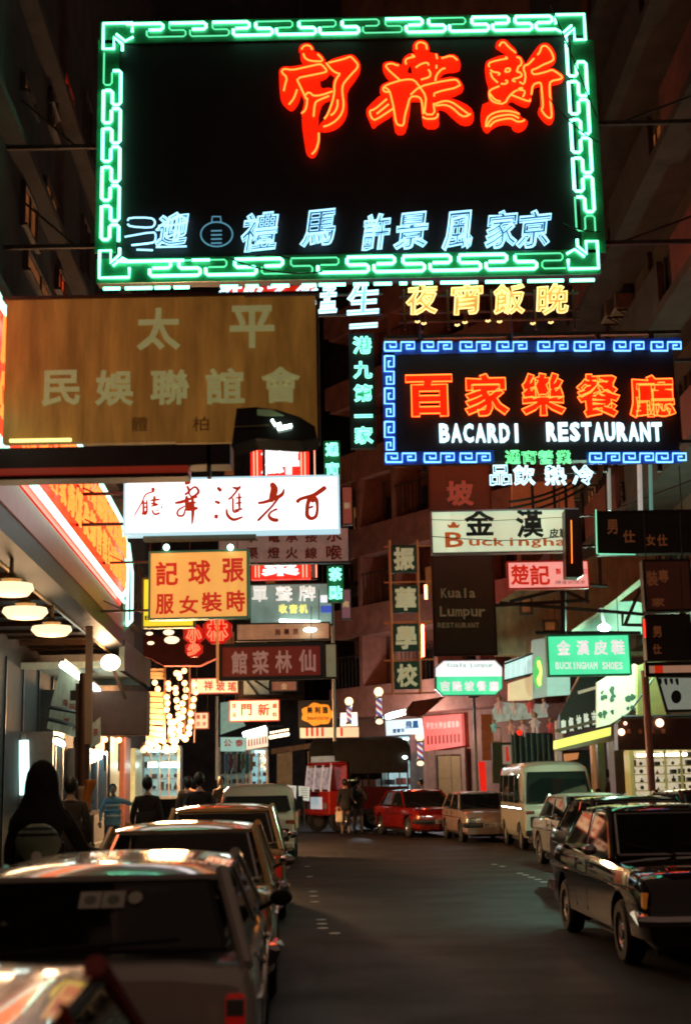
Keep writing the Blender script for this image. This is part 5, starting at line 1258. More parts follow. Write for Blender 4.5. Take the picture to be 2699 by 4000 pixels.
b = Board(1085, 2860, 56, yb=2885); r = b.root('chandelier_lights', 'two rows of tiny warm bulbs right of the bright far tube', 'lights')
for i in range(7):
    for yy, s in ((2880, .075), (2862, .045)):
        u, v = b.uv(1058+i*11, yy-i*2); part('bulb', G().ball((u, 0, v), s, 8), glow('tiny warm bulb', (1, .75, .45), 4), r, smooth='all')
for x, y in ((895,2882), (925,2880), (898,2917), (912,2893)):
    pass
FG = mat('hanging garment', (.10, .06, .07), .8, noise=.4)
GCOLS = [('dark brown', (.05, .03, .02)), ('blue', (.08, .12, .22)), ('maroon', (.14, .03, .03)), ('grey', (.14, .14, .13)), ('black', (.02, .02, .02)), ('olive', (.09, .09, .03)), ('teal', (.03, .12, .12)), ('tan', (.25, .16, .09))]
for i, x in enumerate(range(870, 985, 16)):
    b = Board(x, 3000, 59, yb=3030)
    g = G(); b.poly(g, [(x-6,2945),(x+6,2945),(x+7,3020-(i % 3)*12),(x-7,3024-(i % 2)*10)], -.03, .03)
    r = b.root('hanging_garment', '%s garment hanging in the dim far clothes shop' % GCOLS[i][0], 'garment', 'garments hanging in the far clothes shop'); part('cloth', g, mat('%s garment' % GCOLS[i][0], GCOLS[i][1], .8, noise=.3), r)
# roller shutter and walls right of it
SHU = mat('roller shutter slat', (.24, .21, .16), .5, .5, noise=.35)
b = Board(1110, 3080, 54, yb=3100); r = b.root('roller_shutter', 'closed grey roller shutter left of the lorry', 'shutter')
for i in range(20):
    y = 2935+i*8; g = G(); b.box(g, 1082, y, 1142, y+7.4, -.03, .02*(i % 2)); part('slat', g, SHU, r)
b = Board(1212, 3070, 52, yb=3070); r = b.root('door_post', 'warm lit buff door post between the shutter and the lorry', 'post'); g = G(); b.box(g, 1202, 2935, 1220, 3070, -.3, 0, .02); part('shaft', g, mat('buff post', (.55, .35, .2), .6, noise=.2), r)
b = Board(1120, 2920, 53.5, yb=2935); r = b.root('awning', 'drooping corrugated awning over the roller shutter', 'awning')
for i in range(12):
    x = 1060+i*21; g = G(); b.poly(g, [(x, 2925-i*3.0), (x+19, 2922-i*3.0), (x+19, 2942-i*3.0), (x, 2946-i*3.0)], -.8, 0.02*(i % 2)); part('corrugation', g, mat('awning sheet', (.25, .17, .11), .6, .2, noise=.4), r)
# thin poles
def pole(px, y0, y1, Y, rr, label, m=K_GALV, lean=.012):
    p = W(px, y1, Y); q = W(px-(y1-y0)*.012, y0, Y); p.z = 0 if p.z < .3 else p.z
    g = G(); g.tube([(0, 0, 0), (0, 0, q.z-p.z)], rr, 8); o = solo('street_pole', g, m, label, 'pole', smooth=True); o.location = p; return o
pole(848, 2720, 3045, 45, .05, 'thin galvanised pole behind the dark coated men')
pole(1308, 2320, 2895, 36, .045, 'thin pale pink pole rising left of the barber lamps', mat('pink grey pole', (.5, .4, .36), .5, .3))
pole(2545, 2620, 3090, 27, .075, 'rust red pole in front of the bright shop window at right', mat('rust red pole', (.40, .16, .12), .5, .1, noise=.3))
# ------------------------------------------------------------------ right hand shops
def fshop(*a, **k): return shop_interior(*a, **k)
# barber shop on the bend
r = shop_interior(RB, 1512, 2880, 1645, 3090, 'bright pale blue barber shop front with glazed door at the bend', (.62, .92, .95), 1.15, mull=3, goods=9, rows=3, seed=9)
def onboard(bd, label, name, cat, fn, at=None):
    r = thing(name, label, cat, bd.O, bd.yaw); fn(r); return r
def f(r):
    g = G(); RB.poly(g, [(1505,2815),(1640,2806),(1648,2885),(1510,2905)], -.0, .12); part('board', g, mat('white blue lit fascia', (.7, .75, .75), .5, emit=(.80, .93, .95), es=.72, noise=0), r)
    bl_ = mat('blue letter', (.03, .12, .3), .5, emit=(.1, .4, .9), es=.12)
    for c_, x, y, s in (('飛',1595,2832,30), ('鳳',1622,2830,30), ('理',1540,2856,16), ('髮',1556,2854,16), ('公',1572,2852,16)):
        g = G(); RB.char(g, c_, x, y, s*.8, s, .12, .14, .03); part('character', g, bl_, r)
    g = G(); RB.poly(g, [(1512,2880),(1600,2870),(1600,2884),(1512,2894)], .12, .13); part('stripe', g, mat('teal stripe', (.05, .25, .35), .5, emit=(.1, .5, .6), es=.3), r)
onboard(RB, 'white fascia with blue Chinese characters above the pale blue barber shop', 'shop_fascia', 'sign', f)
tube_lamp(W(1512, 2800, 51), W(1582, 2782, 50), 'bright tube lamp sticking out above the barber shop fascia', .10)
def f(r):
    g = G(); RB.poly(g, [(1652,2800),(1800,2788),(1806,2912),(1658,2935)], .0, .15); part('board', g, mat('red pink lit fascia', (.6, .10, .08), .5, emit=(1, .20, .16), es=.50, evar=.25, noise=0), r)
    for i in range(8):
        g = G(); RB.char(g, '平安大押金銀首飾'[i], 1670+i*16.5, 2836-i*1.2, 13, 26, .15, .17, .02); part('character', g, mat('pinkish letter', (.6, .35, .3), .5, emit=(1, .55, .45), es=.45), r)
    g = G()
    for i in range(9): RB.box(g, 1668+i*15, 2875-i, 1674+i*15, 2908-i, .15, .16)
    part('brush_stroke', g, mat('dull red stroke', (.4, .04, .03), .5), r)
onboard(RB, 'slanted red fascia with pale characters over the brown double doors', 'shop_fascia', 'sign', f)
def f(r):
    dm = mat('varnished door', (.34, .17, .07), .45, noise=.35, stretch=(6, 1, 1))
    for i, (x0, x1) in enumerate(((1712, 1762), (1764, 1800))):
        g = G(); RB.box(g, x0, 2952, x1, 3160, .01, .06, .01); d = part('door', g, dm, r)
        g = G(); RB.box(g, x0+6, 2965, x1-6, 3040, .061, .075, .005); part('panel', g, dm, d)
    g = G(); RB.box(g, 1672, 2930, 1700, 3160, 0, .12); RB.box(g, 1803, 2920, 1818, 3160, 0, .12); RB.box(g, 1700, 2930, 1803, 2948, 0, .10); part('surround', g, mat('reddish surround', (.30, .13, .08), .7, noise=.3), r)
    g = G(); RB.box(g, 1692, 2950, 1710, 3160, .0, .03); part('shadow_gap', g, K_DARK, r)
onboard(RB, 'brown varnished double doors under the slanted red fascia', 'shop_doorway', 'door', f)
b, r = banner([(1570,2795),(1610,2740),(1740,2720),(1660,2790),(1640,2802)], 50, 'brown red cloth awning over the barber shop fascia', (), fm=mat('brown red awning', (.28, .07, .04), .8, noise=.4), name='awning')
l = bpy.data.lights.new('barber_tube_light', 'POINT'); l.energy = 900; l.color = (.85, .95, 1); l.shadow_soft_size = .3
lo = bpy.data.objects.new('barber_tube_light', l); C.objects.link(lo); lo.location = W(1560, 2850, 54.5); l.energy = 420
# stacked crates / red pillar box like door
def f(r):
    g = G(); RF.box(g, 1868, 3020, 1898, 3160, 0, .1); part('board', g, REDL, r)
b = Board(1875, 3060, 44, yb=3130); r = b.root('red_banner', 'narrow bright red vertical banner behind the brown hatchback', 'banner'); g = G(); b.poly(g, [(1868,2975),(1894,2975),(1902,3100),(1878,3100)], -.05, 0); part('cloth', g, mat('bright red cloth', (.55, .015, .01), .6, emit=(1, .02, .01), es=.55), r)
b = Board(1898, 2900, 45, yb=2970); r = b.root('wall_panel', 'orange brown wall strip with a framed notice left of the hanging dolls', 'panel'); g = G(); b.box(g, 1880, 2790, 1925, 2970, -.2, 0); part('strip', g, mat('orange brown wall', (.42, .15, .07), .7, noise=.35), r)
g = G(); b.frame(g, 1922, 2840, 1958, 2900, .04, 0, .06); part('notice_frame', g, mat('buff frame', (.4, .28, .16), .6), r)
# hanging dolls over a teal sheeted stall
b = Board(2060, 2800, 43, yb=2860); r = b.root('lit_backboard', 'mottled grey lit board behind the row of hanging dolls', 'board'); g = G(); b.poly(g, [(1922,2775),(1940,2742),(2130,2752),(2140,2800),(1930,2822)], -.1, 0); part('panel', g, mat('mottled lit board', (.3, .34, .28), .7, emit=(.6, .75, .6), es=.25, evar=.6, noise=0, scale=6), r)
dc = [(.6,.35,.3), (.6,.5,.4), (.6,.1,.08), (.55,.5,.45), (.2,.5,.4), (.6,.3,.2)]
for i, (x, y, s) in enumerate(((1950,2760,30), (2008,2765,24), (2070,2760,28), (2125,2762,26), (1928,2840,22), (1995,2845,26), (2042,2850,28), (2088,2830,34), (2150,2840,26))):
    b = Board(x, y, 42, yb=y+s); r = b.root('hanging_doll', ['pink doll, upper left of the dolls hanging over the teal stall', 'small cream doll hanging second in the upper row over the teal stall', 'cream doll hanging third in the upper row over the teal stall', 'pale doll at the right end of the upper row over the teal stall', 'pale doll hanging lowest at the left edge of the stall', 'red trousered doll above the red ball', 'pale doll hanging right of the red ball', 'bright red doll hanging over the teal sheet', 'lilac doll at the right end of the lower row'][i], 'doll', None)
    g = G(); k = s*42/F; g.ball((0, 0, k*2.0), k*.36, 8); part('head', g, mat('doll face', (.6, .42, .32), .6), r, smooth='all')
    g = G(); g.lathe([(k*.5, k*.7), (k*.42, k*1.2), (k*.2, k*1.72)], 8); g.tube([(0, 0, k*1.55), (k*.65, 0, k*1.1)], k*.14, 6); g.tube([(0, 0, k*1.55), (-k*.65, 0, k*1.15)], k*.14, 6); g.tube([(k*.2, 0, k*.8), (k*.25, 0, 0)], k*.16, 6); g.tube([(-k*.2, 0, k*.8), (-k*.25, 0, .02)], k*.16, 6)
    part('outfit', g, mat('doll outfit %d' % (i % 6), dc[i % 6], .7, emit=dc[i % 6], es=.25), r, smooth=True)
    g = G(); g.tube([(0, 0, k*2.3), (0, 0, k*3)], .006, 4); part('string', g, K_DARK, r)
p = W(2028, 2862, 41.5); solo('red_ball', G().ball((0, 0, 0), .085, 12), glow('red lit ball', (1, .03, .01), .9), 'bright red ball hanging above the teal stall sheet', 'ball', smooth='all').location = p
TEAL = mat('teal tarpaulin', (.045, .14, .16), .6, noise=.4, scale=5, stretch=(5, 1, .4))
b = Board(2080, 2950, 42, yb=3000); r = b.root('market_stall', 'stall wrapped in a dark teal pleated sheet behind the cream van', 'stall')
for i in range(15):
    x = 1998+i*11; g = G(); b.box(g, x, 2862, x+10.6, 3040, -.08, .05*(i % 2), .02); part('pleat', g, TEAL, r)
b = Board(1940, 2960, 43, yb=3040); r = b.root('poster_column', 'dark column with a small red and white poster left of the teal stall', 'column'); g = G(); b.box(g, 1924, 2900, 1998, 3060, -.3, 0); part('shaft', g, mat('dark green painted timber', (.05, .08, .05), .6, noise=.3), r)
g = G(); b.box(g, 1962, 2910, 1996, 2985, 0, .02); o_ = part('poster', g, mat('poster paper', (.4, .35, .3), .7, emit=(.7, .6, .5), es=.15), r); g = G(); b.poly(g, [(1974,2918),(1982,2914),(1986,2950),(1990,2972),(1976,2975)], .02, .025); part('poster_figure', g, REDL, o_)
# pale block with lit panels and the oval sign
b = Board(2110, 2640, 33, yb=2745)
r = b.root('bay_window', 'projecting pale bay with a band of lit blue white panes over a buff soffit', 'bay')
LBP = mat('lit blue white pane', (.6, .7, .7), .4, emit=(.60, .86, .84), es=.62, evar=.15, noise=0)
for i in range(5):
    x = 1972+i*21; g = G(); b.poly(g, [(x, 2585-i*7), (x+19.5, 2579-i*7), (x+19.5, 2648-i*5), (x, 2655-i*5)], -.1, 0); part('pane', g, LBP, r)
g = G(); b.poly(g, [(1968,2590),(2080,2548),(2080,2556),(1968,2598)], -.1, .04); b.poly(g, [(1968,2655),(2080,2628),(2080,2634),(1968,2664)], -.1, .04); part('rail', g, K_STEEL, r)
g = G(); b.poly(g, [(1988,2668),(2078,2640),(2078,2732),(1988,2736)], -.3, .02); part('soffit_panel', g, mat('buff lit panel', (.65, .5, .32), .6, emit=(1, .70, .38), es=.50, evar=.15, noise=0), r)
g = G(); b.poly(g, [(2080,2500),(2136,2490),(2136,2720),(2080,2728)], -.3, .03); part('side_panel', g, mat('grey white panel', (.5, .48, .42), .6, noise=.2, emit=(.7, .8, .7), es=.2), r)
g = G(); b.poly(g, [(2137,2645),(2225,2645),(2226,2712),(2137,2718)], -.3, .03); part('teal_panel', g, mat('pale teal panel', (.4, .55, .48), .6, emit=(.5, .9, .72), es=.42), r)
b = Board(2100, 2625, 32.4, yb=2690); r = b.root('oval_sign', 'narrow green oval sign with a yellow squiggle left of the green shoe sign', 'sign')
g = G(); b.poly(g, [(2101+19*math.cos(t*math.pi/12), 2626+64*math.sin(t*math.pi/12)) for t in range(24)], -.06, 0); part('face', g, mat('green oval', (.05, .35, .08), .5, emit=(.08, .65, .12), es=.6), r)
g = G(); b.brush(g, [(2102,2580,12),(2106,2600,16),(2112,2625,10),(2104,2655,18),(2108,2680,10)], 0, .02); part('squiggle', g, YL, r)
# stair slope and dark recess with vertical white characters
b = Board(2250, 2760, 35, yb=2850); r = b.root('restaurant_sign', 'dark recess panel with five white Chinese characters over the yellow lit strip', 'sign')
g = G(); b.poly(g, [(2186,2840),(2186,2790),(2270,2640),(2332,2640),(2332,2838),(2186,2862)], -.3, -.01); part('panel', g, DB, r)
for c_, x in zip('廳餐坡隆吉', (2202, 2232, 2262, 2292, 2322)):
    g = G(); b.char(g, c_, x-2, 2838-(x-2202)*.28, 20, 56, 0, .02, .04); part('character', g, mat('white wall letter', (.7, .7, .65), .5, emit=(.9, 1, .8), es=.42), r)
g = G(); b.poly(g, [(2172,2848),(2370,2800),(2370,2812),(2172,2862)], -.3, .06); part('ledge', g, K_CONC2, r)
g = G(); b.poly(g, [(2255,2700),(2290,2690),(2332,2678),(2332,2690),(2258,2712)], -.005, .02); part('small_notice', g, mat('cream notice', (.5, .45, .3), .6, emit=(1, .9, .6), es=.25), r)
b = Board(2230, 2690, 35.4, yb=2800); r = b.root('stair_stringer', 'slanting tan stair stringer rising behind the green shoe sign', 'stairs')
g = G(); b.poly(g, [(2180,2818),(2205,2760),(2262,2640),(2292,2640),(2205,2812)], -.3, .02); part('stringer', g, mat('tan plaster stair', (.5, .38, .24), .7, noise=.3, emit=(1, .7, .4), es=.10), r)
g = G()
for i in range(9): b.line(g, [(2196+i*8, 2790-i*16), (2204+i*8, 2778-i*16)], .04, .015, 4)
part('handrail', g, K_STEEL, r)
b = Board(2278, 2890, 33, yb=2945); r = b.root('lit_awning', 'slanting yellow lit strip awning over the dark restaurant entrance', 'awning')
YA = mat('yellow lit strip', (.6, .6, .1), .5, emit=(.88, .92, .16), es=.85, evar=.12, noise=0, scale=1)
g = G(); b.poly(g, [(2172,2892),(2385,2840),(2385,2872),(2172,2925)], -.5, 0); part('lit_strip', g, YA, r)
g = G(); b.poly(g, [(2172,2926),(2385,2873),(2392,2895),(2176,2935)], -.5, .02); part('soffit', g, mat('cream underside', (.5, .42, .25), .6, noise=.2), r)
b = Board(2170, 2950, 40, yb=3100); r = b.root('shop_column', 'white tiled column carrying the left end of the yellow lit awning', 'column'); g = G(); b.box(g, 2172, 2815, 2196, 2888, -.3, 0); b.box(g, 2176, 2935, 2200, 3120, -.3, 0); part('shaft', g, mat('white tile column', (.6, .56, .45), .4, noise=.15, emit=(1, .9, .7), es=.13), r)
b = Board(2250, 3020, 36, yb=3120); r = b.root('restaurant_entrance', 'dark recessed restaurant entrance with an orange lit ceiling corner', 'entrance')
g = G(); b.box(g, 2200, 2930, 2345, 3150, -1.2, -1.1); part('back_wall', g, mat('dark interior', (.03, .02, .015), .7), r)
g = G(); b.poly(g, [(2202,2945),(2260,2940),(2255,2965),(2204,2975)], -1.1, -1.0); part('lit_ceiling', g, mat('orange lit ceiling', (.5, .2, .08), .6, emit=(1, .35, .12), es=.4), r)
GCOL = mat('green glazed column', (.30, .36, .20), .3, noise=.3)
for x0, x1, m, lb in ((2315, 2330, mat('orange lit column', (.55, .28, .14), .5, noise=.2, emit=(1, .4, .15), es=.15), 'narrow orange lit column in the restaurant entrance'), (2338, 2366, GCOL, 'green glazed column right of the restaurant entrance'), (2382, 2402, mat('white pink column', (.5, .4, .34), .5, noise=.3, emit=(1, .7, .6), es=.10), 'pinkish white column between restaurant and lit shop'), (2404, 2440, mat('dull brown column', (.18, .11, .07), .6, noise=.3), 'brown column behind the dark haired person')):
    b = Board((x0+x1)/2, 3000, 34, yb=3150); r = b.root('shop_column', lb, 'column'); g = G(); b.box(g, x0, 2890, x1, 3150, -.3, 0, .02); part('shaft', g, m, r)
# cream picture board and lit shop
b = Board(2410, 2720, 30, yb=2830); r = b.root('picture_board', 'pale green lit wall board with dark street picture above the yellow awning', 'board')
g = G(); b.poly(g, [(2332,2665),(2392,2628),(2478,2592),(2490,2600),(2490,2760),(2380,2830),(2332,2842)], -.2, 0); part('board', g, mat('pale green lit board', (.55, .6, .38), .6, emit=(.72, .86, .48), es=.50, evar=.2, noise=0), r)
g = G(); rnd_ = random.Random(4)
for k_ in range(34):
    cx_, cy_, rx_, ry_ = rnd_.choice([(2352, 2755, 10, 50), (2356, 2720, 8, 20), (2388, 2740, 10, 52), (2384, 2700, 12, 16), (2430, 2738, 26, 9), (2462, 2722, 20, 9), (2466, 2768, 16, 6)])
    x_ = cx_+rnd_.uniform(-1, 1)*rx_; y_ = cy_+rnd_.uniform(-1, 1)*ry_-(x_-cx_)*.35; s_ = rnd_.uniform(5, 11)
    b.poly(g, [(x_+s_*rnd_.uniform(.6, 1.2)*math.cos(t*math.pi/3), y_+s_*rnd_.uniform(.7, 1.5)*math.sin(t*math.pi/3)) for t in range(6)], 0, .008+k_*.0006)
part('picture', g, mat('dark green print', (.06, .12, .08), .6), r)
b = Board(2560, 2730, 28.5, yb=2800); r = b.root('wall_panel', 'olive lit wall between the picture board and the black and white poster', 'wall panel'); g = G(); b.poly(g, [(2488,2600),(2600,2560),(2600,2800),(2490,2800)], -.2, 0); part('panel', g, mat('olive wall', (.35, .34, .12), .7, noise=.35, emit=(.8, .8, .2), es=.13), r)
g = G(); b.line(g, [(2440,2810),(2550,2650)], .1, .02, 4); part('brace', g, K_DARK, r)
b = Board(2620, 2720, 26, yb=2790); r = b.root('wall_poster', 'slanted black framed poster in white and black at the right edge', 'poster'); g = G(); b.poly(g, [(2560,2640),(2700,2640),(2700,2780),(2600,2782)], -.06, 0); part('frame', g, BK, r)
g = G(); b.poly(g, [(2572,2648),(2700,2648),(2700,2770),(2608,2772)], 0, .01); part('sheet', g, mat('grey poster sheet', (.45, .46, .38), .7, noise=.2, emit=(.8, .9, .7), es=.16), r)
g = G()
for i in range(4): b.brush(g, [(2575+i*22, 2650, 14), (2580+i*22, 2672+4*(i % 2), 8)], .01, .016+.001*i)
b.poly(g, [(2640+20*math.cos(t*math.pi/8), 2722+26*math.sin(t*math.pi/8)) for t in range(16)], .01, .02); part('print', g, BK, r)
b = Board(2520, 2870, 28, yb=2930); r = b.root('shop_sign', 'dark brown sign box with warm bulbs at its corners over the lit goldsmith window', 'sign'); g = G(); b.poly(g, [(2412,2826),(2425,2808),(2720,2804),(2720,2926),(2412,2930)], -.4, 0); part('casing', g, mat('dark brown sign box', (.06, .028, .02), .45, .1, noise=.3), r)
g = G(); b.line(g, [(2425,2800),(2720,2796)], 0, .03, 4); part('rail', g, K_DARK, r)
for c_, x in (('黃',2455), ('金',2500), ('珠',2545), ('寶',2590)):
    g = G(); b.char(g, c_, x, 2856, 18, 20, 0, .01, .02); part('character', g, BRL, r)
for x, y, s in ((2425,2860,.07), (2440,2826,.035), (2574,2824,.085)):
    g = G(); u, v = b.uv(x, y, .05); g.ball((u, -.08, v), s, 10); part('bulb', g, glow('sign corner bulb', (1, .55, .35), 3), r, smooth='all')
b = Board(2530, 3100, 30, yb=3110)
shop_interior(b, 2452, 2935, 2700, 3110, 'bright lit shop window with golden frame and glittering goods at right', (1, .86, .62), 1.15, mull=4, goods=44, rows=5, seed=12, framec=mat('golden shop frame', (.65, .50, .18), .35, .5, noise=.2, emit=(1, .8, .25), es=.12))
# barber poles
def barber(px, yt, yb, Y, label, s=1.0, lit=2.2):
    b = Board(px, (yt+yb)/2, Y, yb=yb); t = b.root('barber_pole', label, 'barber pole', 'striped barber poles at the bend')
    H = b.uv(px, yt)[1]; rr = .10*s; n = 16; g = G(); L = 22; z0 = H*.20; z1 = H*.72
    for i in range(L+1):
        for k in range(n):
            a = 2*math.pi*k/n; g.v.append((rr*math.cos(a), rr*math.sin(a), z0+(z1-z0)*i/L))
    for i in range(L):
        for k in range(n):
            g.f.append((i*n+k, i*n+(k+1) % n, (i+1)*n+(k+1) % n, (i+1)*n+k)); q = (k+int(i*.95)) % 16
            g.m.append([0, 0, 1, 1, 1, 2, 2, 0, 0, 0, 1, 1, 2, 2, 2, 0][q])
    part('striped_cylinder', g, [mat('barber white', (.7, .65, .6), .3, emit=(1, .9, .8), es=.75), mat('barber red', (.55, .03, .03), .3, emit=(1, .05, .04), es=.3), mat('barber blue', (.03, .12, .5), .3, emit=(.05, .25, .8), es=.35)], t)
    g = G(); g.ball((0, 0, H*.88), .16*s, 12); part('globe', g, glow('barber globe', (1, .66, .36), lit), t, smooth='all')
    g = G(); g.lathe([(rr*1.3, H*.70), (rr*1.4, H*.75), (rr*.7, H*.79)], 12); g.lathe([(rr*1.3, H*.20), (rr*1.4, H*.14), (rr*.8, H*.10)], 12); part('cap', g, K_CHROME, t, smooth=True)
    g = G(); g.ball((0, 0, H*.06), .13*s, 12, (1, 1, .7)); part('lower_globe', g, glow('barber lower globe', (1, .70, .45), 1.6), t, smooth='all')
    g = G(); g.bar((0, 0, H*.17), (-.1, .5, H*.17), .04); part('bracket', g, K_STEEL, t)
barber(1480, 2685, 2828, 48, 'tallest striped barber pole, hanging left of the tube lamp')
barber(1364, 2725, 2845, 50, 'left striped barber pole in front of the white lit board', .95)
barber(1640, 2862, 2990, 46, 'lowest striped barber pole beside the red fascia', .9, 3)
b = Board(1365, 2830, 51, yb=2900); r = b.root('lit_board', 'glaring white lit board behind the left barber pole', 'board'); g = G(); b.poly(g, [(1330,2785),(1395,2782),(1400,2900),(1325,2900),(1328,2860)], -.15, 0); part('face', g, mat('glaring white board', (.8, .75, .65), .5, emit=(1, .86, .66), es=1.3, evar=.25, noise=0), r)
g = G(); b.box(g, 1300, 2852, 1400, 2860, .01, .05); part('rail', g, K_STEEL, r)
# green glowing pedestrian light
b = Board(2298, 3090, 33, yb=3120); r = b.root('green_lamp', 'small glowing green lamp head above the parked cream car', 'lamp'); g = G(); b.poly(g, [(2284,3112),(2282,3085),(2290,3076),(2306,3080),(2316,3092),(2306,3112)], -.08, 0); part('lens', g, glow('green lens', (.45, 1.2, .5), 1.1), r)
# ------------------------------------------------------------------ vehicles
TYRE = mat('tyre rubber', (.018, .018, .018), .75, noise=.2)
RIM = mat('wheel rim', (.55, .53, .50), .25, .9, noise=.15)
INT = mat('dark upholstery', (.025, .022, .02), .8, noise=.3)
LENS = mat('headlamp glass', (.45, .45, .42), .08, .6, noise=.0, coat=1)
REDLENS = mat('red lamp lens', (.45, .012, .01), .12, emit=(1, .02, .01), es=.10, noise=0, coat=1)
ORLENS = mat('orange lamp lens', (.6, .16, .01), .12, emit=(1, .3, .03), es=.10, noise=0, coat=1)
PLATE = mat('number plate', (.55, .50, .28), .45, noise=.15)
PLW = mat('white number plate', (.6, .6, .58), .45, noise=.1)
_bool_cache = {}
def evaluated(o):
    dg = bpy.context.evaluated_depsgraph_get(); return bpy.data.meshes.new_from_object(o.evaluated_get(dg))
def crt(a, b, c, d, t): return .5*((2*b)+(-a+c)*t+(2*a-5*b+4*c-d)*t*t+(-a+3*b-3*c+d)*t**3)
def interp(tab, y):
    for (y0, *a), (y1, *b) in zip(tab, tab[1:]):
        if y0 <= y <= y1:
            t = (y-y0)/(y1-y0); return [p+(q-p)*t for p, q in zip(a, b)]
    return list(tab[-1][1:] if y > tab[-1][0] else tab[0][1:])
def car_body(L, Wd, prof, sill=.22, arches=(), r_arch=.36, shoulder=.06, tuck=.05):
    """prof: list of (y, ztop, halfwidth factor). y from 0 (rear) to L (front)"""
    g = G(); N = 30; half = Wd/2; ring = []
    for i in range(N+1):
        y = L*(.5-.5*math.cos(math.pi*i/N)); zt, wf = interp(prof, y)
        hw = half*wf; zb = sill
        pts = [(hw*.90, zb), (hw*.985, zb+.07), (hw, zb+.20), (hw*1.0, zb+(zt-zb)*.62), (hw*.985, zt-shoulder*1.6), (hw*.955, zt-shoulder*.45), (hw*.90, zt-.012), (hw*.55, zt+.012), (0, zt+.02)]
        ring.append([(x, y, z) for x, z in pts]+[(-x, y, z) for x, z in pts[-2::-1]])
    n = len(ring[0]); vs = [p for r_ in ring for p in r_]
    fs = [(i*n+k, i*n+k+1, (i+1)*n+k+1, (i+1)*n+k) for i in range(N) for k in range(n-1)]
    fs += [(i*n+n-1, i*n, (i+1)*n, (i+1)*n+n-1) for i in range(N)]
    fs += [tuple(range(n))[::-1], tuple(N*n+k for k in range(n))]
    g.add(vs, fs)
    me = mesh_of('body', g, INT)
    import bmesh
    bm_ = bmesh.new(); bm_.from_mesh(me); bmesh.ops.recalc_face_normals(bm_, faces=bm_.faces); bm_.to_mesh(me); bm_.free()
    if arches:
        o = bpy.data.objects.new('tmp_body', me); C.objects.link(o)
        c = G()
        for ya in arches:
            for sx in (-1, 1):
                M = Matrix.Translation((sx*half*.98, ya, r_arch*.92)) @ Matrix.Rotation(math.pi/2, 4, 'Y')
                c.lathe([(r_arch, -.16), (r_arch, .16)], 22, M)
        cm_ = mesh_of('cutter', c, INT); bm_ = bmesh.new(); bm_.from_mesh(cm_); bmesh.ops.recalc_face_normals(bm_, faces=bm_.faces); bm_.to_mesh(cm_); bm_.free()
        co = bpy.data.objects.new('tmp_cut', cm_); C.objects.link(co)
        md = o.modifiers.new('b', 'BOOLEAN'); md.operation = 'DIFFERENCE'; md.object = co; md.solver = 'EXACT'
        bpy.context.view_layer.update(); res = evaluated(o)
        bpy.data.objects.remove(o); bpy.data.objects.remove(co); me = res
    return me
WH = {}
def wheel(parent, x, y, r_=.29, w_=.18, hub=RIM):
    key = (r_, w_, hub.name)
    s = 1 if x > 0 else -1
    if key not in WH:
        M = Matrix.Rotation(math.pi/2, 4, 'Y')
        g = G(); g.lathe([(r_*.62, -w_/2), (r_*.9, -w_/2), (r_, -w_*.32), (r_, w_*.32), (r_*.9, w_/2), (r_*.62, w_/2)], 22, M, False); t = mesh_of('wheel', g, TYRE, True)
        g = G(); g.lathe([(r_*.63, -w_*.3), (r_*.63, w_*.42), (r_*.55, w_*.40), (r_*.5, w_*.30), (r_*.26, w_*.36), (r_*.22, w_*.46), (.012, w_*.50)], 18, M)
        for k in range(8):
            a = 2*math.pi*k/8; g.box(w_*.33, w_*.40, r_*.38*math.cos(a)-.018, r_*.38*math.cos(a)+.018, r_*.38*math.sin(a)-.018, r_*.38*math.sin(a)+.018)
        WH[key] = (t, mesh_of('rim', g, hub, True))
    a, b = WH[key]; o = link('wheel', a, parent, (x, y, r_)); 
    o.rotation_euler = (0, 0, 0 if s > 0 else math.pi); link('rim', b, o); return o
def gh_quad(p, q, r_, s_, m0, m1, inset=0):
    """sub-quad of a patch p q r s (p bottom-left, q bottom-right, r top-right, s top-left) between margins"""
    def at(u, v): return (p*(1-u)+q*u)*(1-v)+(s_*(1-u)+r_*u)*v
    return [at(m0[0], m1[0]), at(m0[1], m1[0]), at(m0[1], m1[1]), at(m0[0], m1[1])]
def slab(g, quad, n, t0, t1):
    a = [Vector(v)+n*t0 for v in quad]; b = [Vector(v)+n*t1 for v in quad]
    g.add(a+b, [(0,1,2,3), (7,6,5,4), (0,4,5,1), (1,5,6,2), (2,6,7,3), (3,7,4,0)])
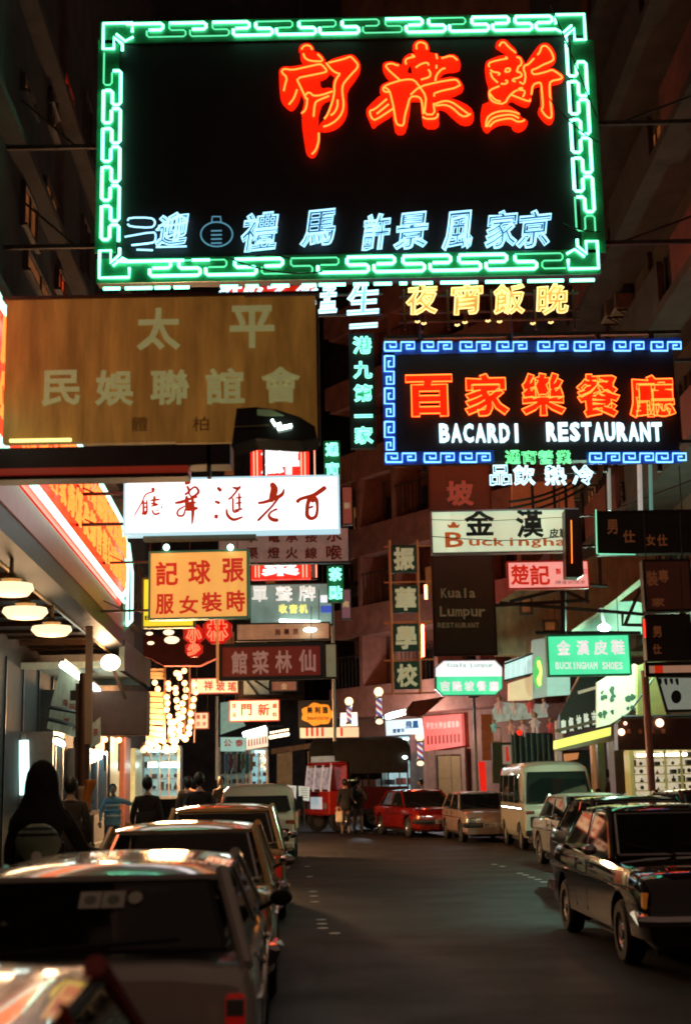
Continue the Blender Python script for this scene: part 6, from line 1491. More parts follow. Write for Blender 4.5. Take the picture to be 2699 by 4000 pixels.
def build_car(label, loc, head, col, L=4.1, Wd=1.62, H=1.38, belt=.90, boot=.92, bonnet=.86, cab=(.35, 3.0, .95, 2.35), rough=.2, metal=.3, arches=(.75, 3.25), glassm=None, details='', plate=None, cat='car', pil=.07, doors=2, trim=True, name='parked_car', wr=.29, sill=.22, roofm=None, group=None):
    """head: rotation about z with local +y to the front. loc: centre of the car on the ground"""
    root = thing(name, label, cat, loc, head, group); pm = paint('car paint %s' % label[:20], col, rough, metal); y0 = -L/2
    def T(me): me.transform(Matrix.Translation((0, y0, 0))); return me
    rb, fb, rr, fr = cab     # belt line rear and front, roof rear and front (distance from rear end)
    prof = [(0, boot-.10, .90), (.06, boot-.03, .95), (.25, boot, .985), (rb, max(boot, belt)-.0, 1.0), (rb+.3, belt+.02, 1.0), (fb-.35, belt+.01, 1.0), (fb+.15, belt-.01, .995), (L-.5, bonnet, .975), (L-.14, bonnet-.06, .95), (L-.03, bonnet-.14, .92), (L, bonnet-.22, .90)]
    if 'hatch' in details: prof = [(0, boot-.05, .93), (.05, boot, .96), (.12, belt, .985)]+prof[4:]
    prof = sorted(prof)
    me = car_body(L, Wd, prof, sill, arches, wr+.055)
    me.materials.clear(); me.materials.append(pm)
    me.polygons.foreach_set('use_smooth', [True]*len(me.polygons))
    try: me.set_sharp_from_angle(angle=R(32))
    except Exception: pass
    T(me); link('body', me, root)
    g = G(); g.box(-Wd/2+.17, Wd/2-.17, y0+.12, y0+L-.12, .16, .5)
    for a in arches: g.box(-Wd/2+.12, Wd/2-.12, y0+a-.34, y0+a+.34, .2, .62)
    part('underbody', g, K_BLACK, root)
    for a in arches:
        for s in (-1, 1): wheel(root, s*(Wd/2-.10), y0+a, wr)
    # greenhouse
    wb = Wd/2*.93; wt = Wd/2*.76
    zb = belt+.015; zr = H-.05
    B = {'rl': Vector((-wb, y0+rb, zb)), 'rr': Vector((wb, y0+rb, zb)), 'fl': Vector((-wb, y0+fb, zb)), 'fr': Vector((wb, y0+fb, zb))}
    Tt = {'rl': Vector((-wt, y0+rr, zr)), 'rr': Vector((wt, y0+rr, zr)), 'fl': Vector((-wt, y0+fr, zr)), 'fr': Vector((wt, y0+fr, zr))}
    # roof: crowned and rounded at the edge
    g = G(); n, m = 14, 14; vs = []
    for i in range(n+1):
        for j in range(m+1):
            u = i/n*2-1; v = j/m*2-1
            x = wt*1.03*u; y = y0+(rr+fr)/2+(fr-rr+.10)/2*v
            z = zr+.055*(1-abs(u)**3.2)*(1-abs(v)**4)**.5 if abs(v) < 1 else zr
            vs.append((x*(1-.03*v*v), y-.03*0, z))
    o_ = len(vs); vs2 = [(x, y, zr-.035) for x, y, z in vs]
    fs = [(i*(m+1)+j, (i+1)*(m+1)+j, (i+1)*(m+1)+j+1, i*(m+1)+j+1) for i in range(n) for j in range(m)]
    bd_ = [i*(m+1) for i in range(n+1)]+[n*(m+1)+j for j in range(1, m+1)]+[i*(m+1)+m for i in range(n-1, -1, -1)]+[j for j in range(m-1, 0, -1)]
    k0 = len(vs); vs += [(vs[i][0], vs[i][1], zr-.03) for i in bd_]
    fs += [(bd_[k], k0+k, k0+(k+1) % len(bd_), bd_[(k+1) % len(bd_)]) for k in range(len(bd_))]+[tuple(k0+k for k in range(len(bd_)))]
    g.add(vs, fs); part('roof', g, roofm or pm, root, smooth=True)
    gm = glassm or K_GLASS
    def panel(p, q, r_, s_, nm, splits=((0, 1),), mb=.05, mt=.07, ms=.05, rub=True):
        nrm = (q-p).cross(s_-p).normalized(); W_ = (q-p).length; Hh = (s_-p).length
        for a, b in splits:
            mu0 = a+ms/W_; mu1 = b-ms/W_
            qd = gh_quad(p, q, r_, s_, (mu0, mu1), (mb/Hh, 1-mt/Hh)); g = G(); slab(g, qd, nrm, -.012, -.004); part(nm, g, gm, root)
            g = G()      # frame bars round the glass
            for x, y in ((0, 1), (1, 2), (2, 3), (3, 0)): g.bar(Vector(qd[x])-nrm*.004, Vector(qd[y])-nrm*.004, .022, .02)
            part('glass_seal', g, K_CHROME if 'chrome' in details else K_BLACK, root)
    def pillar(p, q, w0=pil, w1=None):
        g = G(); g.tube([p, p*.5+q*.5, q], w0/2, 8); part('pillar', g, pm, root, smooth=True)
    panel(B['rr']*1, B['rl']*1, Tt['rl'], Tt['rr'], 'rear_window', mb=.07, ms=.09)
    panel(B['fl'], B['fr'], Tt['fr'], Tt['fl'], 'windscreen', mb=.03, ms=.07)
    sp = ((0, .5), (.5, 1)) if doors == 2 else ((0, .33), (.33, .66), (.66, 1))
    panel(B['rl'], B['fl'], Tt['fl'], Tt['rl'], 'side_window', sp) if False else None
    panel(B['fr'], B['rr'], Tt['rr'], Tt['fr'], 'side_window', sp)
    panel(B['rl'], B['fl'], Tt['fl'], Tt['rl'], 'side_window', sp)
    for k in B: pillar(B[k]-Vector((0, 0, .03)), Tt[k]+Vector((0, 0, .01)))
    for s in ('l', 'r'):
        for a, b in sp[:-1]: pillar(B['r'+s]*(1-b)+B['f'+s]*b, Tt['r'+s]*(1-b)+Tt['f'+s]*b, pil*.8)
    # interior
    for y in (rb+.55 if rb+.55 < fb-1.4 else rb+.35, fb-1.05):
        for s in (-1, 1):
            g = G(); g.bbox(s*.36-.24, s*.36+.24, y0+y-.07, y0+y+.07, .55, belt+.13, .05); g.bbox(s*.36-.12, s*.36+.12, y0+y-.04, y0+y+.05, belt+.14, belt+.28, .04); part('seat', g, INT, root)
    g = G(); g.bbox(-wb*.92, wb*.92, y0+fb-.42, y0+fb-.05, belt-.1, belt+.05, .04); part('dashboard', g, INT, root)
    M = Matrix.Translation((.36, y0+fb-.55, belt+.04)) @ Matrix.Rotation(R(65), 4, 'X'); g = G(); g.tube([M @ Vector((.18*math.cos(t*math.pi/8), .18*math.sin(t*math.pi/8), 0)) for t in range(16)], .014, 5, True); part('steering_wheel', g, K_BLACK, root)
    # bumpers, lamps, plates
    bm = K_CHROME if 'chrome' in details else mat('grey bumper', (.05, .05, .05), .4, noise=.2)
    for yy, d_, nm in ((y0-.05, -1, 'rear_bumper'), (y0+L+.03, 1, 'front_bumper')):
        g = G(); hw = Wd/2
        g.tube([(-hw*.99, yy-d_*.28, .47), (-hw*.97, yy-d_*.06, .46), (-hw*.8, yy, .46), (hw*.8, yy, .46), (hw*.97, yy-d_*.06, .46), (hw*.99, yy-d_*.28, .47)], .062, 8); part(nm, g, bm, root, smooth=True)
    for s in (-1, 1):
        g = G(); g.bbox(s*Wd*.36-.15, s*Wd*.36+.15, y0-.012, y0+.12, boot-.30, boot-.17, .015) if 'hatch' not in details else g.bbox(s*Wd*.435-.045, s*Wd*.435+.045, y0-.015, y0+.12, boot-.36, boot-.10, .015)
        t = part('tail_light', g, REDLENS, root); g = G(); (g.bbox(s*Wd*.36-.10, s*Wd*.36-.02, y0-.016, y0, boot-.29, boot-.18, .005) if 'hatch' not in details else g.bbox(s*Wd*.435-.04, s*Wd*.435+.04, y0-.019, y0-.001, boot-.20, boot-.12, .005)); part('indicator_lens', g, ORLENS if 'hatch' not in details else LENS, t)
        zf = bonnet-.27
        if 'round' in details:
            M = Matrix.Translation((s*Wd*.34, y0+L-.045, zf)) @ Matrix.Rotation(-math.pi/2, 4, 'X')
            g = G(); g.lathe([(.105, -.04), (.105, .05), (.085, .06), (.085, .045)], 18, M); h = part('headlight', g, K_CHROME, root, smooth=True)
            g = G(); g.lathe([(.084, .03), (.06, .06), (.012, .07)], 16, M); part('lens', g, LENS, h, smooth=True)
        else:
            g = G(); g.bbox(s*Wd*.34-.14, s*Wd*.34+.14, y0+L-.10, y0+L-.005, zf-.07, zf+.07, .02); h = part('headlight', g, LENS, root)
            g = G(); x = s*(Wd*.34+.185); g.bbox(x-.04, x+.04, y0+L-.13, y0+L-.03, zf-.07, zf+.07, .012); part('indicator_lens', g, ORLENS, h)
    g = G(); zf = bonnet-.27
    for i in range(5): g.box(-Wd*.22, Wd*.22, y0+L-.06, y0+L-.015+.006*(i % 2), zf-.075+i*.032, zf-.055+i*.032)
    part('grille', g, K_DARK if 'chrome' not in details else K_CHROME, root)
    if trim:
        for s in (-1, 1):
            g = G(); g.tube([(s*(Wd/2+.004), y0+.35, belt-.20), (s*(Wd/2+.004), y0+L-.4, belt-.22)], .011, 5); part('side_trim', g, K_CHROME, root)
    for s in (-1, 1):
        for a in ((fb-.9, rb+.95) if doors == 2 else (fb-.9,)):
            g = G(); g.bbox(s*(Wd/2)-.012, s*(Wd/2)+.018, y0+a, y0+a+.14, belt-.13, belt-.10, .006); part('door_handle', g, K_CHROME, root)
            g = G(); yb_ = a+.18; g.box(s*(Wd/2-.004)-.005, s*(Wd/2-.004)+.0055, y0+a-.1, y0+a-.092, sill+.14, belt-.04); part('door_gap', g, K_BLACK, root)
        g = G(); g.ball((s*(Wd/2+.09), y0+fb-.32, belt+.07), .085, 10, (.9, .55, .65)); g.bar((s*(Wd/2-.05), y0+fb-.3, belt+.0), (s*(Wd/2+.07), y0+fb-.32, belt+.06), .03); part('wing_mirror', g, K_BLACK if 'chrome' not in details else K_CHROME, root, smooth=True)
    for x_ in (-.4, .15): part('wiper', G().bar((x_, y0+fb+.02, belt+.03), (x_+.45, y0+fb-.12, belt+.13), .014), K_BLACK, root)
    for d_, m_ in ((-1, PLATE), (1, PLW)):
        yy = y0-.125 if d_ < 0 else y0+L+.105
        g = G(); g.bbox(-.26, .26, min(yy, yy-d_*.012), max(yy, yy-d_*.012), .40, .515, .004); p_ = part('number_plate', g, m_ if plate != 'yellow' else PLATE, root)
        g = G(); s = (plate if plate and plate != 'yellow' else 'BP 4172'); 
        for i, c_ in enumerate(s):
            if c_ == ' ': continue
            uv, fs, be, lp, bb = glyph(c_, .02); k = .075/(bb[3]-bb[1]); ox = (-.22+i*.062)*1
            xs = 1 if d_ < 0 else -1
            vs = [(xs*(ox+(p[0]-bb[0])*k*.85), yy+d_*.003, .42+(p[1]-bb[1])*k) for p in uv]; g.add(vs, fs)
        part('plate_lettering', g, BK, p_)
    return root
import bmesh
H1 = R(2.6)
def place(px, py_ground, d): return None
# left kerb row, seen from behind
ca = build_car('grey hatchback nearest the camera on the left with three pale stickers in its rear window', (-1.35, 8.55, 0), H1, (.78, .80, .72), L=4.2, Wd=1.64, H=1.345, belt=.92, boot=.90, cab=(.10, 3.1, .62, 2.4), details='hatch', arches=(.8, 3.35), metal=.08)
# stickers, wiper and inner mirror of the near car
g = G()
def stick(x0, x1, z0, z1, el=False):
    # on the rear window plane of the near hatchback
    y0 = -2.1; zb = .935; zr = 1.295
    def Yp(z): return y0+.10+(z-zb)/(zr-zb)*.52
    g = G()
    if el:
        P = [((x0+x1)/2+(x1-x0)/2*math.cos(t*math.pi/8), (z0+z1)/2+(z1-z0)/2*math.sin(t*math.pi/8)) for t in range(16)]
    else: P = [(x0, z0), (x1, z0), (x1, z1), (x0, z1)]
    g.add([(x, Yp(z)-.034, z) for x, z in P], [tuple(range(len(P)))]); o_ = part('sticker', g, mat('pale green sticker', (.80, .88, .76), .6, noise=.1), ca)
    if not el:
        P = [((x0+x1)/2+.03*math.cos(t*math.pi/8), (z0+z1)/2+.02*math.sin(t*math.pi/8)) for t in range(16)]
        g = G(); g.add([(x, Yp(z)-.038, z) for x, z in P], [tuple(range(16))]); part('sticker_emblem', g, mat('grey green emblem', (.3, .38, .3), .6), o_)
stick(-.06, .045, 1.155, 1.225); stick(.05, .16, 1.155, 1.225); stick(.175, .245, 1.170, 1.222, True)
g = G(); g.bar((-.25, -2.02, .99), (.45, -1.98, 1.03), .02); part('rear_wiper', g, K_BLACK, ca)
build_car('small red car whose glossy roof corner shows at the bottom left, nearest of all', (-1.30, 3.55, 0), H1, (.42, .035, .02), L=4.0, Wd=1.6, H=1.30, belt=.85, boot=.85, bonnet=.80, cab=(.5, 2.95, 1.0, 2.3), arches=(.7, 3.2), metal=.15)
build_car('yellowish saloon second in the left row, green and red reflections in its rear window', (-1.50, 13.0, 0), H1, (.70, .56, .28), L=4.25, H=1.39, belt=.90, boot=.93, cab=(.62, 3.2, 1.25, 2.5), arches=(.85, 3.4), details='chrome', metal=.25)
build_car('gold brown estate car third in the left row before the cream pickup', (-1.72, 19.4, 0), H1, (.66, .48, .22), L=4.2, H=1.44, belt=.90, boot=.92, cab=(.20, 3.15, .55, 2.45), arches=(.8, 3.35), details='hatch chrome', metal=.25)
# cream light van facing us at the head of the left row
def build_van(label, loc, head, col, L=4.2, Wd=1.66, H=1.95, col2=None, style='van', name='parked_van', cat='van', wr=.30):
    root = thing(name, label, cat, loc, head); pm = paint('van paint %s' % label[:16], col, .28, .05); y0 = -L/2; hw = Wd/2
    # body shell lofted across stations, flat front raked back
    sec = []
    zb = .30; zm = .98
    st = [(0, .0, H-.12, .93), (.10, 0, H-.03, .98), (.5, 0, H, 1), (L-1.15, 0, H, 1), (L-.72, 0, H-.03, .99), (L-.55, 0, H-.10, .985)]
    if style == 'pickup': st = [(L-1.75, 0, H-.1, .96), (L-1.65, 0, H-.02, 1), (L-1.3, 0, H, 1), (L-.85, 0, H, 1), (L-.66, 0, H-.03, .99), (L-.52, 0, H-.10, .985)]
    g = G(); ring = []
    for y, _, zt, wf in st:
        h = hw*wf
        pts = [(h*.94, zb), (h, zb+.12), (h, zm), (h*.955, zt-.28), (h*.90, zt-.12), (h*.76, zt-.03), (h*.4, zt+.005), (0, zt+.012)]
        ring.append([(x, y, z) for x, z in pts]+[(-x, y, z) for x, z in pts[-2::-1]])
    for y, k in ((L-.16, .60), (L-.04, .25), (L, .0)):    # nose below the windscreen
        h = hw*(.975 if k else .95); zt = zm+.06 if k == .60 else (zm-.02 if k == .25 else zm-.12)
        pts = [(h*.94, zb), (h, zb+.12), (h, zb+.3), (h*.99, zb+(zt-zb)*.7), (h*.985, zt-.06), (h*.93, zt-.02), (h*.4, zt+.005), (0, zt+.01)]
        ring.append([(x, y, z) for x, z in pts]+[(-x, y, z) for x, z in pts[-2::-1]])
    n = len(ring[0]); N = len(ring)-1; vs = [(x, y+y0, z) for r_ in ring for x, y, z in r_]
    fs = [(i*n+k, i*n+(k+1) % n, (i+1)*n+(k+1) % n, (i+1)*n+k) for i in range(N) for k in range(n)]+[tuple(range(n))[::-1], tuple(N*n+k for k in range(n))]
    g.add(vs, fs); me = mesh_of('body', g, pm, False)
    bm_ = bmesh.new(); bm_.from_mesh(me); bmesh.ops.recalc_face_normals(bm_, faces=bm_.faces); bm_.to_mesh(me); bm_.free()
    ar = (.85, L-.95); o = bpy.data.objects.new('tmp', me); C.objects.link(o); c = G()
    for ya in ar:
        for sx in (-1, 1): c.lathe([(wr+.06, -.18), (wr+.06, .18)], 22, Matrix.Translation((sx*hw*.98, ya+y0, wr)) @ Matrix.Rotation(math.pi/2, 4, 'Y'))
    cmh = mesh_of('cutter', c, INT); bm_ = bmesh.new(); bm_.from_mesh(cmh); bmesh.ops.recalc_face_normals(bm_, faces=bm_.faces); bm_.to_mesh(cmh); bm_.free()
    co = bpy.data.objects.new('tmpc', cmh); C.objects.link(co); md = o.modifiers.new('b', 'BOOLEAN'); md.operation = 'DIFFERENCE'; md.object = co; md.solver = 'EXACT'
    bpy.context.view_layer.update(); res = evaluated(o); bpy.data.objects.remove(o); bpy.data.objects.remove(co)
    res.materials.clear(); res.materials.append(pm); res.polygons.foreach_set('use_smooth', [True]*len(res.polygons)); res.set_sharp_from_angle(angle=R(30)); link('body', res, root)
    g = G(); g.box(-hw+.15, hw-.15, y0+.1, y0+L-.15, .18, .42); part('underbody', g, K_BLACK, root)
    for a in ar:
        for s in (-1, 1): wheel(root, s*(hw-.11), y0+a, wr, .18, mat('pale hub cap', (.5, .47, .4), .35, .5))
    DG = mat('dark van glass', (.012, .02, .017), .04, spec=.8, noise=0)
    # windscreen: follows the raked front
    ft, fb_ = L-.60, L-.19
    def fy(z): return y0+L-.55+.39*(H-.10-z)/(H-.10-zm-.06)
    zt_, zl_ = H-.26, zm+.13
    a = [Vector((-hw*.88, fy(zl_)+.03, zl_)), Vector((hw*.88, fy(zl_)+.03, zl_)), Vector((hw*.78, fy(zt_)+.035, zt_)), Vector((-hw*.78, fy(zt_)+.035, zt_))]
    nrm = (a[1]-a[0]).cross(a[3]-a[0]).normalized(); nrm = nrm if nrm.y > 0 else -nrm
    g = G(); slab(g, a, nrm, .0, .02); part('windscreen', g, DG, root)
    g = G()
    for i in range(4): g.bar(a[i]+nrm*.018, a[(i+1) % 4]+nrm*.018, .035, .02)
    part('glass_seal', g, K_BLACK, root)
    for q_ in (.25, .6): part('wiper', G().bar(a[0].lerp(a[1], q_)+nrm*.035, a[0].lerp(a[1], q_+.2)+nrm*.035+Vector((0, -.04, .12)), .015), K_BLACK, root)
    wins = ((L-1.45, L-.72), (L-2.5, L-1.55), (L-3.5, L-2.6), (.25, L-3.6)) if style == 'van' else ((L-1.55, L-.72),)
    for s in (-1, 1):
        for j, (ya, yb) in enumerate(wins):
            if yb-ya < .3: continue
            xb = s*(hw*.995); xt = s*(hw*.95); cut = .16 if j == 0 else 0
            qd = [Vector((xb, y0+ya, zm+.12)), Vector((xb, y0+yb, zm+.12)), Vector((xt, y0+yb-cut, H-.32)), Vector((xt, y0+ya, H-.32))]
            nn = Vector((s, 0, .06)).normalized(); g = G(); slab(g, qd, nn, .0, .014); part('side_window', g, DG, root)
            g = G()
            for i in range(4): g.bar(qd[i]+nn*.012, qd[(i+1) % 4]+nn*.012, .025, .02)
            part('glass_seal', g, K_BLACK if style != 'van' else K_CHROME, root)
        g = G(); g.tube([(s*(hw+.003), y0+.2 if style == 'van' else y0+L-1.7, zm-.02), (s*(hw+.003), y0+L-.4, zm-.02)], .012, 5); part('side_trim', g, K_CHROME, root)
        # squared surround, round lamp, orange indicator
        zf = .66 if style == 'van' else .62; yf = y0+L
        g = G(); g.bbox(s*hw*.68-.15, s*hw*.68+.15, yf-.05, yf+.02, zf-.14, zf+.14, .03); h = part('headlight', g, K_BLACK, root)
        M = Matrix.Translation((s*hw*.68, yf+.01, zf)) @ Matrix.Rotation(-math.pi/2, 4, 'X'); g = G(); g.lathe([(.11, 0), (.11, .02), (.08, .045), (.012, .06)], 18, M); part('lens', g, LENS, h, smooth=True)
        g = G(); g.bbox(s*hw*.86-.12, s*hw*.86+.08, yf-.08, yf+.005, zm-.14, zm-.06, .01); part('indicator', g, mat('red brown indicator', (.3, .05, .02), .2, coat=1), root)
        g = G(); g.bbox(s*(hw+.05), s*(hw+.17), y0+L-.42, y0+L-.36, zm+.18, zm+.42, .02); g.bar((s*hw*.97, y0+L-.4, zm+.12), (s*(hw+.1), y0+L-.39, zm+.22), .02); part('wing_mirror', g, K_BLACK, root)
    g = G(); g.bbox(-hw*.98, hw*.98, y0+L-.06, y0+L+.07, .34, .48, .03); part('front_bumper', g, K_DARK if style == 'van' else pm, root)
    g = G(); g.bbox(-.26, .26, y0+L+.075, y0+L+.09, .34, .46, .004); p_ = part('number_plate', g, PLW, root)
    g = G()
    for i, c_ in enumerate('CB 847'):
        if c_ == ' ': continue
        uv, fs2, be, lp, bb = glyph(c_, .02); k = .08/(bb[3]-bb[1]); ox = -.2+i*.07
        g.add([(-(ox+(p[0]-bb[0])*k*.85), y0+L+.094, .36+(p[1]-bb[1])*k) for p in uv], fs2)
    part('plate_lettering', g, BK, p_)
    if style == 'van':
        g = G(); g.box(-.50, .42, y0+L+.002, y0+L+.008, zm-.22, zm-.17); part('pink_stripe', g, mat('pink stripe', (.6, .25, .2), .4), root)
        g = G(); g.add([Vector((hw*.80, fy(zm+.17)+.05, zm+.17)), Vector((hw*.68, fy(zm+.17)+.05, zm+.17)), Vector((hw*.68, fy(zm+.29)+.05, zm+.29)), Vector((hw*.80, fy(zm+.29)+.05, zm+.29))], [(0,1,2,3)]); part('licence_disc', g, mat('pale green disc', (.3, .5, .42), .5), root)
    else:
        g = G(); g.bbox(-hw, hw, y0, y0+L-1.85, .62, .70, .02); part('load_bed', g, pm, root)
        for s in (-1, 1): g = G(); g.bbox(s*hw-.03, s*hw+.0, y0, y0+L-1.85, .70, 1.05, .01); part('side_board', g, pm, root)
        g = G(); g.bar((-hw*.3, y0+L-.38, H-.42), (hw*.0, y0+L-.40, H-.40), .06, .1); part('mirror', g, mat('inner mirror', (.5, .42, .34), .3), root)
    return root
build_van('cream cab over light truck facing the camera at the head of the left row', (-2.02, 31.0, 0), R(180+1), (.68, .66, .48), L=4.0, Wd=1.62, H=1.66, style='pickup', name='parked_truck', cat='truck')
# right kerb row, facing the camera
build_van('cream minivan with high roof and big dark windscreen in the right row', (4.83, 34.7, 0), R(180+1.5), (.80, .76, .58), L=4.4, Wd=1.72, H=2.06)
build_car('cream saloon with thin chrome trim parked in front of the minivan', (4.62, 26.9, 0), R(180+5), (.80, .78, .66), L=4.0, Wd=1.56, H=1.39, belt=.90, boot=.9, bonnet=.86, cab=(.7, 2.95, 1.15, 2.35), details='chrome round', arches=(.75, 3.2), rough=.25, metal=.05)
build_car('black saloon between the cream saloon and the big glossy dark car at right', (4.12, 20.7, 0), R(180+3.5), (.02, .018, .018), L=4.3, Wd=1.66, H=1.42, details='chrome', cab=(.7, 3.15, 1.2, 2.5), arches=(.8, 3.4), rough=.12, metal=.2)
build_car('glossy dark maroon saloon cut by the right edge with an orange corner lamp', (3.28, 14.7, 0), R(180+2.2), (.012, .005, .005), L=4.4, Wd=1.68, H=1.42, belt=.93, boot=.95, bonnet=.90, cab=(.75, 3.15, 1.25, 2.5), details='chrome', arches=(.85, 3.55), rough=.05, metal=0)
build_car('dark red saloon behind the others with only its roof showing at the right edge', (6.25, 24.2, .13), R(180+4), (.16, .012, .01), L=4.2, H=1.33, rough=.15)
build_car('small brownish hatchback parked left of the cream minivan', (3.55, 39.0, 0), R(180+6), (.45, .32, .26), L=3.7, Wd=1.5, H=1.33, belt=.86, boot=.86, bonnet=.82, cab=(.12, 2.75, .5, 2.1), details='hatch round', arches=(.6, 2.95), rough=.3, metal=.2, wr=.27)
tx = build_car('glossy red car turned across the bend with a pale number plate', (2.05, 43.0, 0), R(180+17), (.30, .010, .006), L=4.3, Wd=1.66, H=1.38, belt=.88, boot=.9, bonnet=.86, cab=(.7, 3.15, 1.2, 2.5), details='', arches=(.85, 3.45), rough=.15, metal=.2, plate='AT 8231')
# ------------------------------------------------------------------ lorry
LM = mat('dark canvas', (.035, .03, .022), .85, noise=.35, scale=3)
LR = paint('maroon lorry paint', (.12, .012, .010), .3)
LRED = paint('red lorry cab paint', (.55, .03, .02), .2, .1)
t = thing('lorry', 'dark canvas topped lorry with a shiny red and white cab end standing across the bend', 'lorry', (0.22, 47.6, 0), R(118)); t.scale = (.95, .64, 1)
# local +y is the cab end, turned to the left of the picture
g = G(); g.bbox(-.95, .95, -2.3, 2.4, .55, .72, .03); part('chassis', g, K_DARK, t)
g = G(); g.bbox(-1.0, -.95, -2.3, 1.1, .72, 1.45, .01); g.bbox(.95, 1.0, -2.3, 1.1, .72, 1.45, .01); g.bbox(-1.0, 1.0, -2.34, -2.3, .72, 1.45, .01); part('side_board', g, LR, t)
g = G(); prof = [(-1.02, 2.35), (-1.0, 2.75), (-.8, 3.0), (-.4, 3.12), (0, 3.16), (.4, 3.12), (.8, 3.0), (1.0, 2.75), (1.02, 2.35)]
vs = [(x, y, z+.04*math.sin(y*3)*(1 if i % 2 else .4)) for y in [-2.5+i*.42 for i in range(12)] for i, (x, z) in enumerate(prof)]
n = len(prof); fs = [(i*n+k, i*n+k+1, (i+1)*n+k+1, (i+1)*n+k) for i in range(11) for k in range(n-1)]; g.add(vs, fs); g.add([(x, y, z-.03) for x, y, z in vs], [f[::-1] for f in fs]); part('canvas_roof', g, LM, t, smooth='all')
g = G(); g.box(-1.03, -.99, -2.3, 1.2, 1.9, 2.4); g.box(.99, 1.03, -2.3, 1.2, 1.7, 2.4); part('canvas_side', g, LM, t)
for y in (-2.3, -1.1, .1, 1.2):
    for s in (-1, 1): g = G(); g.bar((s*.97, y, .7), (s*.97, y, 2.5), .05); part('hoop', g, K_DARK, t)
g = G(); g.bbox(-.98, .98, 1.3, 2.45, .55, 1.35, .06); g.bbox(-.96, .96, 1.3, 1.42, 1.35, 2.2, .03); g.bbox(-.96, .96, 1.3, 2.3, 2.18, 2.3, .05)
part('cab', g, LRED, t)
for x in (-.93, .93, -.30, .30): g = G(); g.bar((x, 2.42, 1.33), (x, 2.25, 2.2), .07, .06); part('cab_pillar', g, mat('white pillar', (.7, .65, .6), .25, coat=1, emit=(1, .85, .8), es=.20), t)
for x in (-.62, 0, .62): g = G(); g.add([(x-.27, 2.41, 1.4), (x+.27, 2.41, 1.4), (x+.27, 2.27, 2.12), (x-.27, 2.27, 2.12)], [(0,1,2,3)]); part('cab_window', g, mat('cab glass lit', (.10, .05, .05), .05, noise=0, spec=.8, emit=(1, .75, .7), es=.22, evar=.9, scale=7), t)
for s in (-1, 1):
    for yy in (1.75, -1.5): wheel(t, s*.85, yy, .40, .22).scale = (1, 1.5, 1)
for s in (-1, 1): g = G(); g.ball((s*.7, 2.47, .85), .12, 12, (1, .4, 1)); part('headlight', g, LENS, t, smooth='all')
g = G(); g.bbox(-.45, .45, 2.45, 2.48, .75, 1.15, .01); part('white_panel', g, mat('white lorry panel', (.6, .6, .6), .3, coat=1, emit=(.8, .95, 1), es=.35), t)
g = G(); g.tube([(-.9, -1.6, 2.42), (-.9, .2, 2.46)], .05, 6); part('strip_lamp', g, glow('orange strip lamp', (1, .55, .28), 1.4), t)
g = G(); g.ball((-1.04, -2.1, 2.42), .09, 8, (1, 1.6, .6)); part('lamp', g, K_TUBEW, t)
g = G(); g.box(-.6, .6, 1.45, 2.3, 2.31, 2.5); part('roof_load', g, mat('pale roof load', (.5, .5, .45), .6, noise=.3, emit=(.7, .8, .75), es=.12), t)
b = Board(1340, 3040, 49.5, yb=3055); r = b.root('lit_window', 'small yellowish lit window seen through the open side of the lorry', 'window'); g = G(); b.box(g, 1305, 3018, 1385, 3050, -.1, 0); part('pane', g, mat('yellow lit pane', (.4, .35, .15), .5, emit=(1, .85, .4), es=.35, evar=.5, noise=0, scale=6), r)
# pale printed sheets on a stand left of the lorry
for i, (x0, x1) in enumerate(((1118, 1158), (1166, 1210))):
    b = Board((x0+x1)/2, 3095, 46, yb=3130); r = b.root('notice_sheet', ['left of the two pale printed sheets standing beside the lorry', 'right of the two pale printed sheets standing beside the lorry'][i], 'notice')
    g = G(); b.poly(g, [(x0, 3066+i*4), (x1, 3070+i*4), (x1-2, 3130), (x0+2, 3124)], -.03, 0); part('sheet', g, mat('pale blue sheet', (.5, .58, .55), .7, noise=.2, emit=(.7, .9, .9), es=.30), r)
    g = G()
    for k in range(5): b.box(g, x0+8, 3078+k*9, x1-8, 3081+k*9, 0, .01)
    part('print', g, mat('grey print', (.25, .28, .25), .7), r)
    g = G(); u, v = b.uv((x0+x1)/2, 3130); g.bar((u, -.0, v), (u, .1, v-.85), .04); part('leg', g, K_DARK, r)

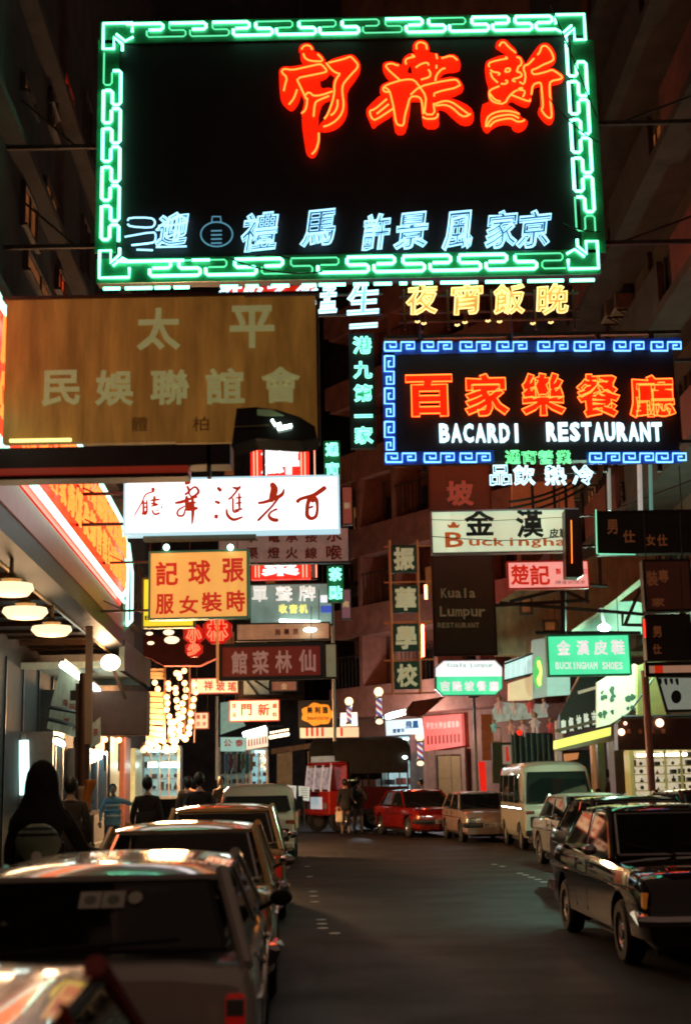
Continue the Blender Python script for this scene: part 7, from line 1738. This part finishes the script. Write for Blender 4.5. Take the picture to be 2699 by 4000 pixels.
# ------------------------------------------------------------------ people
SKIN = mat('skin', (.42, .26, .18), .55, noise=.1)
HAIR = mat('black hair', (.012, .010, .009), .5, noise=.2)
def person(label, loc, head, H=1.70, top=(.03, .03, .03), trousers=(.03, .03, .04), pose=None, hair='short', hood=None, topn=None, bag=None, lean=0):
    """one continuous skinned body; local +y is forward"""
    k = H/1.72; root = thing('person', label, 'person', loc, head)
    P = pose or {}
    J = {'pel': (0, 0, .92), 'sp': (0, .01+lean*.3, 1.12), 'ch': (0, .02+lean, 1.34), 'nk': (0, .01+lean*1.3, 1.47), 'hb': (0, .02+lean*1.5, 1.55),
         'sl': (-.17, .0+lean, 1.40), 'sr': (.17, .0+lean, 1.40), 'el': P.get('el', (-.24, -.02, 1.13)), 'er': P.get('er', (.24, -.02, 1.13)), 'wl': P.get('wl', (-.25, .08, .90)), 'wr': P.get('wr', (.25, .08, .90)),
         'hl': (-.09, 0, .90), 'hr': (.09, 0, .90), 'kl': P.get('kl', (-.11, .03, .50)), 'kr': P.get('kr', (.11, .06, .50)), 'al': P.get('al', (-.12, -.02, .10)), 'ar': P.get('ar', (.12, .0, .10))}
    J['tl'] = (J['al'][0]-.02, J['al'][1]+.16, .035); J['tr'] = (J['ar'][0]+.02, J['ar'][1]+.16, .035)
    rad = {'pel': (.15, .115), 'sp': (.135, .10), 'ch': (.165, .115), 'nk': (.058, .058), 'hb': (.05, .05), 'sl': (.07, .07), 'sr': (.07, .07), 'el': (.052, .052), 'er': (.052, .052), 'wl': (.034, .034), 'wr': (.034, .034),
           'hl': (.095, .095), 'hr': (.095, .095), 'kl': (.066, .066), 'kr': (.066, .066), 'al': (.045, .045), 'ar': (.045, .045), 'tl': (.038, .03), 'tr': (.038, .03)}
    names = list(J); E = [('pel','sp'), ('sp','ch'), ('ch','nk'), ('nk','hb'), ('ch','sl'), ('ch','sr'), ('sl','el'), ('sr','er'), ('el','wl'), ('er','wr'), ('pel','hl'), ('pel','hr'), ('hl','kl'), ('hr','kr'), ('kl','al'), ('kr','ar'), ('al','tl'), ('ar','tr')]
    me = bpy.data.meshes.new('body'); me.from_pydata([J[n] for n in names], [(names.index(a), names.index(b)) for a, b in E], [])
    o = bpy.data.objects.new('tmp_person', me); C.objects.link(o)
    o.modifiers.new('s', 'SKIN'); 
    for i, n in enumerate(names): me.skin_vertices[0].data[i].radius = rad[n]; me.skin_vertices[0].data[i].use_root = (i == 0)
    sd = o.modifiers.new('d', 'SUBSURF'); sd.levels = 2; sd.render_levels = 2
    bpy.context.view_layer.update(); res = evaluated(o); bpy.data.objects.remove(o)
    g = G(); g.v = [tuple(v.co) for v in res.vertices]; g.f = [tuple(p.vertices) for p in res.polygons]
    wz = 0.94
    for f in g.f:
        c = sum((Vector(g.v[i]) for i in f), Vector())/len(f)
        dl = min((c-Vector(J['wl'])).length, (c-Vector(J['wr'])).length)
        g.m.append(0 if (c.z > 1.46+lean*0 and abs(c.x) < .09) or dl < .045 else (3 if c.z < .09 else (2 if (c.z < wz and abs(c.x) < .22 and dl > .12) else 1)))
    # head with features, ears
    hc = Vector(J['hb'])+Vector((0, .02, .10)); g.cm = 0; o0 = len(g.v)
    g.ball(hc, .105, 14, (.78, .92, 1.12)); 
    for i in range(o0, len(g.v)):
        x, y, z = g.v[i]
        if z < hc.z-.03: t_ = (hc.z-.03-z)/.09; g.v[i] = (hc.x+(x-hc.x)*(1-.22*t_), y+.012*t_, z)
    g.add([(hc.x-.014, hc.y+.088, hc.z-.02), (hc.x+.014, hc.y+.088, hc.z-.02), (hc.x, hc.y+.094, hc.z+.02), (hc.x, hc.y+.118, hc.z-.016)], [(0,1,3), (1,2,3), (2,0,3)])
    for s in (-1, 1): g.ball((hc.x+s*.083, hc.y-.005, hc.z-.005), .024, 6, (.4, .7, 1.2))
    g.cm = 4
    for s in (-1, 1): g.ball((hc.x+s*.032, hc.y+.088, hc.z+.014), .010, 6)
    g.box(hc.x-.022, hc.x+.022, hc.y+.090, hc.y+.094, hc.z-.052, hc.z-.045)
    # hands: palm, four fingers, thumb
    g.cm = 0
    for s, w_, e_ in ((-1, 'wl', 'el'), (1, 'wr', 'er')):
        wv = Vector(J[w_]); d = (wv-Vector(J[e_])).normalized(); side = d.cross(Vector((0, 0, 1)) if abs(d.z) < .9 else Vector((0, 1, 0))).normalized(); up = side.cross(d)
        g.tube([wv, wv+d*.045, wv+d*.085], .03, 8, rs=[.028, .038, .034])
        for f_, (off, ln) in enumerate(((-.027, .065), (-.009, .078), (.009, .074), (.027, .058))):
            b0 = wv+d*.08+side*off; g.tube([b0, b0+d*ln*.45-up*.008, b0+d*ln*.75-up*.026, b0+d*ln*.88-up*.045], .009, 6, rs=[.010, .0095, .0085, .007])
        b0 = wv+d*.03+side*.030*s; g.tube([b0, b0+d*.03+side*.022*s, b0+d*.058+side*.025*s-up*.012], .010, 6, rs=[.013, .011, .008])
    g.f = list(g.f)
    while len(g.m) < len(g.f): g.m.append(0)
    tm = mat('cloth %.3f %.3f %.3f' % top, top, .85, noise=.3, scale=10, bump=.2); bmx = mat('cloth %.3f %.3f %.3f' % trousers, trousers, .85, noise=.3, scale=10)
    g.v = [(x*k, y*k, z*k) for x, y, z in g.v]
    part('body', g, [SKIN, tm, bmx, K_BLACK, HAIR], root, smooth='all')
    g = G(); hcs = hc*k
    if hood:
        g.lathe([(.25, 1.30), (.235, 1.38), (.17, 1.47), (.135, 1.56), (.13, 1.64), (.115, 1.72), (.07, 1.79), (.02, 1.815)], 16, Matrix.Translation((0, -.02+lean, 0))); g.v = [(x*k, (y*.82)*k, z*k) for x, y, z in g.v]; part('hood', g, mat('hood cloth', hood, .9, noise=.3), root, smooth='all')
    else:
        g.ball(hcs+Vector((0, -.018, .022))*k, .112*k, 12, (.84, .90, 1.06)); part('hair', g, HAIR, root, smooth='all')
        if hair == 'long': g = G(); g.tube([hcs+Vector((0, -.06, .03)), hcs+Vector((0, -.09, -.08)), hcs+Vector((0, -.085, -.20))], .08, 10, rs=[.09, .10, .06]); part('long_hair', g, HAIR, root, smooth='all')
    # jacket hem, collar
    g = G(); g.lathe([(.165*k, .80*k), (.19*k, .86*k), (.185*k, 1.05*k), (.17*k, 1.2*k)], 14); g.v = [(x*1.05, y*.78, z) for x, y, z in g.v]; part('jacket', g, tm, root, smooth='all')
    g = G(); g.tube([(.07*k*math.cos(t*math.pi/6), .01+lean*1.2+.07*k*math.sin(t*math.pi/6), 1.455*k) for t in range(12)], .018*k, 6, True); part('collar', g, tm, root, smooth='all')
    if P.get('striped'):
        for i, zz in enumerate((1.02, 1.12, 1.26, 1.34)):
            g = G(); g.lathe([(.192, zz), (.196, zz+.02), (.192, zz+.045)], 14); g.v = [(x*1.08, y*.80+.01, z) for x, y, z in g.v]; g.v = [(x*k, y*k, z*k) for x, y, z in g.v]; part('sweater_stripe', g, [mat('white wool', (.65, .68, .62), .9), mat('blue wool', (.08, .3, .45), .9)][i % 2], root, smooth='all')
    return root
DK = (.022, .019, .018)
person('person in a dark hooded coat seen from behind, closest of the people on the left', (-2.42, 10.9, .06), R(-6), 1.78, (.03, .02, .018), DK, {'er': (.30, .12, 1.12), 'wr': (.36, .36, 1.10)}, hood=(.028, .02, .018))
person('person in a dark jacket behind the hooded one, head beside the rusty post', (-3.55, 17.6, .125), R(10), 1.66, (.05, .04, .035), DK)
person('smaller person in a pale blue striped sweater with one arm stretched out to the post', (-5.05, 29.5, .125), R(190), 1.55, (.22, .42, .52), (.04, .10, .16), {'el': (-.40, .10, 1.32), 'wl': (-.62, .22, 1.22), 'er': (.27, .05, 1.13), 'wr': (.28, .12, .92), 'striped': 1}, lean=.04)
person('person in a plain dark coat, leftmost of the dark coats near the theatre', (-3.30, 22.5, .125), R(-3), 1.66, (.03, .018, .014), DK)
person('person in a dark coat turned half right beside the yellowish car roofs', (-2.98, 25.5, .125), R(30), 1.66, (.04, .028, .02), DK)
person('tall person in a black coat standing behind the golden car roof', (-2.62, 24.0, .06), R(5), 1.78, (.016, .014, .013), DK)
person('person with a light shirt under a dark jacket, far under the bulb canopy', (-3.95, 33.5, .125), R(200), 1.66, (.42, .22, .12), DK)
person('person in a brown jacket farther along behind the dark coats', (-3.35, 36, .125), R(170), 1.68, (.10, .06, .04), DK)
person('person in orange red top glimpsed over the pickup bonnet', (-4.4, 38, .125), R(150), 1.64, (.45, .10, .03), DK)
pz = person('person in black jacket and light trousers crossing before the lorry with a white bag', (-.18, 43.4, 0), R(20), 1.68, (.022, .018, .018), (.20, .14, .11))
person('second dark jacketed person in front of the lorry, wearing a pale sash', (.20, 43.9, 0), R(-20), 1.74, (.02, .02, .02), (.14, .10, .08), {'er': (.3, .06, 1.1), 'wr': (.2, .25, 1.05)})
person('person in a dark jacket outside the blue lit barber shop', (2.32, 45.6, 0), R(100), 1.62, (.03, .025, .03), DK)
person('person with dark cap and reddish jacket beside the restaurant entrance', (6.35, 34.2, .13), R(60), 1.66, (.10, .03, .025), DK)
person('person with big black hair and white shirt outside the lit shop at right', (7.15, 34.8, .13), R(170), 1.68, (.60, .62, .55), (.03, .03, .04), hair='long')
# carried things
q = W(1325, 3190, 43.1); g = G(); g.bbox(-.11, .11, -.05, .05, -.16, .16, .03); g.tube([(-.07, 0, .15), (-.04, 0, .28), (.04, 0, .28), (.07, 0, .15)], .008, 5); solo('carrier_bag', g, mat('buff carrier bag', (.65, .45, .25), .7, emit=(1, .6, .3), es=.10), 'buff carrier bag hanging from the hand of the person before the lorry', 'bag').location = q
q = W(1372, 3110, 43.6); g = G(); g.bar((-.16, 0, .32), (.14, -.05, -.22), .09, .03); solo('rolled_paper', g, mat('speckled paper roll', (.55, .42, .25), .7, noise=.4, scale=20), 'pale speckled roll carried slantwise by the second person before the lorry', 'paper roll').location = q
q = W(150, 3290, 10.2); g = G(); n = 20
vs = []; L_ = 12
for i in range(L_+1):
    f = i/L_
    for k in range(n):
        a = 2*math.pi*k/n; rr = (math.sin(math.pi*min(1, f*.92+.06)))**.45
        vs.append((.165*rr*math.cos(a)*(1+.04*math.sin(5*a+f*6)), .10*rr*math.sin(a), .26*f))
fs = [(i*n+k, i*n+(k+1) % n, (i+1)*n+(k+1) % n, (i+1)*n+k) for i in range(L_) for k in range(n)]+[tuple(range(n))[::-1], tuple(L_*n+k for k in range(n))]
g.add(vs, fs); g.m = [1 if (i//n) in (8, 10) else 0 for i in range(L_*n)]+[0, 0]
o = solo('striped_bag', g, [mat('pale green nylon', (.36, .42, .28), .6, noise=.3, scale=12, bump=.4), BK], 'pale green holdall with two dark stripes slung beside the hooded person', 'bag', smooth='all'); o.location = (q.x, q.y, q.z-.13)
# ------------------------------------------------------------------ tidy up
bpy.data.objects.remove(_ob)
